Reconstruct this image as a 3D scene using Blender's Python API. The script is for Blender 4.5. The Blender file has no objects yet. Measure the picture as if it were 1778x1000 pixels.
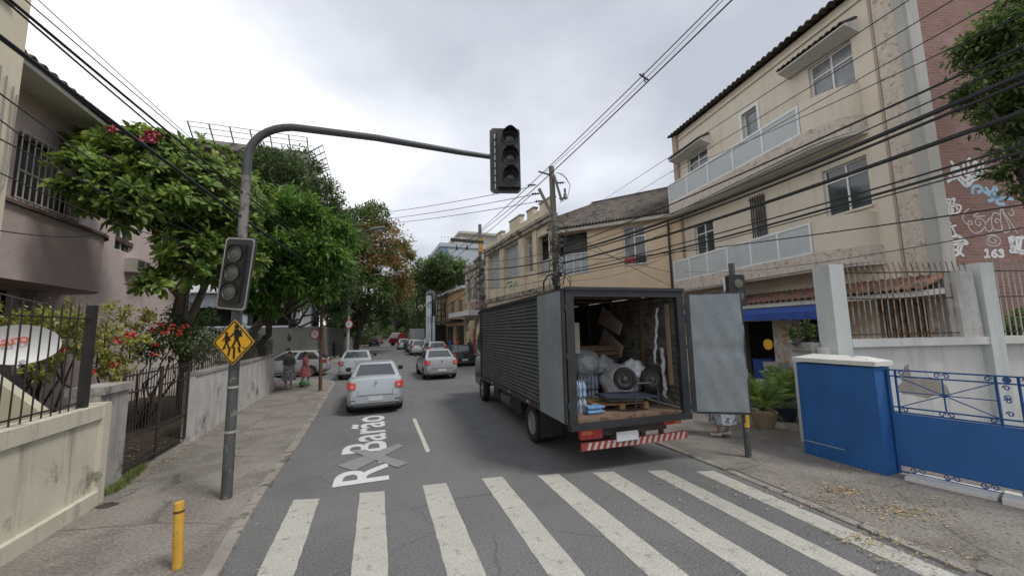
import bpy, math, random
import numpy as np
from mathutils import Vector, Matrix, Euler
R_ = math.radians
random.seed(7)
S = bpy.context.scene
col = S.collection

# ------------------------------------------------------------------ camera
FPX, PITCH, ROLL, CAMH = 652.0, R_(6.3), R_(-1.15), 2.5
cam_d = bpy.data.cameras.new("camera"); cam = bpy.data.objects.new("camera", cam_d); col.objects.link(cam)
cam_d.sensor_width = 36.0; cam_d.lens = FPX / 1778 * 36.0; cam_d.clip_end = 3000
RM = Matrix.Rotation(math.pi/2 + PITCH, 3, 'X') @ Matrix.Rotation(ROLL, 3, 'Z')
cam.matrix_world = Matrix.Translation((0, 0, CAMH)) @ RM.to_4x4()
S.camera = cam

# ------------------------------------------------------------------ world and light
EL, AZ = R_(58), R_(118)
W = bpy.data.worlds.new("World"); S.world = W; W.use_nodes = True
nt = W.node_tree; N = nt.nodes; L_ = nt.links; N.clear()
def nd(t, **k):
    n = N.new(t)
    for a, b in k.items(): setattr(n, a, b)
    return n
out = nd('ShaderNodeOutputWorld'); bg = nd('ShaderNodeBackground'); L_.new(bg.outputs[0], out.inputs[0])
sky = nd('ShaderNodeTexSky', sky_type='NISHITA', sun_disc=False, sun_elevation=EL, sun_rotation=AZ)
tc = nd('ShaderNodeTexCoord'); sep = nd('ShaderNodeSeparateXYZ'); L_.new(tc.outputs['Generated'], sep.inputs[0])
mz = nd('ShaderNodeMath', operation='MAXIMUM'); L_.new(sep.outputs[2], mz.inputs[0]); mz.inputs[1].default_value = 0.0
az = nd('ShaderNodeMath', operation='ADD'); L_.new(mz.outputs[0], az.inputs[0]); az.inputs[1].default_value = 0.22
dx = nd('ShaderNodeMath', operation='DIVIDE'); L_.new(sep.outputs[0], dx.inputs[0]); L_.new(az.outputs[0], dx.inputs[1])
dy = nd('ShaderNodeMath', operation='DIVIDE'); L_.new(sep.outputs[1], dy.inputs[0]); L_.new(az.outputs[0], dy.inputs[1])
cx = nd('ShaderNodeCombineXYZ'); L_.new(dx.outputs[0], cx.inputs[0]); L_.new(dy.outputs[0], cx.inputs[1])
n1 = nd('ShaderNodeTexNoise'); n1.inputs['Scale'].default_value = 0.70; n1.inputs['Detail'].default_value = 7; n1.inputs['Roughness'].default_value = .52
mp = nd('ShaderNodeMapping'); L_.new(cx.outputs[0], mp.inputs[0]); mp.inputs['Location'].default_value = (6.6, 9.5, 0)
L_.new(mp.outputs[0], n1.inputs['Vector'])
# broad drift: bright thin cloud to the left (west), heavier grey cloud ahead and right
hx = nd('ShaderNodeMath', operation='MULTIPLY_ADD'); L_.new(sep.outputs[0], hx.inputs[0]); hx.inputs[1].default_value = -0.25; L_.new(n1.outputs[0], hx.inputs[2])
rp = nd('ShaderNodeValToRGB'); L_.new(hx.outputs[0], rp.inputs[0])
cr = rp.color_ramp
cr.elements[0].position = 0.36; cr.elements[0].color = (3.9, 4.1, 4.65, 1)
cr.elements[1].position = 0.66; cr.elements[1].color = (8.2, 8.3, 8.5, 1)
e = cr.elements.new(.46); e.color = (4.9, 5.1, 5.65, 1)
e = cr.elements.new(.55); e.color = (6.1, 6.3, 6.8, 1)
mx = nd('ShaderNodeMixRGB'); mx.inputs[0].default_value = .93
L_.new(sky.outputs[0], mx.inputs[1]); L_.new(rp.outputs[0], mx.inputs[2])
L_.new(mx.outputs[0], bg.inputs[0]); bg.inputs[1].default_value = 0.10
sd = bpy.data.lights.new("sun", 'SUN'); sun = bpy.data.objects.new("sun", sd); col.objects.link(sun)
sd.energy = 1.5; sd.angle = R_(14); sd.color = (1, .96, .9)
sdir = Vector((math.sin(AZ)*math.cos(EL), math.cos(AZ)*math.cos(EL), math.sin(EL)))
sun.rotation_euler = sdir.to_track_quat('Z', 'Y').to_euler()
S.view_settings.view_transform = 'Standard'; S.view_settings.look = 'None'
S.view_settings.gamma = 1; S.view_settings.exposure = 0.55
S.cycles.max_bounces = 6; S.cycles.transparent_max_bounces = 12

# ------------------------------------------------------------------ measuring helpers (rays of the surveyed camera)
CP = Vector((0, 0, CAMH))
def ray(x, y): return RM @ Vector(((x-889)/FPX, (500-y)/FPX, -1.0))
def G(x, y, z=0.0):
    d = ray(x, y); return CP + d * ((z-CAMH)/d.z)
def P(x, y, Y):
    d = ray(x, y); return CP + d * (Y/d.y)

# ------------------------------------------------------------------ materials
MATS = {}
def M(name, c, rough=.8, var=.12, scale=3.0, bump=.15, metal=0.0, c2=None, c2t=.58, c2w=.06, c2s=1.2, streak=0.0, streakc=(.05,.045,.04),
      fine=0.0, fscale=180, alpha=None, spec=.5, emit=None, rand=0.0, brick=None, cracks=0.0, rib=None, trans=0.0, coat=0.0, dots=None):
    if name in MATS: return MATS[name]
    m = bpy.data.materials.new(name); m.use_nodes = True; t = m.node_tree; n = t.nodes; l = t.links
    b = n['Principled BSDF']; b.inputs['Roughness'].default_value = rough; b.inputs['Metallic'].default_value = metal
    b.inputs['Specular IOR Level'].default_value = spec
    if coat: b.inputs['Coat Weight'].default_value = coat; b.inputs['Coat Roughness'].default_value = .08
    co = n.new('ShaderNodeTexCoord').outputs['Object']
    def noise(sc, det=5, vec=None, ro=.6):
        q = n.new('ShaderNodeTexNoise'); q.inputs['Scale'].default_value = sc; q.inputs['Detail'].default_value = det; q.inputs['Roughness'].default_value = ro
        l.new(vec or co, q.inputs['Vector']); return q.outputs[0]
    def ramp(v, a, bb):
        q = n.new('ShaderNodeMapRange'); q.inputs[1].default_value = a; q.inputs[2].default_value = bb; l.new(v, q.inputs[0]); q.clamp = True; return q.outputs[0]
    def mix(f, a, bb, mode='MIX'):
        q = n.new('ShaderNodeMixRGB'); q.blend_type = mode
        for i, s in ((0, f), (1, a), (2, bb)):
            if hasattr(s, 'links') or hasattr(s, 'is_linked'): l.new(s, q.inputs[i])
            elif isinstance(s, (int, float)): q.inputs[i].default_value = s
            else: q.inputs[i].default_value = (*s, 1)
        return q.outputs[0]
    def mth(op, a, bb):
        q = n.new('ShaderNodeMath'); q.operation = op
        for i, s in ((0, a), (1, bb)):
            if isinstance(s, (int, float)): q.inputs[i].default_value = s
            else: l.new(s, q.inputs[i])
        return q.outputs[0]
    nz = noise(scale)
    v = ramp(nz, .3, .7)
    lo = tuple(max(0, x*(1-var)) for x in c); hi = tuple(x*(1+var) for x in c)
    cc = mix(v, lo, hi)
    if brick:
        bt = n.new('ShaderNodeTexBrick'); mpp = n.new('ShaderNodeMapping'); l.new(co, mpp.inputs[0]); mpp.inputs['Rotation'].default_value = (R_(90), 0, brick[3] if len(brick) > 3 else 0)
        l.new(mpp.outputs[0], bt.inputs['Vector']); bt.inputs['Scale'].default_value = 1; bt.inputs['Brick Width'].default_value = brick[0]; bt.inputs['Row Height'].default_value = brick[1]
        bt.inputs['Mortar Size'].default_value = brick[2]; bt.inputs['Color1'].default_value = (1,1,1,1); bt.inputs['Color2'].default_value = (.75,.75,.75,1); bt.inputs['Mortar'].default_value = (1.25,1.2,1.15,1)
        cc = mix(1.0, cc, bt.outputs[0], 'MULTIPLY')
    if c2 is not None:
        cc = mix(ramp(noise(c2s, 9, ro=.68), c2t, c2t+c2w), cc, c2)
    if streak:
        mp_ = n.new('ShaderNodeMapping'); l.new(co, mp_.inputs[0]); mp_.inputs['Scale'].default_value = (2.2, 2.2, .16)
        s1 = ramp(noise(2.0, 8, mp_.outputs[0], .7), .52, .8)
        cc = mix(mth('MULTIPLY', s1, streak), cc, streakc)
    if rand:
        gi = n.new('ShaderNodeNewGeometry').outputs['Random Per Island']
        hv = n.new('ShaderNodeHueSaturation'); l.new(cc, hv.inputs['Color'])
        l.new(mth('ADD', mth('MULTIPLY', gi, rand), 1-rand*.5), hv.inputs['Value'])
        l.new(mth('ADD', mth('MULTIPLY', gi, -.06), .53), hv.inputs['Hue']); cc = hv.outputs[0]
    h = nz
    if fine:
        fn = noise(fscale, 2); cc = mix(fine, cc, mix(ramp(fn, .35, .65), tuple(x*.45 for x in c), tuple(min(1, x*1.9) for x in c))); h = mth('ADD', nz, fn)
    if cracks:
        vo = n.new('ShaderNodeTexVoronoi'); vo.feature = 'DISTANCE_TO_EDGE'; vo.inputs['Scale'].default_value = .45
        wv = n.new('ShaderNodeMixRGB'); wv.inputs[0].default_value = .12; l.new(co, wv.inputs[1]); wn = n.new('ShaderNodeTexNoise'); wn.inputs['Scale'].default_value = 2.5; wn.inputs['Detail'].default_value=6; l.new(co, wn.inputs['Vector']); l.new(wn.outputs['Color'], wv.inputs[2]); l.new(wv.outputs[0], vo.inputs['Vector'])
        ck = ramp(vo.outputs['Distance'], .0, .008); ck2 = mth('MAXIMUM', ck, ramp(noise(1.3, 3), .60, .40))
        cc = mix(mth('MULTIPLY', mth('SUBTRACT', 1.0, ck2), cracks), cc, tuple(x*.3 for x in c))
    l.new(cc, b.inputs['Base Color'])
    if bump:
        bn = n.new('ShaderNodeBump'); bn.inputs['Strength'].default_value = bump; bn.inputs['Distance'].default_value = .02; 
        hh = mth('ADD', h, mth('MULTIPLY', noise(scale*14, 3), .4)); l.new(hh, bn.inputs['Height']); l.new(bn.outputs[0], b.inputs['Normal'])
    if rough < .95 and not coat:
        l.new(mth('ADD', mth('MULTIPLY', v, .16), rough-.08), b.inputs['Roughness'])
    if alpha is not None: b.inputs['Alpha'].default_value = alpha
    if trans: b.inputs['Transmission Weight'].default_value = trans
    if emit: b.inputs['Emission Color'].default_value = (*emit[0], 1); b.inputs['Emission Strength'].default_value = emit[1]
    MATS[name] = m; return m

asphalt = M('asphalt', (.142,.142,.140), .88, .15, .7, .4, fine=.40, fscale=42, c2=(.100,.100,.099), c2t=.5, c2w=.16, c2s=.5, cracks=.4)
conc = M('pavement_concrete', (.215,.197,.172), .9, .22, 1.4, .5, c2=(.135,.122,.104), c2t=.48, c2w=.10, c2s=1.5, fine=.34, fscale=30, cracks=.9)
concR = M('pavement_concrete_worn', (.20,.183,.162), .9, .2, 1.2, .5, c2=(.128,.115,.10), c2t=.48, c2w=.10, c2s=1.3, fine=.34, fscale=30, cracks=.8)
kerbm = M('kerb_stone', (.27,.25,.22), .9, .2, 3, .4, c2=(.13,.12,.1), c2t=.55, c2s=4)
paintw = M('road_paint', (.41,.40,.355), .8, .14, 3, .2, c2=(.21,.207,.195), c2t=.56, c2w=.05, c2s=5, fine=.26, fscale=42)
paintb = M('overlay_white', (.62,.62,.61), .75, .03, 8, .1, fine=.05, fscale=110)
paintg = M('overlay_grey', (.235,.235,.24), .75, .05, 8, .1, fine=.06, fscale=110)
cream_wall = M('cream_render', (.57,.535,.43), .9, .08, 2, .35, c2=(.16,.145,.11), c2t=.62, c2w=.12, c2s=1.5, streak=.9)
weather = M('weathered_cement', (.36,.345,.32), .92, .2, 3, .5, c2=(.09,.088,.08), c2t=.5, c2w=.12, c2s=1.6, streak=.6)
weather_l = M('weathered_whitewash', (.50,.49,.46), .92, .14, 3, .5, c2=(.16,.155,.14), c2t=.56, c2w=.12, c2s=1.8, streak=.7)
grey_wall = M('grey_render', (.235,.235,.205), .92, .1, 1, .3, streak=.5)
pink = M('pink_stucco', (.64,.52,.49), .95, .06, 2, .9, c2=(.56,.45,.43), c2t=.5, c2w=.3, c2s=5, streak=.15)
leftcream = M('pale_yellow_paint', (.68,.61,.46), .85, .05, 1, .1, streak=.25)
offwhite = M('offwhite_paint', (.62,.61,.58), .8, .08, 2, .15, streak=.4)
white_paint = M('white_paint', (.72,.73,.73), .55, .05, 2, .05)
beige = M('beige_paint', (.66,.585,.48), .9, .06, 1.2, .15, streak=.35, streakc=(.3,.22,.16))
beige_rough = M('beige_granular_render', (.60,.53,.45), .95, .14, 9, 1.0, c2=(.40,.30,.24), c2t=.55, c2w=.06, c2s=7, streak=.25, streakc=(.3,.24,.2))
greystrip = M('grey_pilaster_paint', (.42,.41,.38), .9, .08, 2, .3, streak=.5)
orange_p = M('peach_paint', (.66,.51,.355), .9, .06, 1.5, .2, streak=.3, streakc=(.3,.2,.13))
orange_f = M('peach_paint_aged', (.62,.52,.385), .9, .1, 1.5, .3, c2=(.3,.26,.2), c2t=.6, streak=.7, streakc=(.14,.12,.1))
mould = M('mouldy_cornice', (.33,.29,.23), .9, .3, 4, .5, c2=(.08,.075,.065), c2t=.5, streak=.8)
brickm = M('red_brick', (.30,.155,.13), .95, .12, 1.2, .35, brick=(.24,.075,.008), c2=(.36,.25,.22), c2t=.56, c2w=.25, c2s=.9)
rooft = M('old_clay_tile', (.13,.11,.095), .95, .3, 5, .5, c2=(.06,.055,.05), c2t=.5, c2s=2.5)
roofred = M('terracotta_tile', (.19,.10,.07), .9, .3, 5, .5, c2=(.08,.07,.06), c2t=.52, c2s=3)
bluep = M('blue_paint', (.018,.105,.31), .6, .14, 1.3, .12, c2=(.10,.18,.31), c2t=.665, c2w=.03, c2s=7, streak=.3, streakc=(.008,.05,.16))
bluem = M('blue_iron_paint', (.012,.07,.22), .5, .1, 6, .1)
white_cap = M('white_cap_stone', (.60,.59,.56), .85, .08, 3, .3, c2=(.25,.24,.22), c2t=.62, c2s=3, streak=.3)
mint = M('pale_grey_green_paint', (.53,.56,.54), .85, .06, 2, .15, streak=.35)
bare = M('bare_cement_patch', (.30,.275,.235), .95, .15, 6, .4)
dark = M('dark_void', (.012,.012,.012), .9, .0, 1, 0)
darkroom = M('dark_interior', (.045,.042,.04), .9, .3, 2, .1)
iron = M('black_iron', (.022,.021,.02), .6, .2, 6, .1)
rust_iron = M('rusty_pale_iron', (.35,.29,.24), .8, .15, 6, .3, c2=(.22,.095,.022), c2t=.5, c2w=.1, c2s=5)
rust_dark = M('rusty_brown_iron', (.06,.04,.03), .8, .3, 6, .3)
glass = M('window_glass', (.05,.06,.065), .08, .2, 1, 0, spec=.9)
glass_grey = M('frosted_glass', (.36,.39,.40), .3, .05, 1, 0, spec=.6)
glass_curt = M('curtained_glass', (.18,.19,.20), .2, .35, 3, 0, spec=.7)
panel = M('frosted_panel', (.50,.52,.515), .5, .06, .7, 0, spec=.35, streak=.15)
polem = M('utility_pole_concrete', (.17,.155,.14), .95, .15, 5, .4, streak=.5)
poleg = M('signal_pole_concrete', (.22,.21,.20), .8, .12, 5, .2, c2=(.10,.10,.10), c2t=.52, c2s=4)
poled = M('signal_pole_dark', (.08,.082,.083), .75, .25, 4, .3, c2=(.19,.19,.185), c2t=.57, c2w=.04, c2s=7, streak=.4)
armm = M('signal_arm_steel', (.07,.073,.078), .5, .12, 5, .1)
black_pl = M('black_plastic', (.018,.018,.019), .45, .15, 5, .05)
grey_pl = M('grey_plate', (.05,.05,.052), .5, .1, 4, .05)
lens = M('unlit_lens', (.085,.09,.09), .25, .25, 30, .3, spec=.8)
yellow = M('sign_yellow', (.78,.42,.02), .4, .04, 3, .02)
yellow_b = M('bollard_yellow', (.60,.34,.045), .75, .14, 6, .3, c2=(.16,.11,.06), c2t=.61, c2w=.03, c2s=14, streak=.3)
wood_brown = M('brown_wood', (.10,.055,.035), .85, .2, 6, .3)
cablem = M('cable_black', (.014,.015,.017), .6, .1, 4, 0)
bark = M('bark', (.085,.068,.05), .95, .3, 8, .8, c2=(.04,.035,.03), c2t=.5, c2s=6)
def leafm(name, c, rand=.9, rough=.5):
    m = M(name, c, rough, .35, 1.1, 0, rand=rand, spec=.35); t = m.node_tree; b = t.nodes['Principled BSDF']
    tr = t.nodes.new('ShaderNodeBsdfTranslucent'); mx_ = t.nodes.new('ShaderNodeMixShader'); mx_.inputs[0].default_value = .35
    hs = t.nodes.new('ShaderNodeHueSaturation'); hs.inputs['Value'].default_value = 1.5; hs.inputs['Hue'].default_value = .485; src = b.inputs['Base Color'].links[0].from_socket
    t.links.new(src, hs.inputs['Color']); t.links.new(hs.outputs[0], tr.inputs[0]); o = t.nodes['Material Output']; t.links.new(b.outputs[0], mx_.inputs[1]); t.links.new(tr.outputs[0], mx_.inputs[2]); t.links.new(mx_.outputs[0], o.inputs[0]); return m
leaf_fr = leafm('frangipani_leaf', (.15,.235,.05), 1.2)
leaf_br = leafm('bright_leaf', (.10,.205,.04), .9)
leaf_dk = leafm('dark_leaf', (.085,.13,.05), .8)
leaf_md = leafm('mid_leaf', (.10,.155,.05), .9)
leaf_or = leafm('flush_orange_leaf', (.30,.17,.065), .7)
leaf_yg = leafm('variegated_leaf', (.32,.34,.08), .9)
leaf_palm = leafm('palm_leaf', (.16,.25,.06), .9)
red_f = M('red_petals', (.55,.05,.03), .6, .2, 9, 0, rand=.4)
pinkf = M('pink_petals', (.5,.10,.14), .6, .2, 9, 0, rand=.4)
dryleaf = M('dry_leaf', (.34,.27,.15), .9, .3, 9, 0, rand=.9)
grassm = M('grass_blade', (.16,.20,.06), .8, .3, 3, 0, rand=.8)
galv = M('galvanised_sheet', (.25,.275,.29), .55, .12, 1.2, .12, metal=.35, c2=(.20,.225,.235), c2t=.52, c2w=.2, c2s=2.2, fine=.1, fscale=30, streak=.5, streakc=(.12,.13,.13))
truck_dark = M('truck_side_paint', (.040,.042,.044), .5, .3, 1.6, .1, c2=(.075,.078,.08), c2t=.52, c2w=.12, c2s=2.5)
truck_frame = M('truck_frame_paint', (.025,.026,.028), .5, .3, 4, .15, c2=(.06,.045,.035), c2t=.6, c2s=6)
truck_in = M('truck_inner_sheet', (.16,.15,.13), .7, .2, 2, .1, c2=(.09,.08,.065), c2t=.5, c2s=2.5)
wood_floor = M('plank_floor', (.19,.125,.085), .9, .2, 4, .3, c2=(.10,.06,.04), c2t=.52, c2s=4)
pine = M('pallet_pine', (.34,.20,.10), .85, .2, 6, .3)
cardboard = M('cardboard', (.30,.22,.17), .9, .08, 3, .1)
tyre = M('tyre_rubber', (.022,.021,.02), .85, .2, 8, .2)
rimm = M('wheel_rim_steel', (.28,.26,.23), .5, .2, 8, .1, metal=.3)
bag = M('plastic_film', (.42,.43,.45), .25, .25, 9, .9, spec=.9, streak=0)
blue_bottle = M('blue_bottle_plastic', (.12,.25,.42), .2, .35, 14, .3, spec=.8)
pale_bottle = M('clear_bottle_plastic', (.33,.38,.44), .2, .35, 14, .3, spec=.8)
redl = M('red_lens', (.22,.025,.022), .25, .15, 20, 0, emit=((1,.05,.04), .04))
redl_on = M('brake_lens_lit', (.45,.035,.035), .25, .3, 25, 0, emit=((1,.12,.08), .09))
orl = M('orange_lens', (.55,.14,.05), .3, .15, 20, 0)
redst = M('red_stripe', (.30,.04,.037), .5, .12, 9, 0)
whst = M('white_stripe', (.40,.38,.35), .5, .12, 9, 0)
plate = M('blank_plate', (.55,.56,.57), .5, .1, 20, 0)
plate_g = M('plate_grey', (.2,.2,.2), .5, .1, 20, 0)
skin1 = M('skin', (.36,.22,.15), .6, .05, 5, 0)
skin2 = M('skin_dark', (.20,.115,.075), .6, .05, 5, 0)
hairm = M('hair_dark', (.02,.015,.012), .7, .3, 20, .3)
awn = M('blue_awning_cloth', (.03,.075,.30), .8, .1, 3, .1)
def cloth(n_, c, **k): return M(n_, c, .9, .12, 8, .2, **k)
terra = M('clay_pot', (.33,.24,.17), .9, .15, 6, .2)

# ------------------------------------------------------------------ mesh helpers
class Fr:
    """local frame: x along heading (0 = +Y world), y to the LEFT of heading, z up"""
    def __init__(s, o, hd=0.0, z=0.0):
        s.o = Vector((o[0], o[1], z)); s.h = hd
        s.u = Vector((math.sin(hd), math.cos(hd), 0)); s.v = Vector((-math.cos(hd), math.sin(hd), 0))
    def p(s, x, y, z): return s.o + s.u*x + s.v*y + Vector((0, 0, z))
    def uv(s, px, py, y=0.0):
        d = ray(px, py); o = s.o + s.v*y
        t = (s.v.dot(o) - s.v.x*CP.x - s.v.y*CP.y) / (s.v.dot(Vector((d.x, d.y, 0))))
        q = CP + d*t; return (q - s.o).dot(s.u), q.z - s.o.z
ID = Fr((0, 0), math.pi/2)   # x = world X, y = world Y
class MB:
    def __init__(s): s.V = []; s.F = []; s.m = []; s.cur = 0
    def add(s, vs, fs):
        b = len(s.V); s.V += [tuple(v) for v in vs]
        for f in fs: s.F.append(tuple(i+b for i in f)); s.m.append(s.cur)
    def quad(s, a, b, c, d): s.add([a, b, c, d], [(0, 1, 2, 3)])
    def box(s, fr, x0, x1, y0, y1, z0, z1):
        vs = [fr.p(x, y, z) for z in (z0, z1) for y in (y0, y1) for x in (x0, x1)]
        s.add(vs, [(0, 2, 3, 1), (4, 5, 7, 6), (0, 1, 5, 4), (2, 6, 7, 3), (0, 4, 6, 2), (1, 3, 7, 5)])
    def bar(s, a, b, w, h=None, up=(0, 0, 1)):
        a = Vector(a); b = Vector(b); h = h or w; d = (b-a).normalized(); up = Vector(up)
        if abs(d.dot(up)) > .98: up = Vector((1, 0, 0))
        r = d.cross(up).normalized(); q = r.cross(d).normalized()
        vs = [p + r*(i*w/2) + q*(j*h/2) for p in (a, b) for (i, j) in ((-1, -1), (1, -1), (1, 1), (-1, 1))]
        s.add(vs, [(0, 3, 2, 1), (4, 5, 6, 7), (0, 1, 5, 4), (1, 2, 6, 5), (2, 3, 7, 6), (3, 0, 4, 7)])
    def tube(s, pts, rad, n=8, cap=True):
        pts = [Vector(p) for p in pts]; k = len(pts)
        rr = rad if isinstance(rad, (list, tuple)) else [rad]*k
        up = Vector((0, 0, 1)); d0 = (pts[1]-pts[0]).normalized()
        if abs(d0.dot(up)) > .9: up = Vector((1, 0, 0))
        r = d0.cross(up).normalized(); vs = []; fs = []
        for i, p in enumerate(pts):
            d = (pts[min(i+1, k-1)] - pts[max(i-1, 0)]).normalized()
            r = (r - d*r.dot(d)); r = r.normalized() if r.length > 1e-6 else d.orthogonal().normalized(); q = d.cross(r)
            for j in range(n):
                a = 2*math.pi*j/n; vs.append(p + (r*math.cos(a) + q*math.sin(a))*rr[i])
        for i in range(k-1):
            for j in range(n): fs.append((i*n+j, i*n+(j+1) % n, (i+1)*n+(j+1) % n, (i+1)*n+j))
        if cap: fs += [tuple(range(n-1, -1, -1)), tuple((k-1)*n+j for j in range(n))]
        s.add(vs, fs)
    def lathe(s, o, axis, prof, n=20):
        o = Vector(o); ax = Vector(axis).normalized(); r = ax.orthogonal().normalized(); q = ax.cross(r); vs = []; fs = []
        for (h, rad) in prof:
            for j in range(n):
                a = 2*math.pi*j/n; vs.append(o + ax*h + (r*math.cos(a)+q*math.sin(a))*rad)
        for i in range(len(prof)-1):
            for j in range(n): fs.append((i*n+j, i*n+(j+1) % n, (i+1)*n+(j+1) % n, (i+1)*n+j))
        fs += [tuple(range(n-1, -1, -1)), tuple((len(prof)-1)*n+j for j in range(n))]
        s.add(vs, fs)
    def prism(s, pts, off):
        """pts: planar polygon; off: extrusion vector"""
        pts = [Vector(p) for p in pts]; off = Vector(off); n = len(pts)
        s.add(pts + [p+off for p in pts], [tuple(range(n-1, -1, -1)), tuple(range(n, 2*n))] + [(i, (i+1) % n, (i+1) % n+n, i+n) for i in range(n)])
    def grid(s, rows, close=False):
        n = len(rows[0]); vs = [p for r in rows for p in r]; fs = []
        for i in range(len(rows)-1):
            for j in range(n if close else n-1): fs.append((i*n+j, i*n+(j+1) % n, (i+1)*n+(j+1) % n, (i+1)*n+j))
        s.add(vs, fs)
    def ball(s, c, rx, ry, rz, n=12, k=8):
        c = Vector(c); rows = []
        for i in range(k+1):
            t = math.pi*i/k; rows.append([c + Vector((rx*math.sin(t)*math.cos(2*math.pi*j/n), ry*math.sin(t)*math.sin(2*math.pi*j/n), rz*math.cos(t))) for j in range(n)])
        s.grid(rows, True)
    def build(s, name, mat, root=None, smooth=False, sub=0):
        me = bpy.data.meshes.new(name)
        off = Vector(ROOTLOC.get(root.name, (0, 0, 0))) if root else Vector((0, 0, 0))
        if not root:
            A = np.array(s.V); off = Vector(((A[:, 0].min()+A[:, 0].max())/2, (A[:, 1].min()+A[:, 1].max())/2, A[:, 2].min()))
        me.from_pydata([tuple(Vector(v)-off) for v in s.V], [], s.F)
        for mm in (mat if isinstance(mat, (list, tuple)) else [mat]): me.materials.append(mm)
        if isinstance(mat, (list, tuple)): me.polygons.foreach_set('material_index', s.m)
        if smooth:
            me.polygons.foreach_set('use_smooth', [True]*len(s.F))
            if smooth != 'all': me.set_sharp_from_angle(angle=R_(38))
        me.update(); o = bpy.data.objects.new(name, me); col.objects.link(o)
        if root: o.parent = root; ROOTLOC[o.name] = ROOTLOC.get(root.name, (0, 0, 0))
        else: o.location = off; ROOTLOC[o.name] = tuple(off)
        return o
ROOTLOC = {}
def tag(o, label=None, cat=None, group=None, kind=None):
    if label: o['label'] = label
    if cat: o['category'] = cat
    if group: o['group'] = group
    if kind: o['kind'] = kind
    return o
def thing(name, loc, label, cat, group=None):
    o = bpy.data.objects.new(name, None); col.objects.link(o); o.location = loc; o.empty_display_size = .2
    ROOTLOC[o.name] = tuple(loc); return tag(o, label, cat, group)
def kids(o): return [c for c in bpy.data.objects if c.parent == o]
def copy_tree(o, parent=None):
    ch = KID.get(o.name) or kids(o); KID[o.name] = ch
    c = o.copy(); col.objects.link(c)
    if parent: c.parent = parent
    for k in ch: copy_tree(k, c)
    return c
KID = {}
def struct(mb, name, mat, **k): return tag(mb.build(name, mat, **k), name.replace('_', ' '), None, None, 'structure')

def wall(mb, fr, x0, x1, z0, z1, y, holes, depth, sgn):
    """front sheet at y with rectangular holes (xa,xb,za,zb) and reveals running 'depth' inwards (sgn = inward direction of y)"""
    xs = sorted({x0, x1, *[v for h in holes for v in h[:2]]}); zs = sorted({z0, z1, *[v for h in holes for v in h[2:4]]})
    for i in range(len(xs)-1):
        for j in range(len(zs)-1):
            cx_, cz_ = (xs[i]+xs[i+1])/2, (zs[j]+zs[j+1])/2
            if any(h[0] < cx_ < h[1] and h[2] < cz_ < h[3] for h in holes): continue
            mb.quad(fr.p(xs[i], y, zs[j]), fr.p(xs[i+1], y, zs[j]), fr.p(xs[i+1], y, zs[j+1]), fr.p(xs[i], y, zs[j+1]))
    for (a, b, c, d) in [h[:4] for h in holes]:
        y2 = y + sgn*depth
        for (p, q) in (((a, c), (b, c)), ((b, c), (b, d)), ((b, d), (a, d)), ((a, d), (a, c))):
            mb.quad(fr.p(p[0], y, p[1]), fr.p(q[0], y, q[1]), fr.p(q[0], y2, q[1]), fr.p(p[0], y2, p[1]))
def window(fr, h, y, sgn, root, nx=2, nz=1, fm=None, gm=None, t=.05, sill=None, rail=None, label=None):
    """framed window in hole h, set back from wall face y"""
    a, b, c, d = h; yy = y + sgn*.10; m = MB(); fm = fm or white_paint; gm = gm or glass
    ya, yb = sorted((yy, yy+sgn*.05))
    m.box(fr, a, a+t, ya, yb, c, d); m.box(fr, b-t, b, ya, yb, c, d); m.box(fr, a+t, b-t, ya, yb, c, c+t); m.box(fr, a+t, b-t, ya, yb, d-t, d)
    for i in range(1, nx): x = a+(b-a)*i/nx; m.box(fr, x-t/2, x+t/2, ya, yb, c+t, d-t)
    for j in ([rail] if rail else [k/nz for k in range(1, nz)]):
        z = c+(d-c)*j; 
        for i in range(nx):
            xa = a+(b-a)*i/nx + (t if i == 0 else t/2); xb = a+(b-a)*(i+1)/nx - (t if i == nx-1 else t/2)
            m.box(fr, xa, xb, ya, yb, z-t/2, z+t/2)
    w = m.build('window', fm, root)
    if label: w['label'] = label
    g_ = MB(); yg = yy + sgn*.03; g_.box(fr, a+t*.6, b-t*.6, min(yg, yg+sgn*.01), max(yg, yg+sgn*.01), c+t*.6, d-t*.6); g_.build('pane', gm, w)
    if sill:
        s_ = MB(); s1, s2 = sorted((y-sgn*.06, y+sgn*.1)); s_.box(fr, a-.05, b+.05, s1, s2, c-.06, c-.003); s_.build('sill', sill, w)
    return w
def tiles(mb, fr, x0, x1, ya, za, yb, zb, pitch=.22, amp=.045, th=.03):
    """corrugated tile sheet from eave (ya,za) to ridge (yb,zb)"""
    n = max(2, int(abs(x1-x0)/pitch)*6); rows = []; low = []
    for (y, z) in ((ya, za), ((ya+yb)/2, (za+zb)/2), (yb, zb)):
        rows.append([fr.p(x0+(x1-x0)*i/n, y, z + amp*abs(math.sin(math.pi*i/6))*1.6) for i in range(n+1)])
        low.append([Vector(p)-Vector((0, 0, th)) for p in rows[-1]])
    mb.grid(rows); mb.grid(low); mb.grid([rows[0], low[0]]); mb.grid([[r[0] for r in rows], [r[0] for r in low]]); mb.grid([[r[-1] for r in rows], [r[-1] for r in low]])
def ribbon(mb, pts, w, th=None, n=None):
    """flat ribbon of width w along 3-D points lying on a plane with normal n, raised 4 mm"""
    n = Vector(n).normalized(); pts = [Vector(p)+n*.004 for p in pts]; L = []; Rr = []
    for i, p in enumerate(pts):
        d = (pts[min(i+1, len(pts)-1)] - pts[max(i-1, 0)]).normalized(); q = d.cross(n).normalized(); L.append(p+q*w/2); Rr.append(p-q*w/2)
    mb.grid([L, Rr])

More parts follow.
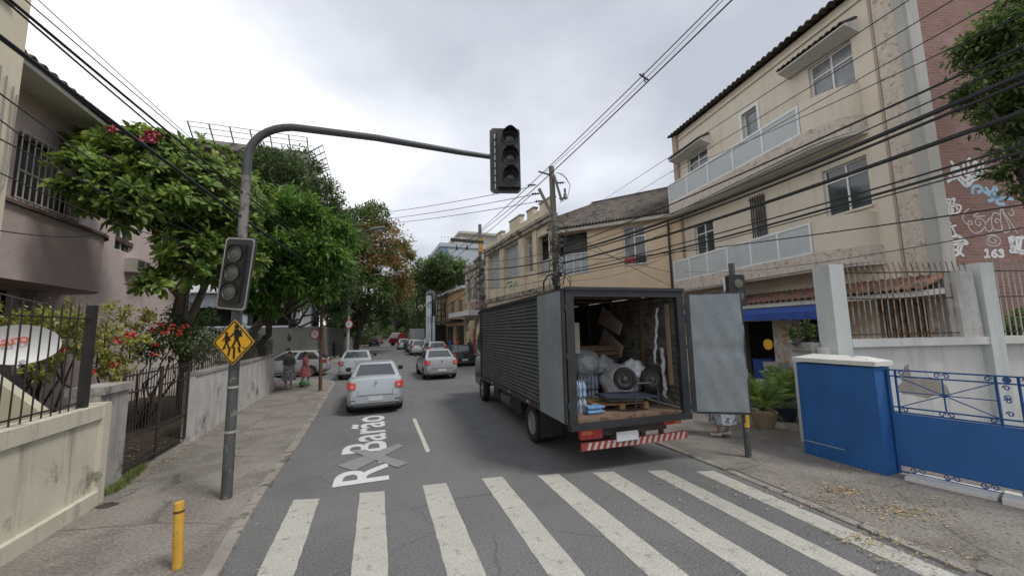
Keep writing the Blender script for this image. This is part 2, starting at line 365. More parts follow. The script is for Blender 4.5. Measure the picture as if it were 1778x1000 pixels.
# ================================================================== GROUND
HD = R_(-20.9)
kerb = [(-1.9,1.2),(-2.35,2.3),(-3.09,4.22),(-3.5,5.15),(-4.02,6.45),(-4.62,8.15),(-5.62,10.85),(-7.28,15.06),(-8.2,17.4),(-8.75,18.9),(-9.6,20.0),(-11.0,20.6),(-14,19.6),(-34,12.3)]
m = MB(); q = 900; m.quad((-q,-q,-.06),(q,-q,-.06),(q,q,-.06),(-q,q,-.06)); struct(m, 'ground', M('earth', (.12,.11,.09), .95, .3, .05, 0))
m = MB(); m.add([(-60,-8,0),(24,-8,0),(24,60,0),(0,150,0),(-60,230,0),(-90,230,0),(-60,60,0)], [tuple(range(7))]); struct(m, 'road', asphalt)
def slab(poly, z, name, mat):
    m = MB(); n = len(poly); m.add([(x, y, -.04) for x, y in poly]+[(x, y, z) for x, y in poly], [tuple(range(n, 2*n))]+[(i, (i+1) % n, (i+1) % n+n, i+n) for i in range(n)])
    return struct(m, name, mat)
def inset(poly, d):   # shift polyline to its left
    out_ = []
    for i, p in enumerate(poly):
        a = Vector(poly[max(i-1, 0)]); b = Vector(poly[min(i+1, len(poly)-1)]); t = (b-a).normalized(); out_.append((p[0]-t.y*d, p[1]+t.x*d))
    return out_
ki = inset(kerb, .17)
slab(ki + [(-34,-6),(-1.9,-6)], .06, 'left_pavement', conc)
m = MB()
def kerbstones(poly, inner, z0, z1, L=.9):
    for i in range(len(poly)-1):
        a, b = Vector(poly[i]), Vector(poly[i+1]); c, d = Vector(inner[i]), Vector(inner[i+1]); n = max(1, round((b-a).length/L))
        for k in range(n):
            s, e = k/n + .006, (k+1)/n - .006; dz = random.uniform(-.012, .008); j = random.uniform(-.012, .012)
            A, B, C_, D = a.lerp(b, s), a.lerp(b, e), c.lerp(d, e), c.lerp(d, s)
            n_ = (b-a).normalized(); off = Vector((n_.y, -n_.x))*j
            lo = [(p.x+off.x, p.y+off.y, z0) for p in (A, B, C_, D)]; hi = [(A.x*.9+D.x*.1+off.x, A.y*.9+D.y*.1+off.y, z1+dz), (B.x*.9+C_.x*.1+off.x, B.y*.9+C_.y*.1+off.y, z1+dz), (C_.x, C_.y, z1+dz), (D.x, D.y, z1+dz)]
            m.add(lo+hi, [(4,5,6,7),(0,1,5,4),(1,2,6,5),(2,3,7,6),(3,0,4,7)])
kerbstones(kerb, ki, -.04, .066); struct(m, 'left_kerb', kerbm)
# far left pavement beyond the side street
fk = [(-42,22),(-19.5,30.8),(-15.6,32.2),(-14.7,33.2),(-17.2,40.5),(-20.4,50),(-27.0,72),(-34,95),(-46,135),(-70,220)]
fi = inset(fk, .17); slab(fi + [(-120,220),(-120,22)], .115, 'far_left_pavement', conc)
m = MB(); kerbstones(fk[:6], fi[:6], -.04, .125); struct(m, 'far_left_kerb', kerbm)
# right pavement
rk = [(6.6,-2.5),(5.0,2.4),(4.46,4.0),(3.62,6.8),(2.9,8.8),(-7.3,36.8),(-10.5,47),(-15.2,66),(-22,90),(-38,140)]
ri = inset(rk, -.16); slab([(24,-3)] + ri[:] + [(24,140)], .022, 'right_pavement', concR)
m = MB(); ri2 = inset(rk, -.16)
kerbstones(ri2[2:7][::-1], rk[2:7][::-1], -.04, .024); struct(m, 'right_kerb', kerbm)

# ------------------------------------------------------------------ road paint
def ground_poly(pix, z=.004, jag=.0):
    return [G(x, y, z) for x, y in pix]
stripes = [((510,867),(555,865),(520,1000),(448,1000)), ((625,855),(668,852),(677,1000),(610,1000)), ((734,842),(775,838),(848,1000),(775,1000)),
 ((836,830),(872,827),(1022,1000),(952,1000)), ((933,825),(970,822),(1195,1000),(1130,1000)), ((1028,820),(1065,818),(1370,1000),(1300,1000)), ((1123,817),(1155,816),(1535,1000),(1460,1000)), ((1208,818),(1240,817),(1660,1000),(1590,1000))]
sl = ['first pale crossing stripe beside the left kerb','pale crossing stripe just below the big letter R','third pale crossing stripe from the left kerb','fourth crossing stripe, below the dashed centre line','fifth crossing stripe, in front of the truck bumper','crossing stripe below the truck number plate','crossing stripe second nearest the blue wall','worn dirty crossing stripe along the right pavement edge']
for st, lb in zip(stripes, sl):
    a, b, c, d = ground_poly(st); dl = (d-a).normalized(); dr = (c-b).normalized()
    ln_ = 3.9; dl = Vector((.333,-.943,0)); dl = (dl + (d-a).normalized())/2; d2 = a + dl*ln_; c2 = b + dl*ln_
    n = 26; left = []; rt = []
    for i in range(n+1):
        t = i/n; left.append(a.lerp(d2, t) + (b-a).normalized()*random.uniform(-.006, .006)); rt.append(b.lerp(c2, t) + (b-a).normalized()*random.uniform(-.006, .006))
    m = MB(); m.grid([left, rt]); o = m.build('crossing_stripe', paintw); tag(o, lb, 'road marking', 'zebra crossing stripes', 'structure')
m = MB(); m.add(ground_poly([(716,727),(722,726),(747,783),(740,785)]), [(0,1,2,3)]); o = m.build('lane_dash', M('lane_paint_yellowed', (.50,.49,.41), .8, .1, 5, .1, c2=(.2,.2,.18), c2t=.6, c2s=9)); tag(o, 'yellowish centre line dash left of the truck', 'road marking', None, 'structure')
# map-viewer overlay, street name and grey X, laid on the road like paint
cu = bpy.data.curves.new('t', 'FONT'); cu.body = "R. Bar\u00e3o"; cu.size = 1.0; cu.offset = .014
to = bpy.data.objects.new('t', cu); col.objects.link(to)
dg = bpy.context.evaluated_depsgraph_get(); me = bpy.data.meshes.new_from_object(to.evaluated_get(dg)); bpy.data.objects.remove(to)
A = np.array([v.co for v in me.vertices]); x0, x1 = A[:,0].min(), A[:,0].max(); cap = .72
r0 = G(674,832,.008); u = Vector((-.338,.941,0)); v = Vector((-.945,-.328,0))
for vt in me.vertices:
    s = (vt.co.x-x0)/(x1-x0)*5.35; t = vt.co.y/cap*.90
    p = r0 + u*s + v*t; vt.co = (p.x - r0.x, p.y - r0.y, 0)
me.materials.append(paintb); o = bpy.data.objects.new('overlay_lettering', me); col.objects.link(o); o.location = (r0.x, r0.y, .008)
tag(o, 'white map overlay street name R. Barão lettered along the left lane', 'road marking', None, 'structure')
for (pa, lb, zz) in ((((586,808),(615,817),(702,773),(690,770)),'grey bar of the map overlay X running up to the right across the lettering',.012),(((610,783),(634,780),(708,803),(690,811)),'grey bar of the map overlay X running down to the right across the lettering',.0145)):
    m = MB(); m.add(ground_poly(pa, zz), [(0,1,2,3)]); tag(m.build('grey_cross_bar', paintg), lb, 'road marking', None, 'structure')
# manhole / patch
m = MB(); p = G(395,850,.062); m.lathe((p.x, p.y, .0612), (0,0,1), [(0,.30),(.003,.30),(.004,.22)], 15); struct(m, 'pavement_patch_rim', M('patch_cement', (.20,.175,.145), .95, .2, 6, .4))
m = MB(); p = G(186,877,.062); vs = [(p.x+math.cos(a)*.17*random.uniform(.7,1.2), p.y+math.sin(a)*.12*random.uniform(.7,1.2), .0640) for a in np.linspace(0, 6.28, 14)[:-1]]; m.add(vs, [tuple(range(13))]); struct(m, 'pavement_hole_stain', M('hole_dark', (.05,.045,.04), .95, .2, 6, .4))

# ================================================================== RIGHT SIDE BUILDINGS
# ---- cream apartment building
A_ = Fr((9.95, 8.3), R_(-11.8))
T = thing('apartment_building', A_.p(4.6, -3, 0), 'cream three storey apartment building with white panelled balconies and a granular render', 'building')
m = MB()
wins = [(1.48,2.72,9.15,10.42), (4.62,5.30,9.18,10.40), (7.22,8.5,8.95,10.15), (1.46,2.66,5.62,7.02), (4.66,5.28,5.55,7.05), (7.22,8.38,5.45,6.92), (.62,1.66,2.09,3.12)]
gnd = [(2.5,3.95,.05,2.62),(4.75,9.0,.05,2.62)]
wall(m, A_, .9, 9.33, 0, 11.45, 0, wins[:6]+gnd+[(.9,1.66,2.09,3.12)], .16, -1)
bw = m.build('wall', beige, T)
m = MB(); wall(m, A_, .42, .9, 0, 11.45, .025, [(.62,.9,2.09,3.12)], .18, -1); m.quad(A_.p(.9,.025,0),A_.p(.9,0,0),A_.p(.9,0,11.45),A_.p(.9,.025,11.45)); m.build('granular_pilaster', beige_rough, T)
for bx_ in ((.92,.98,.002,.03,0,11.4),(9.05,9.33,.002,.12,0,11.6)):
    m = MB(); m.box(A_, *bx_); m.build('trim_strip', M('brownish_trim', (.40,.31,.24), .9, .1, 3, .2), T)
m = MB(); m.box(A_, .17, .418, -.3, .08, 0, 11.6); m.build('grey_pilaster', greystrip, T)
m = MB(); m.box(A_, .5, 9.3, -9, -8.8, 0, 11.4); m.box(A_, 9.15, 9.33, -8.8, -.01, 0, 11.4); m.box(A_, .42,.6,-8.8,-.31,0,11.4); m.build('rear_walls', beige, T)
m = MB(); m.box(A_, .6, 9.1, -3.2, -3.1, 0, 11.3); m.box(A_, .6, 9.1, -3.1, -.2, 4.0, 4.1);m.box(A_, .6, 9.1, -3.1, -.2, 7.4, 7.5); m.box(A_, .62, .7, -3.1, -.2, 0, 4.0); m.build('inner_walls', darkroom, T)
for h, spec_ in zip(wins[:6], [(2,1,.66),(1,1,None),(2,1,.7),(2,1,.72),(1,1,None),(2,1,.72)]):
    w = window(A_, h, 0, -1, T, spec_[0], 1, white_paint, glass if h[0] in (1.46,7.22) else glass_curt, .045, sill=beige, rail=spec_[2])
# white surround, ledges
m = MB()
for (a,b,c,d) in (wins[1],): m.box(A_, a-.1, a-.002, .002, .05, c-.05, d+.1); m.box(A_, b+.002, b+.1, .002, .05, c-.05, d+.1); m.box(A_, a-.002, b+.002, .002, .05, d+.002, d+.1)
m.build('window_surround', white_paint, T)
m = MB()
for (a,b,c,d) in (wins[4],):
    for i in range(6): x = a+.04+(b-a-.08)*i/5; m.box(A_, x-.012, x+.012, .03, .055, c-.12, d+.1)
    for z in (c, (c+d)/2, d): m.box(A_, a-.03, b+.03, .056, .07, z-.015, z+.015)
m.build('window_grille', rust_dark, T)
m = MB()
for i in range(9): x = .66+(1.62-.66)*i/8; m.box(A_, x-.02, x+.02, -.09, -.06, 2.10, 3.11)
m.build('window_grille', rust_iron, T)
m = MB(); m.box(A_, .6, 1.7, -.2, -.17, 2.05, 3.15); m.build('shutter', M('brown_shutter', (.09,.045,.03), .8, .2, 6, .2), T)
# balconies: bays and slabs
for z0, z1, top in ((7.62, 8.1, 9.02), (4.05, 4.5, 5.42)):
    m = MB()
    out_ = [(2.55,.75)] + [(2.55 - 1.2*math.sin(a)*1.0, .75*math.cos(a)) for a in np.linspace(0, math.pi/2, 9)][1:-1] + [(1.35,.0),(1.35,.003),(2.55,.003)]
    out_ = [(9.0,.003),(9.0,.75)] + out_[:-3] + [(1.33,.003)]
    pts = [A_.p(x, y, z0) for x, y in out_]; m.prism(pts, (0,0,z1-z0)); m.build('balcony_slab', beige_rough, T)
    m = MB(); pts = [A_.p(x, y, z0-.06) for x, y in [(x-.0, y*.93) for x, y in out_]]; m.prism(pts, (0,0,.055)); m.build('balcony_soffit', offwhite, T)
    m = MB(); arc = [(2.55 - 1.15*math.sin(a), .72*math.cos(a)) for a in np.linspace(0, math.pi/2, 10)]
    rows = [[A_.p(x, y+.002, z) for x, y in arc] for z in (z1-.1, top-.0)] ; m.grid(rows)
    inn = [(2.55 - 1.03*math.sin(a), .60*math.cos(a)) for a in np.linspace(0, math.pi/2, 10)]
    m.grid([[A_.p(x, y+.002, top) for x, y in arc], [A_.p(x, y+.002, top) for x, y in inn]]); m.grid([[A_.p(x, y+.002, z1) for x, y in inn], [A_.p(x, y+.002, top) for x, y in inn]])
    m.build('bay_parapet', beige, T, smooth=True)
    n = 5 if z0 > 6 else 6; ft = MB(); pg = MB()
    ft.box(A_, 2.56, 9.0, .70, .745, z1+.002, z1+.06); ft.box(A_, 2.56, 9.0, .70, .745, top-.07, top)
    ft.box(A_, 8.955, 9.0, .05, .70, z1+.002, z1+.05); ft.box(A_, 8.955, 9.0, .05, .70, top-.07, top)
    for i in range(n+1):
        x = 2.6+(8.95-2.6)*i/n; ft.box(A_, x-.035, x+.035, .695, .75, z1+.06, top-.07)
    for i in range(n):
        xa = 2.6+(8.95-2.6)*i/n+.04; xb = 2.6+(8.95-2.6)*(i+1)/n-.04; pg.box(A_, xa, xb, .715, .728, z1+.062, top-.072)
    rl = ft.build('balcony_rail', white_paint, T); pg.build('rail_panel', panel, rl)
# canopies over windows
for (a, b, z) in ((1.25,3.3,10.78),(7.0,9.15,10.5)):
    m = MB(); m.prism([A_.p(a,.5,z-.2), A_.p(a,.002,z-.34), A_.p(a,.002,z+.06), A_.p(a,.5,z-.16)], A_.u*(b-a)); wc = m.build('window_canopy', offwhite, T)
    m = MB(); tiles(m, A_, a, b, .55, z-.12, .0, z+.14, .16, .035); m.build('tiles', rooft, wc)
m = MB(); tiles(m, A_, .0, 9.4, .32, 11.62, -4.5, 12.9, .22, .05); tiles(m, A_, .0, 9.4, -9.2, 11.6, -4.5, 12.9, .22, .05); m.build('roof', rooft, T)
m = MB(); m.box(A_, .43, 9.33, -.3, .0, 11.45, 11.6); m.box(A_, .43, 9.33, .002, .06, 11.28, 11.34); m.build('cornice', beige, T)
# ground floor: lean-to canopy, pillars, dark shop openings
m = MB(); m.prism([A_.p(.2,.9,3.05), A_.p(.2,.003,3.12), A_.p(.2,.003,3.25), A_.p(.2,.9,3.18)], A_.u*8.9); m.build('canopy_beam', offwhite, T)
m = MB(); tiles(m, A_, .15, 9.15, .98, 3.2, .02, 3.55, .2, .04); m.build('canopy_tiles', roofred, T)
m = MB(); m.box(A_, 3.97, 4.7, .003, .16, 0, 2.62); m.build('granular_pillar', beige_rough, T)
m = MB(); m.box(A_, 4.02, 4.12, .162, .18, 1.1, 2.5); m.build('door_frame', offwhite, T)
for i, (x, z) in enumerate(((4.2,2.3),(4.22,2.05),(4.2,1.86),(4.24,1.2))):
    m = MB(); m.box(A_, x, x+.14, .165, .17, z, z+.13); m.build('small_sticker', yellow_b, T)

# shop awning, sign board, hanging disc, stock in the shop
m = MB(); L = 34
for zt, zb, ya, yb in ((3.0, 2.72, .95, 1.05),):
    rows = [[A_.p(1.9+6.9*i/L, y+random.uniform(-.015,.015), z) for i in range(L+1)] for (y, z) in ((.9, 3.02), (1.0, 2.85))]
    m.grid(rows); r2 = [A_.p(1.9+6.9*i/L, 1.0+random.uniform(-.01,.02), 2.85 - (.20 + .04*(i % 2))) for i in range(L+1)]; m.grid([rows[1], r2])
    m.grid([[Vector(p)-A_.v*.012 for p in r] for r in rows+[r2]])
tag(m.build('shop_awning', awn), 'blue cloth awning hanging over the shop front of the cream building', 'awning')
m = MB(); m.box(A_, 5.0, 5.75, .99, 1.03, 3.4, 4.25); sb = m.build('sign_board', white_paint); tag(sb, 'square white shop sign board above the tiled canopy', 'sign')
m = MB()
for i in range(26):
    x = 5.03+random.random()*.62; z = 3.45+random.random()*.7; m.box(A_, x, x+.07, 1.031, 1.034, z, z+.06)
m.build('printed_patch', M('grey_print', (.22,.22,.22), .7, .4, 12, 0), sb)
m = MB(); c = A_.p(4.35, .75, 1.85); m.lathe(c, A_.v, [(-.02,.17),(.02,.17)], 20); tag(m.build('round_sign', yellow), 'round yellow sign hanging beside the granular pillar of the shop', 'sign')
names = [('blue_crate', M('crate_blue', (.02,.07,.28), .5, .2, 5, .1)), ('white_carton', M('carton_pale', (.42,.40,.36), .8, .2, 5, .1))]
def crate(fr, x, y, z, w, d, h, mat, name, label, cat, group=None):
    m = MB(); t = .02
    m.box(fr, x, x+w, y, y+d, z, z+t); m.box(fr, x, x+w, y, y+t, z+t, z+h); m.box(fr, x, x+w, y+d-t, y+d, z+t, z+h); m.box(fr, x, x+t, y+t, y+d-t, z+t, z+h); m.box(fr, x+w-t, x+w, y+t, y+d-t, z+t, z+h)
    m.box(fr, x-.01, x+w+.01, y+d+.001, y+d+.012, z+h*.45, z+h*.55); m.box(fr, x-.01, x+w+.01, y+d+.001, y+d+.012, z+h-.03, z+h)
    return tag(m.build(name, mat), label, cat, group)
for i in range(4): crate(A_, 4.1+.0*i, .3, .05+i*.31, .55, .4, .29, names[i % 2][1], 'stock_crate', ['blue crate at the foot of the stack by the shop pillar','pale carton second from the bottom in the shop stack','blue crate third from the bottom in the shop stack','pale carton topmost in the stack by the shop pillar'][i], 'crate', 'crates stacked by the shop pillar')
for i in range(3): crate(A_, 5.1, -.6, .05+i*.41, .8, .5, .39, names[0][1], 'stock_crate', ['lowest blue tub deep in the dark shop','middle blue tub deep in the dark shop','top blue tub deep in the dark shop'][i], 'crate', 'blue tubs inside the shop')

# ---- brick building to the right with graffiti
Bk = Fr((9.98, 8.52), R_(84)); T = thing('brick_building', Bk.p(5, 3, 0), 'tall red brick side wall covered in white and blue graffiti', 'building')
m = MB(); m.box(Bk, -.02, 13, 0, .5, 0, 12.2); m.box(Bk, 12.6, 13, .5, 8, 0, 12.2); bwall = m.build('wall', M('red_brick_r', (.25,.15,.13), .95, .10, 1.0, .35, brick=(.24,.075,.008), c2=(.35,.25,.225), c2t=.55, c2w=.25, c2s=.8), T)
gw = M('graffiti_white', (.70,.71,.72), .8, .05, 6, 0); gb = M('graffiti_light_blue', (.30,.46,.58), .8, .08, 6, 0); gg = M('graffiti_grey', (.50,.46,.45), .8, .08, 6, 0)
nB = -Bk.v
def gr(name, mat, lines, w, lab=None):
    m = MB()
    for ln in lines:
        pts = []
        for (x, y) in ln:
            a, z = Bk.uv(x, y, 0); pts.append(Bk.p(a, 0, z))
        # smooth the polyline
        if len(pts) > 2:
            q = []
            for i in range(len(pts)-1):
                p0 = pts[max(i-1,0)]; p1 = pts[i]; p2 = pts[i+1]; p3 = pts[min(i+2,len(pts)-1)]
                for k in range(6):
                    t = k/6; q.append(.5*((2*p1)+(p2-p0)*t+(2*p0-5*p1+4*p2-p3)*t*t+(3*p1-p0-3*p2+p3)*t**3))
            pts = q+[pts[-1]]
        ribbon(m, pts, w, n=nB)
    o = m.build(name, mat, T)
    if lab: o['label'] = lab
    return o
def zz(ox, oy, s, L): return [[(ox+x*s, oy+y*s) for x, y in l] for l in L]
k = 1/4.0   # zoomed-crop coordinates: x = 1580+X/4, y = 250+Y/4
def C4(L): return [[(1580+x*k, 250+y*k) for x, y in l] for l in L]
gr('graffiti', gw, C4([[(515,745),(535,735),(535,785)],[(515,787),(555,783)],[(600,735),(575,750),(570,775),(590,785),(603,770),(585,760),(572,765)],[(612,745),(635,735),(645,747),(628,757),(648,765),(640,782),(612,780)]]), .055, 'white painted number 163')
gr('graffiti', gg, C4([[(410,450),(375,480),(365,520),(390,555),(420,560),(430,545),(410,535),(400,560),(420,600),(455,620),(500,600),(520,560),(500,525),(465,520),(450,545),(475,570),(490,550),(475,540)],
  [(520,500),(440,505),(470,480)],[(560,510),(520,560),(530,600),(560,605),(575,570)],[(620,490),(580,480),(565,530),(575,590),(605,600),(640,590),(625,540),(600,520),(590,545),(612,550)],[(650,455),(625,470),(640,600),(680,610),(690,580),(665,520),(640,470)],[(640,460),(745,622)],[(700,450),(720,480),(700,500),(680,480)]]), .03, 'thin pale looping lettering')
gr('graffiti', gg, C4([[(540,650),(535,690),(570,710),(615,700),(625,665),(590,640),(555,645),(550,675),(580,690),(600,672),(580,660)],[(530,640),(560,632),(600,636)]]), .03, 'pale painted spiral')
gr('graffiti', gw, C4([[(280,120),(300,150),(290,200),(345,210),(340,170),(300,175)],[(300,205),(390,290),(440,250),(500,230)],[(370,140),(380,210),(410,215),(405,160)],[(420,100),(400,130),(430,200),(445,130),(480,150),(470,210),(500,200),(505,120)],[(270,215),(300,240),(345,225),(380,255),(420,235),(520,205)],[(520,170),(560,165),(500,185)],[(255,265),(290,245)],[(340,250),(390,295),(400,260)]]), .075, 'white spiky graffiti tag')
gr('graffiti', gb, C4([[(430,350),(440,300),(480,295),(500,320),(465,340)],[(500,320),(540,350),(600,370),(650,375),(720,385)],[(520,300),(560,340),(590,300),(610,350)],[(540,400),(580,380),(570,350),(620,360),(600,410),(660,420)],[(560,365),(640,385)]]), .085, 'light blue graffiti splash')
gr('graffiti', gw, C4([[(270,395),(310,380),(300,420),(350,430),(340,470),(300,485),(285,440),(320,430)],[(215,430),(250,400),(270,430),(240,470),(290,490)],[(210,470),(250,500),(300,460),(260,440)],[(230,400),(280,390),(260,500)],[(300,400),(330,460)]]), .05, 'white bubble graffiti tag')
gr('graffiti', gw, C4([[(265,540),(285,555)],[(265,580),(320,565)],[(290,575),(310,615)],[(305,620),(325,630)]]), .045)
gr('graffiti', gw, C4([[(260,650),(340,640),(350,670),(270,680),(300,720),(250,740)],[(330,640),(400,690),(340,700),(330,760)],[(280,660),(290,770),(340,760),(360,700)],[(245,705),(380,690)],[(255,740),(330,735)],[(350,760),(375,780)]]), .06, 'white blocky graffiti tag')
gr('graffiti', gw, C4([[(680,660),(720,650),(700,700),(730,720),(690,750)],[(720,655),(790,650)],[(740,660),(745,750)],[(770,660),(760,750),(790,755)],[(700,750),(792,745)],[(690,665),(710,740)]]), .08, 'thick white graffiti letters')

# ---- peach corner building
B_ = Fr((2.3, 20.3), R_(-23.8)); hs = math.atan2(2.3-7.6, 20.3-17.4); C_ = Fr((7.6, 17.4), hs)   # C_: x runs from the cream building to the corner; outside = +y
T = thing('peach_building', B_.p(5, -4, 0), 'two storey peach corner building with tiled roof, stepped parapet and enclosed balcony', 'building')
m = MB(); fw = [(.35,1.75,5.5,7.9),(2.3,3.45,6.02,8.3),(4.35,6.9,5.95,8.3),(7.7,10.2,5.6,8.4)]
gf = [(.5,3.2,.05,3.6),(3.8,6.6,.05,3.6),(7.2,10.2,.05,3.6)]
wall(m, B_, 0, 10.7, 0, 8.65, 0, fw+gf, .3, -1); m.build('front_wall', orange_f, T)
m = MB(); sw = [(1.18,2.25,5.6,7.5),(4.1,5.75,5.35,7.65)]
wall(m, C_, -.3, 6.04, 0, 7.75, 0, sw, .2, -1); m.build('side_wall', orange_p, T)
window(C_, sw[0], 0, -1, T, 2, 1, white_paint, glass_curt, .06, sill=offwhite, rail=.72)
m = MB(); m.box(C_, 1.18+.05, 1.68, -.04, .06, 5.62, 5.95); m.build('flower_box', M('dark_box', (.05,.05,.05), .8, .1, 3, 0), T)
m = MB(); m.box(C_, 1.72, 2.2, -.03, .05, 5.66, 5.9)
m.build('red_cloth', M('red_cloth', (.45,.05,.06), .8, .2, 4, .1), T)
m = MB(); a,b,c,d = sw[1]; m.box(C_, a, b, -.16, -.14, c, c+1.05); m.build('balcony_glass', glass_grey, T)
m = MB(); m.box(C_, a, b, -.8, -.78, c, d); m.build('balcony_back', M('dull_grey_green', (.16,.17,.15), .9, .1, 2, .1), T)  # even dark grey-green, reused for ceiling, partition and infill
m = MB()
for i in range(5): x = a+(b-a)*i/4; m.box(C_, x-.02, x+.02, -.13, -.10, c, c+1.08)
m.box(C_, a, b, -.13, -.09, c+1.08, c+1.13); m.build('balcony_frame', white_paint, T)
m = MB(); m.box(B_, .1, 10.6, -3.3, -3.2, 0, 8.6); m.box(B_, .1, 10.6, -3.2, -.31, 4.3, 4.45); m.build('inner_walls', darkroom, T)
for h in fw[1:]: window(B_, h, -.12, -1, T, 3 if h[1]-h[0] > 2 else 2, 1, M('grey_blind_frame', (.50,.52,.50), .6, .1, 3, 0), glass_grey if h[0] > 3 else glass_curt, .06, sill=mould, rail=.75)
m = MB(); m.box(B_, .35, 1.75, -.3, -.28, 5.5, 6.5); m.build('balcony_glass', glass_grey, T)
for (x0_, x1_) in ((-.05,.33),(1.77,2.28),(3.47,4.33),(6.92,7.68),(10.22,10.75)):
    m = MB(); m.box(B_, x0_, x1_, .003, .09, 4.9, 8.4); m.build('pilaster', orange_f, T)
m = MB(); m.box(B_, -.15, 10.8, .003, .16, 4.62, 4.9); m.box(B_, -.15, 10.8, .003, .22, 8.42, 8.66); m.box(B_, -.22, 10.85, -.25, .32, 8.66, 8.86); m.build('cornice', mould, T)
m = MB()
def step(x0_, x1_, z): m.box(B_, x0_, x1_, -.2, .06, 8.862, z)
step(-.1,1.3,9.75); step(1.3,2.1,9.45); step(2.1,3.0,9.8); step(3.0,4.0,9.35); step(4.0,5.8,9.9); step(5.8,7.2,9.3); step(7.2,8.2,9.6); step(8.2,10.7,9.25)
m.build('parapet', orange_f, T)
m = MB()
for (a, b, z) in ((-.15,1.35,9.75),(2.05,3.05,9.8),(3.95,5.85,9.9),(7.15,8.25,9.6)): m.box(B_, a, b, -.24, .1, z+.002, z+.1)
m.build('parapet_cap', mould, T)
# hipped tile roof over the side wall, rising to a ridge
m = MB(); k0 = C_.p(-.5,.35,7.82); 
n = 66; rows = [[], []]
e0, e1 = C_.p(-.6,.4,7.8), C_.p(6.25,.4,7.8); r0_, r1_ = C_.p(-.6,-2.9,10.05), C_.p(4.6,-2.9,9.95)
for i in range(n*3+1):
    t = i/(n*3); z = .10*abs(math.sin(math.pi*i/5))
    rows[0].append(e0.lerp(e1, t)+Vector((0,0,z))); rows[1].append(r0_.lerp(r1_, t)+Vector((0,0,z)))
m.grid(rows); m.grid([[p-Vector((0,0,.05)) for p in r] for r in rows]); m.grid([rows[0], [p-Vector((0,0,.05)) for p in rows[0]]])
m.prism([e1, r1_, B_.p(3.2,-.3,8.9), B_.p(.1,-.05,8.6)], (0,0,.04)); m.prism([r0_, r1_, C_.p(4.9,-7,7.9), C_.p(-.6,-7,7.9)], (0,0,.04))
m.build('roof', rooft, T)
m = MB(); m.bar(r0_+Vector((0,0,.05)), r1_+Vector((0,0,.05)), .2, .14); m.build('ridge_tiles', rooft, T)
m = MB(); m.box(C_, -.55, 6.1, .003, .34, 7.6, 7.76); m.build('eave_board', M('eave_offwhite', (.5,.45,.38), .9, .1, 3, .1), T)
m = MB(); m.prism([C_.p(-.25,-.25,7.7), C_.p(5.85,-.25,7.7), B_.p(2.2,-.35,7.7), B_.p(4.0,-3.2,7.7), C_.p(0,-6,7.7)], (0,0,.05)); m.build('ceiling', MATS['dull_grey_green'], T)
m = MB(); m.quad(B_.p(2.2,-.35,4.4), B_.p(2.2,-3.2,4.4), B_.p(2.2,-3.2,7.7), B_.p(2.2,-.35,7.7)); m.build('partition', MATS['dull_grey_green'], T)
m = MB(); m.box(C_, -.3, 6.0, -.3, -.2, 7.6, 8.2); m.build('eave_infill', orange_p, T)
m = MB(); m.box(B_, .2, 10.6, -.6, -.5, 7.65, 8.7); m.build('front_infill', MATS['dull_grey_green'], T)
m = MB(); m.box(C_, -.3, 6, -7.2, -7, 0, 7.7); m.box(C_, -.5,-.3,-7,0,0,7.7); m.build('rear_wall', orange_p, T)
m = MB(); m.tube([C_.p(.12,.08,4.0), C_.p(.12,.08,7.4)], .05, 8); m.build('down_pipe', black_pl, T)
m = MB()
gp_ = [[(878,500),(880,492),(888,489),(890,494),(884,499)],[(893,497),(896,489),(899,496)],[(902,495),(905,487),(909,488),(908,494)]]
for l in gp_:
    q = [B_.uv(x, y, .0) for x, y in l]; ribbon(m, [B_.p(a, .0, z) for a, z in q], .12, n=B_.v)
m.build('graffiti', M('graffiti_green', (.05,.25,.16), .8, .1, 5, 0), T)
for x in (.4,3.7,7.1):
    m = MB(); rows = []
    for i in range(49):
        z = .02+3.58*i/48; yy = -.31+.012*(1 if i % 4 in (1,2) else -1); rows.append([B_.p(x, yy, z), B_.p(x+3.1, yy, z)])
    m.grid(rows); m.build('roller_shutter', M('shutter_grey', (.13,.13,.125), .7, .1, 3, .1), T)

# ================================================================== RIGHT FOREGROUND
# ---- blue gate pillar and gate
a0, a1, a2 = G(1398,786,.022), G(1540,826,.022), G(1562,822,.022)
uu = (a0-a1).normalized(); nn = Vector((uu.y, -uu.x, 0)); 
if nn.x < 0: nn = -nn
T = thing('gate_pillar', (a1+a0)/2, 'broad blue painted gate pillar wall with a white stone cap', 'wall')
b0, b1 = a0 + nn*.42, a1 + nn*.42
m = MB(); m.prism([a1, a0, b0, b1], (0,0,1.72)); m.build('wall', bluep, T)
m = MB(); e = .045
pts = [a1-uu*e-nn*e, a0+uu*e-nn*e, b0+uu*e+nn*e, b1-uu*e+nn*e]; pts = [Vector((p.x,p.y,1.768)) for p in pts]; m.prism(pts, (0,0,.075))
top = [Vector((p.x,p.y,1.845)) for p in pts]; rid = [(top[0]+top[3])/2+uu*.25+Vector((0,0,.07)), (top[1]+top[2])/2-uu*.25+Vector((0,0,.07))]
m.add([t*1+Vector((0,0,-.002)) for t in top]+rid, [(0,1,5,4),(1,2,5),(2,3,4,5),(3,0,4)]); m.build('cap', white_cap, T)
m = MB(); m.prism([Vector((p.x,p.y,.26+k_)) for p, k_ in ((a1.lerp(a0,.45)-nn*.003,0),(a0-nn*.003,0))]+[Vector((p.x,p.y,.26+k_)) for p, k_ in ((a0-nn*.003,.02),(a1.lerp(a0,.45)-nn*.003,.02))], -nn*.006); m.build('scraped_line', M('scrape_pale', (.22,.3,.38), .8, .2, 8, 0), T)
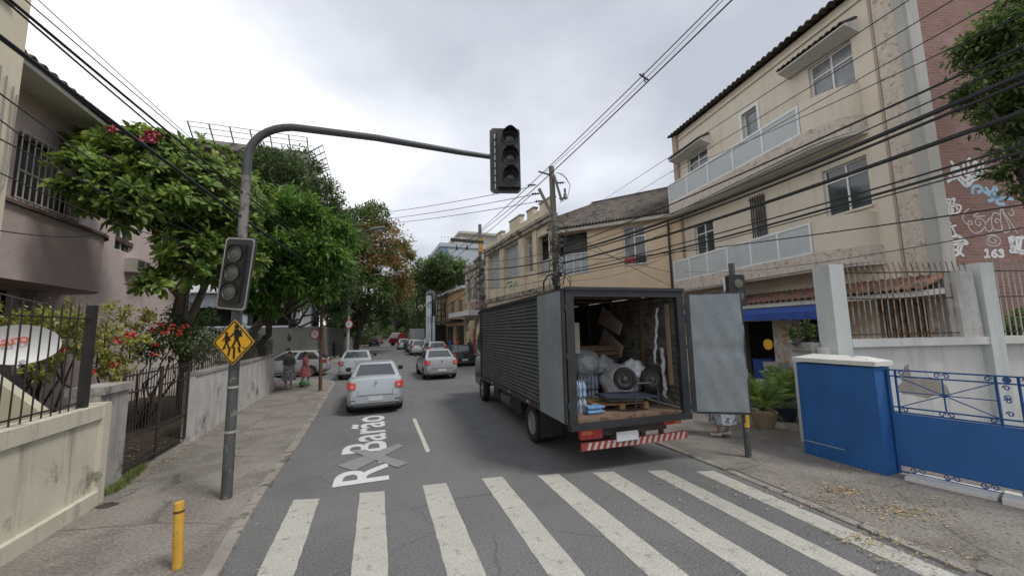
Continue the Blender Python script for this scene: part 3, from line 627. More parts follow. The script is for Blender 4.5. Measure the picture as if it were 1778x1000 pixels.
# gate leaf : frame along gate line
g0 = a1 + nn*.30 + uu*.0; gd = Vector((math.sin(R_(149)), math.cos(R_(149)), 0))
Gt = Fr((g0.x, g0.y), R_(149), .022)      # x runs towards the viewer, y to its left (= behind the gate)
T = thing('driveway_gate', Gt.p(1.5,0,0), 'blue iron driveway gate, solid sheet below and scrolled lattice above', 'gate')
ZT, ZM = 1.68, .98
m = MB()
LX = 5.0
m.box(Gt, .02, LX, -.02, .02, .16, ZM); m.build('sheet', bluep, T)
def scroll(mb, x, z, r, s, sz, y=-.0):
    pts = []
    for i in range(16):
        t = i/15; a = t*math.pi*2.4; rr = r*(1-.72*t); pts.append(Gt.p(x + s*(r - rr*math.cos(a))*.9, y, z + sz*rr*math.sin(a)))
    mb.tube(pts, .008, 5)
sec = [(.12, 1.16), (1.36, 2.4), (2.6, 3.64), (3.84, 4.9)]
m = MB()
for z in (ZT, ZT-.10, ZM+.02, ZM+.10): m.bar(Gt.p(.02,0,z), Gt.p(LX,0,z), .022)
for (a, b) in sec:
    for x in (a, b): m.bar(Gt.p(x,0,ZM), Gt.p(x,0,ZT), .022)
m.bar(Gt.p(.02,0,.02), Gt.p(.02,0,ZT), .04); m.bar(Gt.p(LX,0,.02), Gt.p(LX,0,ZT), .04)
m.bar(Gt.p(.02,0,.05), Gt.p(LX,0,.05), .02); m.bar(Gt.p(.02,0,.16), Gt.p(LX,0,.16), .03)
m.build('gate_frame', bluem, T)
m = MB()
for (a, b) in sec:
    zc = (ZM+.10+ZT-.10)/2; xc = (a+b)/2; z0_, z1_ = ZM+.10, ZT-.10
    for (p, q) in (((a,z0_),(b,z1_)), ((a,z1_),(b,z0_)), ((a,zc),(b,zc)), ((xc,z0_),(xc,z1_))): m.bar(Gt.p(p[0],0,p[1]), Gt.p(q[0],0,q[1]), .014)
    m.lathe(Gt.p(xc,-.012,zc), Gt.v, [(0,.035),(.024,.035)], 8)
m.build('star_lattice', bluem, T)
m = MB()
for (a, b) in sec:
    for (z, s) in ((ZT-.05, 1), (ZM+.06, 1)):
        for xx, dr in ((a+.03, 1), (b-.03, -1), ((a+b)/2-.01, -1), ((a+b)/2+.01, 1)): scroll(m, xx, z, .042, dr, s)
for i in range(len(sec)-1):
    xc = (sec[i][1]+sec[i+1][0])/2
    for z in (ZM+.18, ZM+.36, ZT-.3, ZT-.16): scroll(m, xc-.05, z, .04, 1, 1); 
    m.lathe(Gt.p(xc,-.005,ZT-.05), Gt.v, [(0,.042),(.01,.042)], 12)
for k_ in range(13):
    x = .25+k_*.36; scroll(m, x, .105, .045, 1, 1); scroll(m, x-.02, .105, .045, -1, -1)
m.build('scrollwork', bluem, T)
m = MB(); g1 = Gt.p(.1,-.05,0); m.prism([Gt.p(.15,-.30,.001), Gt.p(1.05,-.27,.001), Gt.p(1.05,.1,.001), Gt.p(.15,.1,.001)], (0,0,.05)); tag(m.build('threshold_slab', white_cap), 'short pale threshold slab next to the blue pillar', 'step')
m = MB(); m.prism([Gt.p(1.1,-.34,.0), Gt.p(3.2,-.32,.0), Gt.p(3.2,.1,.0), Gt.p(1.08,.1,.0)], (0,0,.075)); tag(m.build('threshold_slab', white_cap), 'long thicker pale threshold slab under the blue gate', 'step')
m = MB(); m.prism([Gt.p(0,.12,-.02), Gt.p(6,.12,-.02), Gt.p(6,5,-.02), Gt.p(0,5,-.02)], (0,0,.03)); struct(m, 'driveway', conc)

# ---- white garden wall with ledge, pillars and spiked fence
Wf = Fr((6.28, 7.42), R_(87))     # x to the right, y = behind
T = thing('garden_wall', Wf.p(4,0,0), 'whitewashed wall with ledge and tall square pillars behind the blue gate', 'wall')
m = MB(); m.box(Wf, -.1, 9, .12, .32, 0, 2.02); m.build('wall', offwhite, T)
m = MB(); m.box(Wf, .35, 9, -.02, .34, 2.022, 2.17); m.build('ledge', white_paint if 0 else offwhite, T)
for x in (.02, 3.22, 6.4):
    m = MB(); m.box(Wf, x, x+.30, -.04, .36, 0, 3.66); m.build('pillar', mint, T)
m = MB(); m.prism([Wf.p(2.75,.02,2.172), Wf.p(3.18,.02,2.172), Wf.p(3.12,.02,3.5), Wf.p(2.72,.02,3.5)], -Wf.v*0+Vector((Wf.v.x*.2, Wf.v.y*.2, 0))); m.build('short_pillar', weather_l, T)
m = MB(); rr = random.Random(3)
for (cx_, cz_, r_) in ((1.55,1.15,.26),(1.95,1.2,.3),(1.35,1.35,.14),(1.6,1.5,.12),(2.2,1.12,.16)):
    pass
vs = [Wf.p(x, .118, z) for x, z in ((1.28,1.22),(1.4,1.3),(1.5,1.62),(1.6,1.66),(1.62,1.4),(1.8,1.36),(2.0,1.4),(2.2,1.34),(2.35,1.2),(2.4,1.02),(2.1,1.06),(1.9,.98),(1.6,1.06),(1.4,1.08))]
m.add(vs, [tuple(range(len(vs)))]); m.build('bare_patch', bare, T)
T = thing('spiked_fence', Wf.p(4,0,2.17), 'rusty pale bar fence with curved spikes on the whitewashed wall', 'fence')
def spikes(x0_, x1_, n_, mat):
    for i in range(n_):
        x = x0_ + (x1_-x0_)*i/(n_-1); m = MB()
        m.tube([Wf.p(x,.1,2.18), Wf.p(x,.1,3.5), Wf.p(x-.06,.07,3.62), Wf.p(x-.17,.0,3.70)], [.012,.012,.011,.006], 5); m.build('bar', mat, T)
spikes(.42, 3.1, 22, rust_iron); spikes(3.62, 6.3, 22, M('pale_iron', (.45,.42,.40), .8, .12, 6, .2, c2=(.25,.14,.09), c2t=.6, c2s=6))
for (xa, xb) in ((.34,3.2),(3.54,6.38)):
    for z in (2.26, 2.97, 3.5): m = MB(); m.bar(Wf.p(xa,.1,z), Wf.p(xb,.1,z), .022); m.build('rail', rust_dark, T)
# planter ledge left of the pillar
pl = G(1440,760,.022)
m = MB(); m.prism([Wf.p(-.27,.35,1.95), Wf.p(.0,.35,1.95), Wf.p(.0,.95,1.95), Wf.p(-.27,.95,1.95)], (0,0,.16)); 
T = thing('planter_box', Wf.p(-.4,.5,0), 'grey cement planter on a low wall beside the square pillar', 'planter'); m.build('trough', weather, T)
m = MB(); m.box(Wf, -.15, -.02, .38, .9, 0, 1.948); m.build('base_wall', offwhite, T)

# ---- pedestrian signal pole on the right
pb = G(1300,793,.022); pt = Vector((pb.x-.02, pb.y+.0, 3.72))
T = thing('traffic_signal_pole', pb, 'short dark pole with a small signal head, half hidden by the open truck door', 'traffic light')
m = MB(); m.tube([pb, pb.lerp(pt,.5), pt], .056, 12); m.build('pole', poled, T)
m = MB(); m.tube([pb+Vector((0,0,.55)), pb+Vector((0,0,1.5))], .0585, 12, cap=False); m.build('yellow_band', yellow_b, T)
m = MB(); c = Vector((pt.x-.0, pt.y-.06, 3.30)); Sg = Fr((c.x, c.y), R_(90-6)); 
m.prism([Sg.p(x, -.06, 3.28+z) for x, z in ((-.15,-.42),(.15,-.42),(.17,-.38),(.17,.17),(.14,.2),(-.14,.2),(-.17,.17),(-.17,-.38))], Sg.v*.10); hd_ = m.build('signal_head', black_pl, T)
m = MB(); m.lathe(Sg.p(.03,-.062,3.30), -Sg.v, [(0,.09),(.015,.085),(.02,.03)], 18); m.build('lens', M('lens_amber_grey', (.12,.12,.08), .3, .2, 20, .1), hd_)
m = MB(); m.lathe(Sg.p(.03,-.062,3.06), -Sg.v, [(0,.09),(.015,.085),(.02,.03)], 18); m.build('lens', lens, hd_)

# ---- potted palms
def palm(p, h, r, potr, poth, name, label, cat='plant', potm=terra, seed=1, nf=26, potcat=None):
    rr = random.Random(seed); T = thing(name, p, label, cat, 'potted plants by the shop')
    m = MB(); m.lathe(p, (0,0,1), [(0,potr*.72),(poth*.5,potr*.95),(poth*.86,potr),(poth*.88,potr*1.1),(poth,potr*1.1),(poth,potr*.95),(poth*.93,potr*.9)], 20); m.build('pot', potm, T, smooth=True)
    m = MB(); st = MB(); base = p+Vector((0,0,poth))
    for i in range(nf):
        a = rr.uniform(0, 6.283); el = rr.uniform(.35, 1.45); L = h*rr.uniform(.75, 1.1); pts = []
        for k_ in range(9):
            t = k_/8; hor = L*t*math.cos(el)*(1+.25*t); ver = L*t*math.sin(el) - L*.5*t*t*(1.15-math.sin(el)*.5); pts.append(base + Vector((math.cos(a)*hor*r, math.sin(a)*hor*r, ver)))
        st.tube(pts, [.008]*8+[.002], 4)
        for k_ in range(2, 9):
            for s in (0, .5):
                if k_ == 8 and s: continue
                q = pts[k_] if s == 0 else (pts[k_]+pts[k_+1])/2 if k_ < 8 else pts[k_]; d = (pts[min(k_+1,8)]-pts[k_-1]).normalized(); sd_ = d.cross(Vector((0,0,1))).normalized()
                for sg in (-1, 1):
                    l = .20*(1.15 - abs(k_-4)/7)*h; tip = q + (sd_*sg*.8+d*.7+Vector((0,0,-.25))).normalized()*l; w = d*.014*h+Vector((0,0,.006)); m.add([q-w, q+w, tip], [(0,1,2)])
    m.build('fronds', leaf_palm, T); st.build('stems', leaf_md, T); return T
palm(G(1328,742,.022), 1.2, 1.0, .27, .38, 'potted_palm', 'bushy palm in a clay pot nearest the pole by the shop', seed=2, nf=34)
palm(G(1392,738,.022)+Vector((-.05,.5,0)), 1.35, .9, .30, .45, 'potted_palm', 'taller potted palm against the blue pillar, in a dark blue pot', potm=M('pot_blue', (.02,.03,.07), .4, .1, 3, 0), seed=5, nf=30)

# ---- fallen leaves
rr = random.Random(11); m = MB()
def leaf_at(x, y, z, s):
    a = rr.uniform(0, 6.28); ca, sa = math.cos(a)*s, math.sin(a)*s; t = rr.uniform(-.3,.3)*s
    m.add([(x-ca, y-sa, z+.006), (x-sa*.4, y+ca*.4, z+.01+abs(t)), (x+ca, y+sa, z+.006+abs(t)), (x+sa*.4, y-ca*.4, z+.005)], [(0,1,2,3)])
spots = [((1465,850),.16,150),((1560,885),.3,130),((1600,890),.3,120),((1500,930),.2,120),((1440,870),.35,90),((1400,850),.6,90),((1550,870),.5,90),((1600,960),.35,110),((1250,850),.8,60),((1650,930),.8,70),((1480,815),.25,60)]
for (px, sdv, n_) in spots:
    c = G(px[0], px[1], .045)
    for i in range(n_):
        x, y = c.x+rr.gauss(0, sdv), c.y+rr.gauss(0, sdv*.45); leaf_at(x, y, .026, rr.uniform(.012,.03))
tag(m.build('fallen_leaves', dryleaf), 'scattered dry yellow leaves on the right pavement', None, None, 'stuff')

# ================================================================== TRUCK
K = Fr((.963, 6.60), R_(-17.2))      # rear left corner; x forward along truck, y left (truck spans y 0..-2.5)
TW, TL, ZF, ZT_ = 2.44, 7.0, .90, 3.20
T = thing('box_truck', K.p(3.6, -TW/2, 0), 'dark box truck parked at the kerb with both rear doors swung open', 'truck')
def ribs(mb, x0, x1, y, z0, z1, pitch, amp, sgn):
    n = int((z1-z0)/pitch)*4; prof = []
    for i in range(n+1):
        z = z0+(z1-z0)*i/n; prof.append((y + sgn*amp*(0, 1, 1, 0)[i % 4], z))
    k = 10; mb.grid([[K.p(x0+(x1-x0)*j/k, yy, z) for yy, z in prof] for j in range(k+1)])
m = MB(); ribs(m, .08, TL, .0, ZF+.05, ZT_-.05, .082, .022, 1)
m.build('side_panel', truck_dark, T)
m = MB(); ribs(m, .08, TL, -TW, ZF+.05, ZT_-.05, .082, .022, -1); m.build('side_panel', truck_dark, T)
m = MB(); ribs(m, .08, TL-.05, -TW+.03, ZF+.05, ZT_-.06, .11, .018, 1); ribs(m, .08, TL-.05, -.03, ZF+.05, ZT_-.06, .11, .018, -1)
m.build('inner_lining', truck_in, T)
m = MB(); m.box(K, TL-.04, TL, -TW, 0, ZF, ZT_); m.build('front_bulkhead', truck_dark, T)
m = MB(); m.box(K, .0, TL+.01, -TW-.03, .03, ZT_-.03, ZT_+.02); m.build('roof', truck_frame, T)
m = MB(); m.box(K, .02, TL-.05, -TW+.04, -.04, ZF-.02, ZF+.03); m.build('floor', wood_floor, T)
m = MB()
for x in (1.2, 2.4, 3.6, 4.8):
    m.box(K, x-.03, x+.03, -TW+.05, -TW+.09, ZF+.031, ZT_-.04); m.box(K, x-.03, x+.03, -TW+.05, -.05, ZT_-.09, ZT_-.035)
m.build('inner_ribs', M('brown_post', (.14,.09,.06), .8, .2, 5, .2), T)
for bx_ in ((.32,-2.34,1.35,2.95),):
    m = MB(); m.box(K, bx_[0]-.05, bx_[0]+.05, bx_[1]-.03, bx_[1], bx_[2], bx_[3]); m.build('pine_slat', M('pale_slat', (.30,.23,.16), .8, .1, 5, .1), T)
m = MB(); m.box(K, -.02, .078, -.12, .035, ZF-.13, ZT_-.032); m.build('door_post', truck_frame, T)
m = MB(); m.box(K, -.02, .078, -TW-.035, -TW+.12, ZF-.13, ZT_-.032); m.build('door_post', truck_frame, T)
m = MB(); m.box(K, -.02, .078, -TW+.12, -.12, ZT_-.14, ZT_-.032); m.box(K, -.05, .0, -TW-.05, .05, ZT_-.028, ZT_+.03); m.build('header_beam', truck_frame, T)
m = MB(); m.box(K, -.06, .06, -TW-.03, .03, ZF-.13, ZF-.02); m.build('sill_beam', truck_frame, T)
m = MB(); m.box(K, .08, TL, .005, .04, ZF-.06, ZF+.05); m.build('side_rail', truck_frame, T)
m = MB(); m.box(K, .08, TL, .005, .04, ZT_-.06, ZT_-.03); m.build('side_rail', truck_frame, T)
m = MB(); m.box(K, TL-.06, TL+.012, -.02, .045, ZF+.05, ZT_-.06); m.build('corner_post', truck_frame, T)
# small bright hatch opening in the left lining and load lashings
# doors
m = MB(); dz0, dz1 = ZF-.02, ZT_-.03
m.box(K, .05, 1.22, .06, .095, dz0, dz1); d = m.build('rear_door', galv, T); d['label'] = 'galvanised rear door folded flat along the truck side'
m = MB(); m.box(K, .0, .06, .05, .10, dz0, dz1); m.build('door_edge', truck_frame, d)
m = MB()
for z in (dz0+.3, (dz0+dz1)/2, dz1-.3): m.box(K, -.02, .04, .036, .06, z-.05, z+.05)
m.build('hinge', truck_frame, d)
h0 = K.p(.0, -TW-.06, 0); h1 = Vector((4.34, 7.12, 0)); dd = (h1-h0); Dr = Fr((h0.x, h0.y), math.atan2(dd.x, dd.y)); DL = dd.length
dz1 -= .05; m = MB(); nx_, nz_ = 14, 24; rr = random.Random(5); rowsf = []
for j in range(nz_+1):
    z = dz0+.02+(dz1-dz0-.04)*j/nz_; rowsf.append([Dr.p(.09+(DL-.09)*i/nx_, -.02+.006*math.sin(i*1.3+j*.7)+rr.uniform(-.002,.002)+(.012 if j in (12,13) else 0), z) for i in range(nx_+1)])
m.grid(rowsf); m.grid([[p+Dr.v*.035 for p in r] for r in rowsf]); d = m.build('rear_door', galv, T, smooth=True); d['label'] = 'galvanised rear door swung out to the right'
m = MB(); m.box(Dr, .02, .10, -.03, .03, dz0, dz1); m.box(Dr, .10, DL, -.026, .024, dz0-.02, dz0+.018); m.box(Dr, DL-.015, DL+.008, -.024, .02, dz0+.018, dz1); m.box(Dr, .10, DL-.015, -.024, .02, dz1-.018, dz1+.004); m.build('door_edge', truck_frame, d)
m = MB()
for z in (dz0+.1, (dz0+dz1)/2+.1): m.box(Dr, -.07, .03, -.035, .0, z-.035, z+.035)
m.build('hinge', truck_frame, d)
# chassis
m = MB()
for y in (-.75, -1.69): m.box(K, .15, 8.4, y-.04, y+.04, .62, .80)
for x in (.5, 1.5, 2.9, 4.0, 5.2, 6.4): m.box(K, x-.04, x+.04, -2.3, -.14, .80, .875)
m.build('chassis', iron, T)
m = MB(); m.box(K, .10, .22, -2.0, -.44, .60, .78); m.box(K, .12, .18, -1.05, -.95, .42, .60); m.box(K, .12, .18, -1.55, -1.45, .42, .60); m.box(K,.12,.18,-1.95,-1.87,.38,.6); m.build('rear_crossmember', M('rust_dark_frame', (.05,.035,.03), .8, .3, 6, .3), T)
# striped bumper
bmp = MB(); by0, by1 = -.20, -2.42; bz0, bz1 = .40, .53
bmp.box(K, .05, .09, by1, by0, bz0, bz1); bp = bmp.build('bumper', redst, T)
m = MB(); n_ = 18; wdt = (by0-by1)/n_
for i in range(n_):
    if i == 0: continue
    ya = by0 - wdt*i; sk = .05; m.add([K.p(.047, ya+sk*.5+.0, bz0+.004), K.p(.047, ya-wdt*.48+sk*.5, bz0+.004), K.p(.047, ya-wdt*.48-sk*.5, bz1-.004), K.p(.047, ya-sk*.5, bz1-.004)], [(0,1,2,3)])
m.build('white_stripes', whst, bp)
m = MB(); m.box(K, .02, .035, -1.32, -.88, .50, .66); m.build('number_plate', plate, T)
rr = random.Random(2)
m = MB()
m = MB(); m.box(K, .06, .14, -.62, -.20, .58, .74); tl = m.build('tail_light', redl, T)
m = MB(); m.box(K, .05, .059, -.42, -.21, .66, .73); m.build('indicator', orl, tl)
m = MB(); m.box(K, .06, .14, -2.3, -1.92, .68, .755); tl = m.build('tail_light', redl, T)
m = MB(); m.box(K, .05, .059, -2.28, -2.14, .69, .745); m.build('indicator', orl, tl)
# side reflectors
for x in (1.95, 3.4, 5.2):
    m = MB(); m.box(K, x, x+.12, .041, .045, ZF-.02, ZF+.03); m.build('reflector', redst, T)
    m = MB(); m.box(K, x+.121, x+.24, .041, .045, ZF-.02, ZF+.03); m.build('reflector', whst, T)
def wheel(fr, x, y, z, R0, w, root, side=1, deep=.05, rm=None, name='wheel'):
    """wheel with axle along frame y; side=+1 outer face to +y"""
    o = fr.p(x, y, z); ax = fr.v*side; m = MB()
    m.lathe(o - ax*(w/2), ax, [(0,R0*.62),(0,R0*.9),(w*.1,R0*.98),(w*.3,R0),(w*.7,R0),(w*.9,R0*.98),(w,R0*.9),(w+.006,R0*.72),(w-.01,R0*.62),(w*.5,R0*.58)], 28); t = m.build('wheel', tyre, root, smooth=True)
    m = MB(); m.lathe(o + ax*(w/2-.02), ax, [(-.03,R0*.60),(0,R0*.61),(.0,R0*.55),(-deep,R0*.48),(-deep,R0*.24),(-deep+.05,R0*.2),(-deep+.06,R0*.05)], 24); m.build('rim', rm or rimm, t, smooth=True)
    return t
XR, XF = 2.18, 7.45
wheel(K, XR, -.16, .42, .42, .22, T, 1, .10); wheel(K, XR, -.44, .42, .42, .22, T, 1, .1)
wheel(K, XR, -TW+.16, .42, .42, .22, T, -1, .10); wheel(K, XR, -TW+.44, .42, .42, .22, T, -1, .1)
wheel(K, XF, -.20, .42, .42, .22, T, 1, .02); wheel(K, XF, -TW+.20, .42, .42, .22, T, -1, .02)
m = MB(); m.tube([K.p(XR,-.4,.42), K.p(XR,-TW+.4,.42)], .09, 10); m.lathe(K.p(XR,-TW/2-.15,.42), K.v, [(0,.08),(.05,.2),(.25,.2),(.3,.08)], 14); m.build('rear_axle', iron, T)
m = MB()
arc = [K.p(XR+.50*math.cos(a), 0, .42+.50*math.sin(a)) for a in np.linspace(.15, math.pi+.1, 12)]
m.grid([[p-K.v*.03 for p in arc], [p-K.v*.52 for p in arc]]); m.build('mudguard', black_pl, T)
m = MB(); m.box(K, XR-.62, XR-.60, -.52, -.04, .25, .82); m.build('mud_flap', black_pl, T)
m = MB(); m.lathe(K.p(4.0,-.28,.56), K.u, [(0,.0),(.0,.20),(.03,.22),(.85,.22),(.88,.20),(.88,0)], 16); m.build('fuel_tank', M('tank_grey', (.09,.09,.085), .5, .2, 4, .1), T, smooth=True)
m = MB(); m.box(K, 5.2, 5.8, -.5, -.12, .42, .8); m.build('battery_box', iron, T)
m = MB(); m.box(K, 3.1, 3.55, -.5, -.12, .38, .74); m.build('tool_box', iron, T)
# cab
cabm = M('cab_paint', (.06,.062,.066), .35, .1, 4, .03, coat=.4)
m = MB(); cp = [(7.12,.55),(7.05,.62),(7.05,2.25),(7.25,2.42),(8.15,2.42),(8.45,2.25),(8.85,1.35),(8.92,1.2),(8.92,.55),(8.80,.45),(7.98,.45),(7.90,.75),(7.7,.92),(7.2,.92),(7.12,.75)]
m.prism([K.p(x,-.16,z) for x,z in cp], -K.v*(TW-.32)); cab = m.build('cab', cabm, T)
m = MB(); m.prism([K.p(x,-.157,z) for x,z in ((7.5,1.35),(7.5,2.2),(8.2,2.2),(8.62,1.35))], K.v*.006); m.build('window', glass, cab)
m = MB(); m.prism([K.p(x,-TW+.157,z) for x,z in ((7.5,1.35),(7.5,2.2),(8.2,2.2),(8.62,1.35))], -K.v*.006); m.build('window', glass, cab)
m = MB(); m.add([K.p(8.46,-.3,2.2),K.p(8.46,-TW+.3,2.2),K.p(8.86,-TW+.26,1.36),K.p(8.86,-.26,1.36)], [(0,1,2,3)]); m.build('windscreen', glass, cab)
m = MB(); m.tube([K.p(8.5,-.15,2.1), K.p(8.55,.12,2.05), K.p(8.55,.14,1.6), K.p(8.6,-.15,1.5)], .014, 6); mr = m.build('mirror_arm', black_pl, cab)
m = MB(); m.box(K, 8.5, 8.56, .0, .17, 1.62, 1.98); m.build('mirror', black_pl, cab)
m = MB(); m.box(K, 7.2, 7.95, -.6, -.05, .88, .915); m.build('wheel_arch', black_pl, T)
m = MB(); m.box(K, 7.3, 7.42, -.155, -.15, 1.0, 1.3); m.build('sticker', M('sticker_pale', (.5,.35,.33), .6, .3, 12, 0), cab)

# ---- load inside the truck
def blob(fr, c, r, mat, name, label, cat, seed=0, amp=.12, group=None, n=26, k=18):
    from mathutils import noise as mn
    m = MB(); rows = []
    for i in range(k+1):
        t = math.pi*i/k; row = []
        for j in range(n):
            a = 2*math.pi*j/n; d = Vector((math.sin(t)*math.cos(a), math.sin(t)*math.sin(a), math.cos(t)))
            f = 1 + amp*mn.noise(d*2.2+Vector((seed*3.1,0,0)))*2 + amp*.5*mn.noise(d*7+Vector((seed,5,0)))*1.5
            q = fr.p(c[0]+d.x*r[0]*f, c[1]+d.y*r[1]*f, c[2]+max(-r[2]*.93, d.z*r[2]*f)); row.append(q)
        rows.append(row)
    m.grid(rows, True); return tag(m.build(name, mat, smooth='all'), label, cat, group)
zf = ZF+.031
# pallets
def KL(p): d = Vector((p.x,p.y,0)) - K.o; return d.dot(K.u), d.dot(K.v)
def wallY(px):          # distance at which the sight line through px meets the right inner wall
    d = ray(px, 600); o = K.p(0, -TW+.07, 0); t = K.v.dot(o)/K.v.dot(Vector((d.x, d.y, 0))); return d.y*t
def pallet(x, y, z, lab, rot=0):
    f = Fr((K.p(x,y,0).x, K.p(x,y,0).y), K.h+rot, 0); T2 = thing('pallet', f.p(0,0,z), lab, 'pallet')
    for i in range(3): m = MB(); m.box(f, -.5, .5, -.55+i*.5, -.45+i*.5, z, z+.022); m.build('base_board', pine, T2)
    for i in range(3):
        for j in range(3): m = MB(); m.box(f, -.5+j*.45, -.4+j*.45, -.55+i*.5, -.45+i*.5, z+.0225, z+.095); m.build('block', pine, T2)
    for i in range(7): m = MB(); m.box(f, -.5+i*.15, -.4+i*.15+.0, -.55, .55, z+.0955, z+.115); m.build('deck_board', pine, T2)
pallet(.95, -1.35, zf, 'pine pallet lying on the truck floor behind the water packs', R_(4))
m = MB(); f = Fr((K.p(.85,-1.5,0).x, K.p(.85,-1.5,0).y), K.h+.3); m.prism([f.p(-.25,-.4,zf+.13), f.p(.3,-.42,zf+.14), f.p(.22,.35,zf+.13), f.p(-.22,.3,zf+.12)], (0,0,.012)); tag(m.build('pale_board', M('board_pale', (.50,.47,.42), .8, .1, 4, .1)), 'pale flat board lying on the pallet', 'board')
def sheet(pix, lab):
    m = MB(); pts = [P(x, y, wallY(x)*.965) for x, y in pix]; m.prism(pts, K.v*.03); tag(m.build('cardboard_sheet', M('cardboard_inner', (.46,.35,.29), .9, .08, 3, .1)), lab, 'cardboard', 'cardboard sheets inside the truck')
sheet([(1039,560),(1048,532),(1081,562),(1076,581)], 'upper tilted cardboard sheet hanging inside the truck')
sheet([(1041,600),(1050,570),(1083,602),(1079,620),(1062,619)], 'lower tilted cardboard sheet above the plastic bags')
def cen(px, py, Y): p = P(px, py, Y); a, b = KL(p); return (a, b, p.z)
c = cen(1010, 606, 9.2); m = MB()
for i in range(6): m.box(K, c[0]-.5+random.uniform(-.1,.1), c[0]+.9, c[1]-.75+i*.03, c[1]+.9, c[2]-.12+i*.035, c[2]-.09+i*.035)
tag(m.build('flattened_cartons', M('carton_brown', (.20,.13,.08), .9, .3, 4, .1)), 'pile of flattened brown cartons behind the plastic bags', 'cardboard')
m = MB(); m.box(K, c[0]-.45, c[0]+.85, c[1]-.7, c[1]+.9, zf, c[2]-.125); tag(m.build('crate_stack', M('crate_dark', (.09,.05,.045), .8, .3, 4, .2)), 'dark crate block deep in the truck under the cartons', 'crate')
blob(K, cen(1014,632,8.5), (.34,.36,.32), bag, 'plastic_bag', 'round clear plastic bag nearest the left door post', 'plastic bag', 1, .09, 'clear plastic bags')
blob(K, cen(1042,637,8.7), (.30,.32,.27), bag, 'plastic_bag', 'crumpled clear plastic bag between the round bag and the wrapped bundle', 'plastic bag', 4, .14, 'clear plastic bags')
blob(K, (cen(1078,655,8.15)[0], cen(1078,655,8.15)[1], zf+.40), (.36,.44,.40), M('wrap_film', (.50,.50,.51), .3, .25, 7, 1.0, spec=.9), 'wrapped_bundle', 'big bundle wrapped in grey plastic film behind the loose wheel', 'bundle', 7, .10)
blob(K, cen(1100,645,8.0), (.24,.24,.26), M('wrap_film2', (.54,.55,.57), .3, .25, 8, 1.0, spec=.9), 'wrapped_bundle', 'smaller wrapped bundle on top of the big grey one', 'bundle', 9, .12)
def bottle(mb, o, r, h): mb.lathe(o, (0,0,1), [(0,r*.9),(.01,r),(h*.3,r*.96),(h*.34,r*.9),(h*.4,r),(h*.68,r),(h*.85,r*.45),(h*.88,r*.3),(h,r*.3)], 8)
def pack(c, nx, ny, lab, mat, h=.29):
    x, y, z = c; T2 = thing('water_pack', K.p(x,y,z), lab, 'bottles', 'water bottle packs in the truck')
    for i in range(nx):
        for j in range(ny): m = MB(); bottle(m, K.p(x+i*.088, y-j*.088, z), .043, h); m.build('bottle', mat, T2, smooth=True)
c = cen(1003, 700, 7.15); a0_ = (c[0], c[1]+.04, zf)
pack(a0_, 3, 3, 'lowest water bottle pack by the left door post', pale_bottle)
pack((a0_[0], a0_[1], zf+.30), 3, 3, 'top water bottle pack by the left door post', M('bottle_blue_clear', (.30,.40,.52), .2, .35, 14, .3, spec=.8))
c = cen(1018, 690, 8.05); mbg = M('bottle_grey_blue', (.24,.28,.33), .3, .3, 14, .3, spec=.8)
pack((c[0], c[1]+.1, zf), 2, 5, 'row of water bottles behind the front packs', mbg)
pack((c[0], c[1]+.1, zf+.30), 2, 5, 'row of bottles stacked second behind the front packs', mbg)
c = cen(1017, 700, 7.1)
T2 = thing('water_pack', K.p(c[0],c[1],zf), 'small blue water bottle pack lying at the edge of the truck floor', 'bottles')
for i in range(2):
    for j in range(2):
        m = MB(); m.lathe(K.p(c[0]-.06+i*.085,c[1],zf+.042+j*.075), -K.v, [(0,.036),(.01,.041),(.12,.041),(.14,.037),(.25,.041),(.31,.02),(.35,.015)], 8); m.build('bottle', blue_bottle, T2, smooth=True)
def loose(px, py, Y, a, lab):
    x, y, z = cen(px, py, Y); f = Fr((K.p(x,y,0).x, K.p(x,y,0).y), K.h+a); T2 = thing('loose_wheel', f.p(0,0,z-.22), lab, 'wheel', 'loose wheels in the truck'); wheel(f, 0, 0, z, .225, .13, T2, 1, .03, rm=M('rim_dark', (.10,.09,.085), .6, .2, 8, .1))
loose(1085, 657, 7.65, R_(-64), 'dark loose wheel in front of the wrapped bundle')
loose(1131, 657, 7.75, R_(-80), 'dark loose wheel by the right side wall of the truck')
T2 = thing('hand_cart', K.p(.45,-1.6,zf), 'blue grey tube hand cart standing on the truck floor', 'cart')
cm = M('cart_blue_grey', (.03,.04,.06), .5, .1, 5, 0)
A1, A2 = cen(1103, 690, 7.15), cen(1143, 690, 7.3)
tb = lambda c_, z: K.p(c_[0], c_[1], z)
m = MB(); m.tube([tb(A1,zf+.02), tb(A1,zf+.46), tb(A1,zf+.52)*.85+tb(A2,zf+.52)*.15, tb(A1,zf+.52)*.25+tb(A2,zf+.52)*.75, tb(A2,zf+.42), tb(A2,zf+.02)], .014, 6); m.build('handle', cm, T2)
m = MB(); m.prism([tb(A1,zf+.24), tb(A2,zf+.24), tb(A2,zf+.24)+K.u*.7, tb(A1,zf+.24)+K.u*.7+K.v*.45, tb(A1,zf+.24)+K.v*.45+K.u*.3], (0,0,.03)); m.build('deck', cm, T2)
rr = random.Random(8)
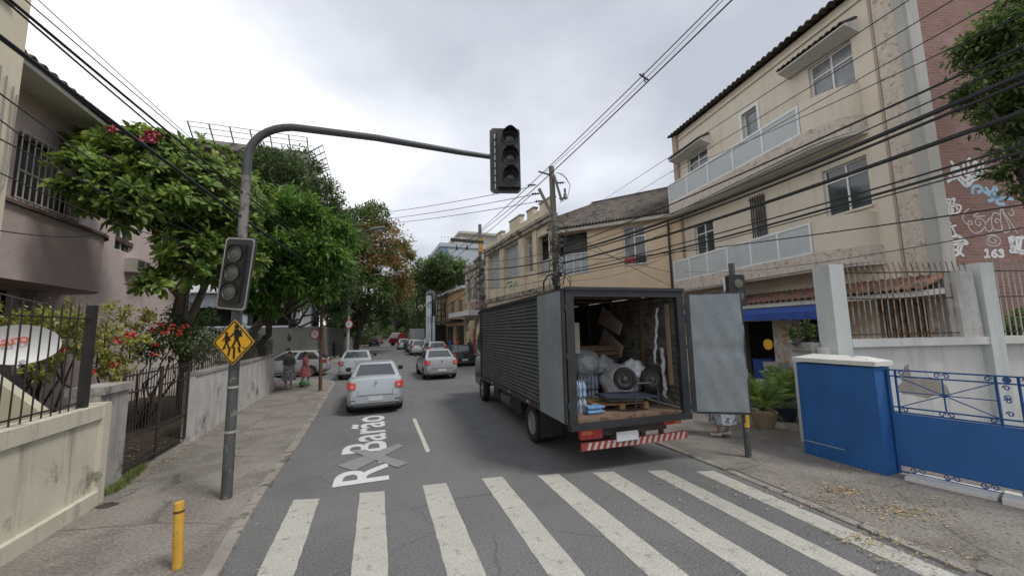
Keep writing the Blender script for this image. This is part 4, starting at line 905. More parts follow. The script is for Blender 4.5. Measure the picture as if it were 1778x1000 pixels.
for (px0, y0_, y1_, w) in ((1142,535,630,.035),(1150,604,690,.06)):
    n_ = 16; a_ = [];b_ = []; Yw = wallY(px0)*.975
    for i in range(n_+1):
        q = P(px0+6*i/n_*(1 if y0_ > 600 else -.5), y0_+(y1_-y0_)*i/n_, Yw); o_ = rr.uniform(-.02,.02); a_.append(q+K.u*(w+o_)+K.v*rr.uniform(0,.04)); b_.append(q-K.u*(w-o_)+K.v*rr.uniform(0,.04))
    m = MB(); m.grid([a_, [(p+q)/2+K.v*.03 for p, q in zip(a_, b_)], b_]); tag(m.build('plastic_strip', bag, smooth=True), 'upper torn plastic strip hanging on the right inner wall' if y0_ < 600 else 'lower crumpled plastic strip hanging near the rear post', 'plastic strip', 'plastic strips in the truck')
m = MB(); c = cen(1002, 580, 8.3); m.box(K, c[0], c[0]+.03, c[1]-.06, c[1]+.10, 1.95, 2.62); tag(m.build('light_gap_strip', M('light_gap_cream', (.62,.56,.42), .8, .05, 4, 0)), 'cream strip standing in for a light gap just inside the left door post', 'light gap')  # cream strip stands in for light showing through a gap

# ================================================================== LEFT FOREGROUND
LW = Fr((-5.66, 4.40), R_(-20.9))    # x forward along the wall line, y = away from the street
T = thing('front_wall', LW.p(-.5,.1,.115), 'cream plastered low boundary wall with a moulded coping and dark damp stains', 'wall')
m = MB(); m.box(LW, -4.2, 1.56, .03, .25, .02, 1.30); m.build('wall', cream_wall, T)
m = MB(); m.box(LW, -4.2, 1.5, -.012, .28, 1.30, 1.50); m.build('coping', cream_wall, T)
m = MB(); m.box(LW, 1.5, 1.66, -.03, .29, .02, 1.52); m.build('end_pier', cream_wall, T)
m = MB(); m.box(LW, -4.2, 1.5, -.05, .028, .02, .26); m.build('plinth', cream_wall, T)
T = thing('bar_fence', LW.p(-.5,.13,1.5), 'tall black vertical bar fence on the cream boundary wall', 'fence')
n_ = 26
for i in range(n_):
    x = 1.28 - .155*(i+.6); m = MB(); m.tube([LW.p(x,.13,1.50 - (.0)), LW.p(x,.13,2.94), LW.p(x,.13,3.0)], [.0095,.0095,.002], 5); m.build('bar', iron, T)
for z in (1.58, 2.78): m = MB(); m.bar(LW.p(-4.2,.13,z), LW.p(1.32,.13,z), .022, .02); m.build('rail', iron, T)
m = MB(); m.box(LW, 1.27, 1.36, .09, .18, 1.5, 2.98); m.build('post', iron, T)
T = thing('gate_pier', LW.p(2,.2,.115), 'grey weathered cement pier between the cream wall and the dark gate', 'wall')
m = MB(); m.box(LW, 1.68, 2.42, .12, .5, .02, 1.62); m.build('pier', weather, T)
m = MB(); m.box(LW, 1.675, 2.46, .08, .54, 1.622, 1.74); m.build('cap', weather, T)
# double iron gate with curved lower bars
T = thing('iron_gate', LW.p(3.7,.2,.115), 'dark rusty wrought iron double gate with chevron lower bars', 'gate')
gm_ = M('dark_rust_iron', (.045,.032,.025), .7, .3, 8, .2)
for k_, (xa, xb) in enumerate(((2.47, 3.72),(3.76, 5.0))):
    m = MB()
    for z in (.2, .72, 1.52, 1.82): m.bar(LW.p(xa,.22,z), LW.p(xb,.22,z), .03)
    for x in (xa, xb): m.bar(LW.p(x,.22,.15), LW.p(x,.22,1.9), .035)
    lf = m.build('gate_leaf', gm_, T)
    for i in range(12):
        x = xa+(xb-xa)*(i+.5)/12; m = MB(); m.tube([LW.p(x,.22,.72), LW.p(x,.22,1.9)], .008, 5); m.build('bar', gm_, lf)
    m = MB(); xm = (xa+xb)/2
    for i in range(7):
        z = .15+.57*i/7; dz = .28
        m.bar(LW.p(xa,.22,min(.72,z+dz)), LW.p(xm,.22,z), .009); m.bar(LW.p(xb,.22,min(.72,z+dz)), LW.p(xm,.22,z), .009)
    m.build('chevron_bars', gm_, lf)
# low weathered wall beyond, with railing behind
T = thing('low_wall', LW.p(9,.2,.115), 'long low whitewashed garden wall with peeling grey stains beyond the gate', 'wall')
m = MB(); m.box(LW, 5.03, 13.2, .10, .30, .02, 1.56); m.build('wall', weather_l, T)
m = MB(); m.box(LW, 5.02, 13.22, .07, .33, 1.562, 1.64); m.build('coping', weather, T)
T = thing('garden_railing', LW.p(9,.4,1.6), 'dark iron railing on top of the long low garden wall', 'fence')
for i in range(62): x = 5.1+8.0*i/61; m = MB(); m.tube([LW.p(x,.2,1.64), LW.p(x,.2,2.28)], .010, 4); m.build('bar', gm_, T)
for z in (1.72, 2.18): m = MB(); m.bar(LW.p(5.05,.2,z), LW.p(13.15,.2,z), .02); m.build('rail', gm_, T)
# sloping stair parapet in the garden and satellite dish
m = MB(); f = Fr((LW.p(1.6,.75,0).x, LW.p(1.6,.75,0).y), R_(-98))
sp = [(0,.1),(0,1.45),(.72,2.02),(4.0,2.06),(4.0,.1)]; m.prism([f.p(x,0,z) for x, z in sp], f.v*-.14); o = m.build('stair_parapet', M('parapet_cream', (.50,.47,.36), .9, .06, 2, .2, streak=.4)); tag(o, 'smooth cream sloping parapet behind the black bar fence', 'wall')
dc = P(32, 598, 6.0)
T = thing('satellite_dish', dc - Vector((0,0,.5)), 'white oval satellite dish with red lettering on the sloping parapet', 'satellite dish')
dn = (CP - dc); dn.z = 0; dn = dn.normalized(); dn = (dn + Vector((.25,0,.12))).normalized(); dr_ = dn.cross(Vector((0,0,1))).normalized(); du_ = dr_.cross(dn).normalized()
m = MB(); rows = []
for i in range(9):
    r = .45*i/8; rows.append([dc + dr_*math.cos(a)*r*1.0 + du_*math.sin(a)*r*.70 - dn*(.10*(1-(r/.45)**2)) for a in np.linspace(0, 2*math.pi, 41)[:-1]])
m.grid(rows, True); m.grid([[p-dn*.012 for p in r] for r in rows], True); m.grid([rows[-1], [p-dn*.012 for p in rows[-1]]], True)
dish = m.build('dish', M('dish_offwhite', (.66,.66,.65), .45, .04, 3, 0), T, smooth=True)
def text_mesh(body, size, origin, ux, uy, mat, name, root, off=.004, bold=.0):
    cu = bpy.data.curves.new('t', 'FONT'); cu.body = body; cu.size = size; cu.offset = bold; cu.align_x = 'CENTER'
    to = bpy.data.objects.new('t', cu); col.objects.link(to); dg = bpy.context.evaluated_depsgraph_get(); me = bpy.data.meshes.new_from_object(to.evaluated_get(dg)); bpy.data.objects.remove(to)
    nz = ux.cross(uy).normalized(); ro = Vector(ROOTLOC.get(root.name, (0,0,0)))
    for v in me.vertices: v.co = origin + ux*v.co.x + uy*v.co.y + nz*off - ro
    me.materials.append(mat); o = bpy.data.objects.new(name, me); col.objects.link(o); o.parent = root; return o
ux = -dr_ if (-dr_).x > 0 else dr_; uyy = dn.cross(ux)
tu = (ux*.97+uyy*.22).normalized(); tv = dn.cross(tu).normalized()
text_mesh("claro", .20, dc + uyy*.0 - ux*.08 - dn*.055, tu, tv, M('dish_red', (.62,.10,.05), .5, .05, 4, 0), 'lettering', dish, .012, .004)
m = MB(); m.tube([dc-dn*.12, dc-dn*.2-Vector((0,0,.3)), dc-dn*.1-Vector((0,0,.42))], .022, 8); m.build('bracket', M('bracket_grey', (.35,.36,.36), .5, .1, 4, 0), T)
m = MB(); m.tube([dc-du_*.30-dn*.03, dc-du_*.40+dn*.2, dc-du_*.30+dn*.38], .012, 6); m.lathe(dc-du_*.30+dn*.36, dn, [(0,.03),(.08,.03)], 10); m.build('feed_arm', M('feed_offwhite', (.5,.5,.5), .5, .1, 4, 0), T)

# ---- bollard
b0 = G(308,985,.062)
m = MB(); tp = b0+Vector((-.03,.0,.66)); m.tube([b0, b0.lerp(tp,.9), tp], [.047,.047,.044], 16); T = thing('bollard', b0, 'yellow tubular bollard leaning on the left pavement by the kerb', 'bollard'); m.build('tube', yellow_b, T, smooth=True)
m = MB(); m.tube([b0.lerp(tp,.84), b0.lerp(tp,.88)], .048, 16, cap=False); m.build('slot_band', M('band_dark', (.1,.06,.02), .7, .1, 4, 0), T)

# ---- big left signal pole with arm
p0 = G(393,864,.062)
T = thing('traffic_signal_pole', p0, 'tall traffic signal pole on the left pavement with an arm reaching over the road', 'traffic light')
m = MB(); m.tube([p0, p0+Vector((0,0,1.6)), p0+Vector((0,0,3.0))], [.075,.072,.07], 16); m.build('lower_pole', poled, T, smooth=True)
m = MB(); m.tube([p0+Vector((0,0,3.0)), p0+Vector((.01,0,5.05))], .066, 16); m.build('upper_pole', poleg, T, smooth=True)
ae = Vector((-.36, 7.6, 6.13)); ar = Vector((ae.x-p0.x, ae.y-p0.y, 0)).normalized(); al = (Vector((ae.x-p0.x, ae.y-p0.y, 0))).length
base = p0+Vector((.01,0,5.0)); pts = [base, base+Vector((0,0,.25))]
for a in np.linspace(0, math.pi/2, 10)[1:]: pts.append(base+Vector((0,0,.35)) + ar*(.75*(1-math.cos(a))) + Vector((0,0,.68*math.sin(a))))
for t in (.35,.6,.8,1.0): z_ = base.z+1.03 + (.05 if t < .6 else .05*(1-(t-.5)*2)+0) ; pts.append(Vector((p0.x,p0.y,0)) + ar*(.75+(al-.75)*t) + Vector((0,0, z_+(ae.z-z_)*max(0,(t-.5)*2))))
m = MB(); m.tube(pts, [.064]*11+[.062,.058,.054,.05], 14); m.build('arm', armm, T, smooth=True)
for z in (.95, 1.0, 2.0, 4.35, 4.75):
    if z > 3: m = MB(); m.lathe(p0+Vector((0,-.066,z)), (0,-1,0), [(0,.022),(.008,.022)], 8); m.build('bolt', black_pl, T)
for z in (.95, 1.62): m = MB(); m.tube([p0+Vector((0,0,z)), p0+Vector((0,0,z+.035))], .08, 16, cap=True); m.build('strap', weather, T)
# pole mounted head (tilted)
def signal_face(c, fr, w, h, tilt, zoff, border, lensmat, root, sc=1.0, lab=None):
    ct, st_ = math.cos(tilt), math.sin(tilt)
    def q(x, z, y=0): return fr.p(x*ct - z*st_, y, c + x*st_ + z*ct)
    r_ = .04; out_ = [(-w*.5,-h/2+r_),(-w*.5+r_,-h/2),(w*.5-r_,-h/2),(w*.5,-h/2+r_),(w*.5,h/2-r_),(w*.5-r_,h/2),(-w*.5+r_,h/2),(-w*.5,h/2-r_)]
    m = MB(); m.prism([q(x, z, 0) for x, z in out_], -fr.v*.02); bpn = m.build('backplate', grey_pl, root)
    m = MB(); ob = [q(x*.965, z*.985, .0) for x, z in out_]; ib = [q(x*.88, z*.945, .0) for x, z in out_]
    m.grid([[p+fr.v*.004 for p in ob], [p+fr.v*.004 for p in ib]], True); m.build('white_border', border, bpn)
    m = MB(); m.prism([q(x, z, .01) for x, z in ((-.16*sc,-.46*sc),(.16*sc,-.46*sc),(.16*sc,.46*sc),(-.16*sc,.46*sc))], fr.v*.05); bd = m.build('signal_body', black_pl, root)
    for k_ in (-1, 0, 1):
        m = MB(); ax = fr.v; m.lathe(q(0, k_*.30*sc, .061), ax, [(0,.125*sc),(.02,.128*sc),(.022,.108*sc),(.008,.102*sc),(.03,.06*sc),(.035,.01)], 26); m.build('lens', lens, bd, smooth=True)
        m = MB(); c0 = q(0, k_*.30*sc, .06); rows = []
        for d_ in (0, .05*sc):
            rows.append([c0 + ax*(d_*(1-.6*abs(a-math.pi/2)/1.9) + .002) + (fr.u*math.cos(a)*ct + Vector((0,0,1))*math.sin(a))*.137*sc for a in np.linspace(-.35, math.pi+.35, 20)])
        m.grid(rows); m.grid([[p*1 for p in rows[0]], [p*1 for p in rows[1]]]); m.build('visor', black_pl, bd)
    return bpn
Sf = Fr((p0.x, p0.y-.085), R_(90))   # x = right, +y = ... heading east => left is north; use negative faces
Sv = Fr((p0.x+.0, p0.y-.09), R_(90+180+8))  # heading west: left = south, faces the viewer
signal_face(3.47, Sv, .55, 1.16, R_(6), 0, M('border_white', (.38,.38,.38), .5, .05, 4, 0), lens, T, 1.0)
# overhead head at arm end
Oh = Fr((ae.x+.27, ae.y-.05), R_(90+180-4))
T2 = thing('signal_head', Vector((ae.x+.2, ae.y, 5.25)), 'dark unlit three lens signal head hanging at the end of the overhead arm', 'traffic light')
cz = 6.03
def q2(x, z, y=0): return Oh.p(x, y, cz+z)
w, h = .64, 1.42; r_ = .06
out_ = [(-w*.5,-h/2+r_),(-w*.5+r_,-h/2),(w*.5-r_,-h/2),(w*.5,-h/2+r_),(w*.5,h/2-r_),(w*.5-r_,h/2),(-w*.5+r_,h/2),(-w*.5,h/2-r_)]
m = MB(); m.prism([q2(x, z, 0) for x, z in out_], -Oh.v*.03); bp_ = m.build('backplate', M('backplate_dark_grey', (.05,.05,.053), .5, .1, 4, 0), T2)
m = MB(); m.grid([[q2(x*1.0, z*1.0, .002) for x, z in out_], [q2(x*.9, z*.955, .002) for x, z in out_]], True); m.build('rim', M('plate_rim', (.09,.09,.085), .5, .1, 4, 0), bp_)
for i in range(8):
    z = .52 - i*.155; m = MB(); m.box(Oh, w/2-.115, w/2-.095, .002, .006, cz+z-.055, cz+z+.055); m.build('slot', M('painted_sky_slot', (.75,.77,.8), .5, .05, 4, 0), bp_)  # white bars stand in for bright sky showing through backplate gaps
m = MB(); m.prism([q2(x, z, .004) for x, z in ((-.30,-.62),(.16,-.62),(.16,.62),(-.30,.62))], Oh.v*.12); bd = m.build('signal_body', M('body_charcoal', (.028,.028,.03), .5, .1, 4, 0), T2)
for k_ in (-1, 0, 1):
    c0 = q2(-.10, k_*.42, .125); ax = Oh.v; m = MB(); m.lathe(c0, ax, [(0,.15),(.02,.15),(.022,.13),(.01,.12),(.04,.06),(.045,.01)], 26); m.build('lens', M('lens_dark', (.03,.032,.033), .25, .2, 20, .2, spec=.7), bd, smooth=True)
    m = MB(); rows = []
    for d_ in (0, .12, .24):
        rows.append([c0 + ax*(d_*(1-.55*abs(a-math.pi/2)/1.9)+.002) + (Oh.u*math.cos(a) + Vector((0,0,1))*math.sin(a))*.165 for a in np.linspace(-.5, math.pi+.5, 24)])
    m.grid(rows); m.build('visor', black_pl, bd, smooth='all')
# ---- school crossing warning sign
T = thing('warning_sign', p0+Vector((0,-.1,2.0)), 'yellow diamond school crossing sign with two walking children, on the left signal pole', 'sign')
Zs = Fr((p0.x, p0.y-.10), R_(90+180+6)); sc_ = P(406,594,p0.y-.1); zc = sc_.z; xo = -(sc_.x-p0.x)
def dq(x, z, y=0): return Zs.p(-(x)+xo, y, zc+z)
def rdia(r, y): 
    pts = []; c_ = .12*r
    for i, (dx_, dz_) in enumerate(((0,1),(1,0),(0,-1),(-1,0))):
        nx, nz_ = ((1,0),(0,-1),(-1,0),(0,1))[i]; px_, pz_ = ((-1,0),(0,1),(1,0),(0,-1))[i]
        cx0 = dx_*(r-c_); cz0 = dz_*(r-c_)
        pts += [dq(dx_*(r-c_)+px_*c_*.9, dz_*(r-c_)+pz_*c_*.9, y), dq(dx_*(r-c_*.35), dz_*(r-c_*.35), y), dq(dx_*(r-c_)+nx*c_*.9, dz_*(r-c_)+nz_*c_*.9, y)]
    return pts
m = MB(); m.prism(rdia(.36, 0), -Zs.v*.006); sp_ = m.build('sign_plate', yellow, T)
m = MB(); m.grid([[p+Zs.v*.003 for p in rdia(.345,0)], [p+Zs.v*.003 for p in rdia(.318,0)]], True); m.build('black_border', black_pl, sp_)
def sil(parts, name):
    for i, poly in enumerate(parts):
        pass
    m = MB()
    for poly in parts: m.prism([dq(x, z, .002) for x, z in poly], Zs.v*.002)
    return m.build(name, black_pl, sp_)
def seg(a, b, w):
    dx_, dz_ = b[0]-a[0], b[1]-a[1]; l = math.hypot(dx_, dz_); nx, nz_ = -dz_/l*w/2, dx_/l*w/2; return [(a[0]+nx,a[1]+nz_),(b[0]+nx,b[1]+nz_),(b[0]-nx,b[1]-nz_),(a[0]-nx,a[1]-nz_)]
def disc(c, r): return [(c[0]+r*math.cos(a), c[1]+r*math.sin(a)) for a in np.linspace(0, 6.283, 15)[:-1]]
def child(x, z, s, bagside=1):
    return [disc((x, z+.13*s), .030*s), seg((x,z+.10*s),(x+.008*s,z-.01*s),.062*s), seg((x+.01*s,z+.0),(x-.045*s,z-.12*s),.028*s), seg((x+.01*s,z+.0),(x+.06*s,z-.11*s),.028*s), seg((x,z+.08*s),(x-.07*s,z+.015*s),.02*s), seg((x,z+.08*s),(x+.05*s,z+.02*s),.02*s), seg((x+.035*s,z+.085*s),(x+.055*s,z+.01*s),.055*s)]
sil(child(.04, .07, 1.3), 'tall_child'); sil(child(-.125, .01, .95), 'small_child')
zb = []
for (x, w_, sl_) in ((-.13,.035,-.05),(-.055,.035,-.02),(.02,.035,.0),(.09,.035,.03),(.155,.035,.05)):
    z1_ = -.075; z0_ = -max(.10, .30-abs(x)*1.3-.02); zb.append([(x+sl_-w_/2, z0_), (x+sl_+w_/2, z0_), (x+w_/2, z1_), (x-w_/2, z1_)])
sil(zb, 'crossing_bars')

# ================================================================== LEFT BUILDINGS
# pale yellow tower at the frame edge
T = thing('pale_tower', Vector((-12,3,0)), 'pale yellow tall building cut off at the left edge of the picture', 'building')
Lb = Fr((-8.36, 6.0), R_(-20.9))
m = MB(); wall(m, Lb, -7, 0, 0, 13, 0, [(-1.5,-.42,8.05,9.6),(-1.6,-.62,4.6,6.3)], .14, 1); m.box(Lb, -7, -.001, .9, 5, 0, 13); m.box(Lb, -.15, 0, .001, 5, 0, 13); m.build('wall', leftcream, T)
window(Lb, (-1.5,-.42,8.05,9.6), 0, 1, T, 1, 1, white_paint, glass_curt, .05, sill=M('sill_brown', (.25,.17,.12), .9, .1, 4, .1))
window(Lb, (-1.6,-.62,4.6,6.3), 0, 1, T, 2, 1, white_paint, glass_curt, .04)
for i, x in enumerate((-.55,-.42,-.30,-.16,-.08)):
    m = MB(); z0_ = 4.4+.12*i; m.tube([Lb.p(x,-.03,7.0-.1*i), Lb.p(x+.02,-.03,5.6), Lb.p(x-.03,-.035,z0_+.2), Lb.p(x-.12,-.04,z0_), Lb.p(x-.5,-.03,z0_-.05)], .013, 5); m.build('conduit', M('conduit_grey', (.30,.29,.26), .7, .1, 4, 0), T)
# pink house
Pk = Fr((-10.3, 7.4), R_(-20.9)); T = thing('pink_house', Pk.p(5,3,0), 'pink stuccoed house with a curved balcony front and tiled roof', 'building')
def arcp(x0_, x1_, y0_, yb, n=10):   # straight front then quarter round corner back to yb
    pts = [(x0_, y0_)]; r = min(1.25, yb-y0_)
    for a in np.linspace(0, math.pi/2, n): pts.append((x1_-r+r*math.sin(a), y0_+r-r*math.cos(a)))
    pts.append((x1_, yb)); return pts
cv = arcp(-2.6, 4.05, 0, 1.3); 
m = MB(); m.grid([[Pk.p(x,y,z) for x,y in cv] for z in (3.75, 5.30)]); m.grid([[Pk.p(x,y,3.75) for x,y in cv], [Pk.p(x,1.3,3.75) for x,y in cv]]); m.build('balcony_front', pink, T, smooth=True)
m = MB(); c2_ = arcp(-2.6, 4.11, -.07, 1.3); m.grid([[Pk.p(x,y,5.30) for x,y in c2_], [Pk.p(x,y,5.38) for x,y in c2_]]); m.grid([[Pk.p(x,y,5.38) for x,y in c2_], [Pk.p(x,1.3,5.38) for x,y in c2_]]); m.build('balcony_coping', M('coping_brown', (.22,.15,.13), .9, .2, 4, .3), T)
# glazed, grilled band set back on the balcony
m = MB(); wall(m, Pk, -2.6, 2.0, 5.38, 8.0, .12, [(.28,2.0,5.5,6.95)], .1, 1); m.build('upper_wall', pink, T)
bay = [(2.0,.12),(2.6,.3),(3.0,.7),(3.1,1.3)]
w = MB(); 
m = MB(); m.box(Pk, .3, 2.0, .28, .3, 5.5, 6.95); 
for i in range(3): m.quad(Pk.p(*bay[i],5.4), Pk.p(*bay[i+1],5.4), Pk.p(*bay[i+1],7.0), Pk.p(*bay[i],7.0))
m.build('window_glass', M('window_brownish', (.09,.06,.05), .45, .6, 1.5, 0, spec=.8), T)
for i in range(3):
    m = MB(); m.quad(Pk.p(*bay[i],7.0), Pk.p(*bay[i+1],7.0), Pk.p(*bay[i+1],8.0), Pk.p(*bay[i],8.0)); m.build('upper_wall', pink, T)
gl = offwhite
for i in range(11):
    x = .3+.17*i; m = MB(); m.tube([Pk.p(x,.06,5.42), Pk.p(x,.06,7.0)], .014, 5); m.build('grille_bar', gl, T)
for i in range(3):
    a, b = Vector((*bay[i],0)), Vector((*bay[i+1],0))
    for t in (0,.33,.66): q = a.lerp(b,t); m = MB(); m.tube([Pk.p(q.x+.02,q.y-.05,5.42), Pk.p(q.x+.02,q.y-.05,7.0)], .014, 5); m.build('grille_bar', gl, T)
for z in (5.5,6.1,6.95): m = MB(); m.bar(Pk.p(.28,.05,z), Pk.p(2.05,.05,z), .03); m.build('grille_rail', gl, T)
# main walls
m = MB(); wall(m, Pk, -2.6, 11.2, 0, 8.0, 1.3, [(-2.0,2.7,.1,3.72),(6.2,7.3,5.55,6.9),(8.6,10.2,.1,2.8)], .25, 1); m.box(Pk, 10.95, 11.2, 1.301, 8, 0, 8.0); m.build('wall', pink, T)
m = MB(); m.box(Pk, -2.6, 3.28, .02, .04, 3.4, 3.75) if 0 else None; m.box(Pk, 2.72, 3.0, 1.0, 1.28, 0, 3.74); m.build('column', M('column_grey_pink', (.4,.36,.35), .9, .1, 4, .2), T)
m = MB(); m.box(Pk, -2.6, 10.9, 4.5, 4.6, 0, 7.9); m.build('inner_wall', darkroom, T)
window(Pk, (6.2,7.3,5.55,6.9), 1.3, 1, T, 2, 1, white_paint, glass, .05)
m = MB(); m.box(Pk, 6.85, 7.75, .95, 1.3, 4.85, 5.35); ac = m.build('air_conditioner', M('ac_beige', (.38,.37,.33), .6, .1, 4, 0), T)
m = MB(); m.box(Pk, 6.92, 7.35, .94, .949, 4.9, 5.3); m.build('ac_grille', darkroom, ac)
m = MB(); m.box(Pk, 7.42, 7.70, .94, .949, 4.9, 5.3); m.build('ac_grille', darkroom, ac)
m = MB(); m.prism([Pk.p(-3.0,-.75,7.72), Pk.p(4.3,-.75,7.72), Pk.p(4.3,1.3,8.02), Pk.p(-3,1.3,8.02)], (0,0,.10)); m.build('eave_soffit', M('soffit_offwhite', (.60,.58,.52), .9, .1, 2, .1, streak=.2), T)
m = MB(); tiles(m, Pk, -3.05, 4.35, -.85, 7.83, 4.0, 9.4, .26, .06); tiles(m, Pk, -3.05, 4.35, 8.8, 7.8, 4.0, 9.4, .26, .06); m.box(Pk, 4.36, 11.2, 1.4, 7.9, 7.9, 8.0); m.build('roof', roofred if 0 else M('dark_red_tile', (.13,.085,.065), .9, .3, 5, .5, c2=(.05,.045,.04), c2t=.5, c2s=3), T)
m = MB(); m.prism([Pk.p(2.2,1.31,0),Pk.p(10.9,1.31,0),Pk.p(10.9,1.31,.0),Pk.p(2.2,1.31,.1)], (0,0,.001)) if 0 else None
# garden soil
m = MB(); m.prism([LW.p(-4.2,.3,.05), LW.p(13.2,.3,.05), LW.p(13.2,6,.05), LW.p(-4.2,6,.05)], (0,0,.09)); struct(m, 'garden_soil', M('garden_earth', (.06,.048,.035), .95, .3, 2, .5))

# ================================================================== FOLIAGE
def fast_mesh(name, verts, k, mat, root, off=(0,0,0)):
    """verts: (n*k,3) array, faces of k consecutive verts"""
    n = len(verts)//k; me = bpy.data.meshes.new(name)
    me.vertices.add(len(verts)); me.vertices.foreach_set('co', (verts-np.array(off)).astype(np.float32).ravel())
    me.loops.add(n*k); me.loops.foreach_set('vertex_index', np.arange(n*k, dtype=np.int32))
    me.polygons.add(n); me.polygons.foreach_set('loop_start', np.arange(0, n*k, k, dtype=np.int32)); 
    me.materials.append(mat); me.update(calc_edges=True); me.validate()
    o = bpy.data.objects.new(name, me); col.objects.link(o)
    if root: o.parent = root
    return o
def norm(a): return a/np.maximum(1e-9, np.linalg.norm(a, axis=1, keepdims=True))
def leaves(rng, cen, rad, n, size, aspect=.42, droop=.3, shell=.55, flat=1.0):
    """n leaf diamonds spread through an ellipsoid, thicker near its skin, in sub-clumps with gaps"""
    cen = np.array(cen); rad = np.array(rad if hasattr(rad, '__len__') else (rad, rad, rad*flat))
    ns = max(5, n//45); sd_ = norm(rng.normal(size=(ns,3))); sr = shell+(1.0-shell)*rng.random((ns,1))**.6; sc_ = sd_*sr
    pick = rng.integers(0, ns, n); q = sc_[pick] + rng.normal(size=(n,3))*.15; out_ = norm(q)
    c = cen + q*rad; d = norm(out_*.7 + rng.normal(size=(n,3))*.7 + np.array([0,0,-droop])); s = norm(np.cross(d, norm(rng.normal(size=(n,3))*.5+np.array([0,0,1.0]))))
    l = size*(.65+.7*rng.random((n,1))); w = l*aspect*.5; nn_ = np.cross(s, d)
    v = np.stack([c, c+d*l*.5+s*w+nn_*l*.04, c+d*l+nn_*(-l*.10), c+d*l*.5-s*w+nn_*l*.04], 1)
    return v.reshape(-1, 3)
def rosettes(rng, cen, rad, n, L, per=12, up=.6):
    cen = np.array(cen); rad = np.array(rad if hasattr(rad, '__len__') else (rad,)*3); V = []
    dirs = norm(rng.normal(size=(n,3))); rr_ = .55+.45*rng.random((n,1)); c = cen + dirs*rr_*rad; ax = norm(dirs*.8+np.array([0,0,up])+rng.normal(size=(n,3))*.25)
    for i in range(n):
        a = ax[i]; r = np.cross(a, [0.3,.9,.1]); r /= np.linalg.norm(r); q = np.cross(a, r)
        for k in range(per):
            th = 2*math.pi*k/per*1.0 + rng.random()*.5; el = rng.uniform(.15, 1.15); d = (r*math.cos(th)+q*math.sin(th))*math.cos(el)+a*math.sin(el)*.8; d = d/np.linalg.norm(d)
            s = np.cross(d, a); s /= max(1e-6, np.linalg.norm(s)); nn_ = np.cross(s, d); l = L*rng.uniform(.7, 1.1); w = l*.15
            b = c[i] + a*rng.uniform(-.04,.03)
            p1 = b+d*l*.35; p2 = b+d*l*.7+nn_*(-.02*l); p3 = b+d*l - nn_*.14*l - np.array([0,0,.08*l])
            V += [b, p1+s*w*.75, p1+nn_*-.02*l, p1-s*w*.75] if 0 else [b+s*.01, p1+s*w*.8, p1-s*w*.8, b-s*.01]
            V += [p1+s*w*.8, p2+s*w*1.05, p2-s*w*1.05, p1-s*w*.8]
            V += [p2+s*w*1.05, p3+s*w*.45, p3-s*w*.45, p2-s*w*1.05]
    return np.array(V), c
def limb(mb, a, b, r0_, r1_, rng, wob=.08, n=6):
    a, b = Vector(a), Vector(b); L = (b-a).length; pts = [a.lerp(b, i/n)+Vector(rng.normal(size=3))*wob*L*.35*math.sin(math.pi*i/n) for i in range(n+1)]
    mb.tube(pts, [r0_+(r1_-r0_)*i/n for i in range(n+1)], 7); return pts
def tree(name, label, base, fork, clumps, size, dens, mat, seed, tr=.16, cat='tree', group=None, shell=.5, aspect=.42, mats2=None, flat=.8, fr=None, trunkmat=None):
    rng = np.random.default_rng(seed); base = Vector(base); T = thing(name, base, label, cat, group)
    m = MB(); limb(m, base, fork, tr, tr*.7, rng)
    for (c, r) in clumps: limb(m, fork, Vector(c)-Vector((0,0,r*.3)), tr*.5, tr*.12, rng, .15)
    m.build('trunk', trunkmat or bark, T, smooth=True)
    A_v, B_v = [], []
    for i, (c, r) in enumerate(clumps):
        v = leaves(rng, c, (r, r, r*flat), int(dens*r**2.2), size, aspect, shell=shell)
        if mats2 and i in mats2[1]: 
            k = len(v)//8*4; B_v.append(v[:k]); A_v.append(v[k:])
        else: A_v.append(v)
    fast_mesh('crown', np.concatenate(A_v), 4, mat, T, tuple(base))
    if B_v: fast_mesh('crown_flush', np.concatenate(B_v), 4, mats2[0], T, tuple(base))
    return T
def pc(*L): return [(tuple(P(x, y, Y)), r) for x, y, Y, r in L]

# frangipani over the pink house front
rng = np.random.default_rng(4); fb = Vector((-9.75, 11.4, .12)); T = thing('frangipani_tree', fb, 'broad frangipani tree with big leaf rosettes spreading in front of the pink house', 'tree')
fcl = pc((135,300,7.9,.5),(175,335,8.2,.62),(190,275,8.6,.62),(245,260,9.0,.75),(300,275,9.5,.8),(225,360,8.5,.55),(270,345,8.8,.8),(335,330,9.5,.95),(390,320,10.5,.9),(250,310,8.7,.8),(300,350,9.2,.8),(360,370,9.8,.85),(200,330,8.3,.6),(325,425,9.2,.6),(345,405,9.6,.8),(395,395,10.6,.8),(275,492,8.9,.28),(320,460,9.3,.5),(365,460,10.2,.7),(410,455,11.0,.75),(150,250,8.8,.35),(420,345,12,.9),(350,280,10.8,.8))
m = MB(); fork = Vector((-9.6, 11.0, 2.6)); limb(m, fb, fork, .17, .14, rng)
hubs = [P(330,420,10.2), P(250,360,9.0), P(390,400,11.2)]
for h in hubs: limb(m, fork, h, .12, .06, rng, .12)
V_ = []
for c, r in fcl:
    h = min(hubs, key=lambda q: (Vector(q)-Vector(c)).length); limb(m, h, c, .05, .025, rng, .12)
    v, tips = rosettes(rng, c, (r, r, r*.8), int(36*r*r)+8, .34, 14); V_.append(v)
    for t in tips[::2]: limb(m, c, t, .02, .012, rng, .05, 3)
m.build('trunk', M('frangipani_bark', (.15,.125,.10), .9, .2, 8, .5), T, smooth=True)
fast_mesh('crown', np.concatenate(V_), 4, leaf_fr, T, tuple(fb))
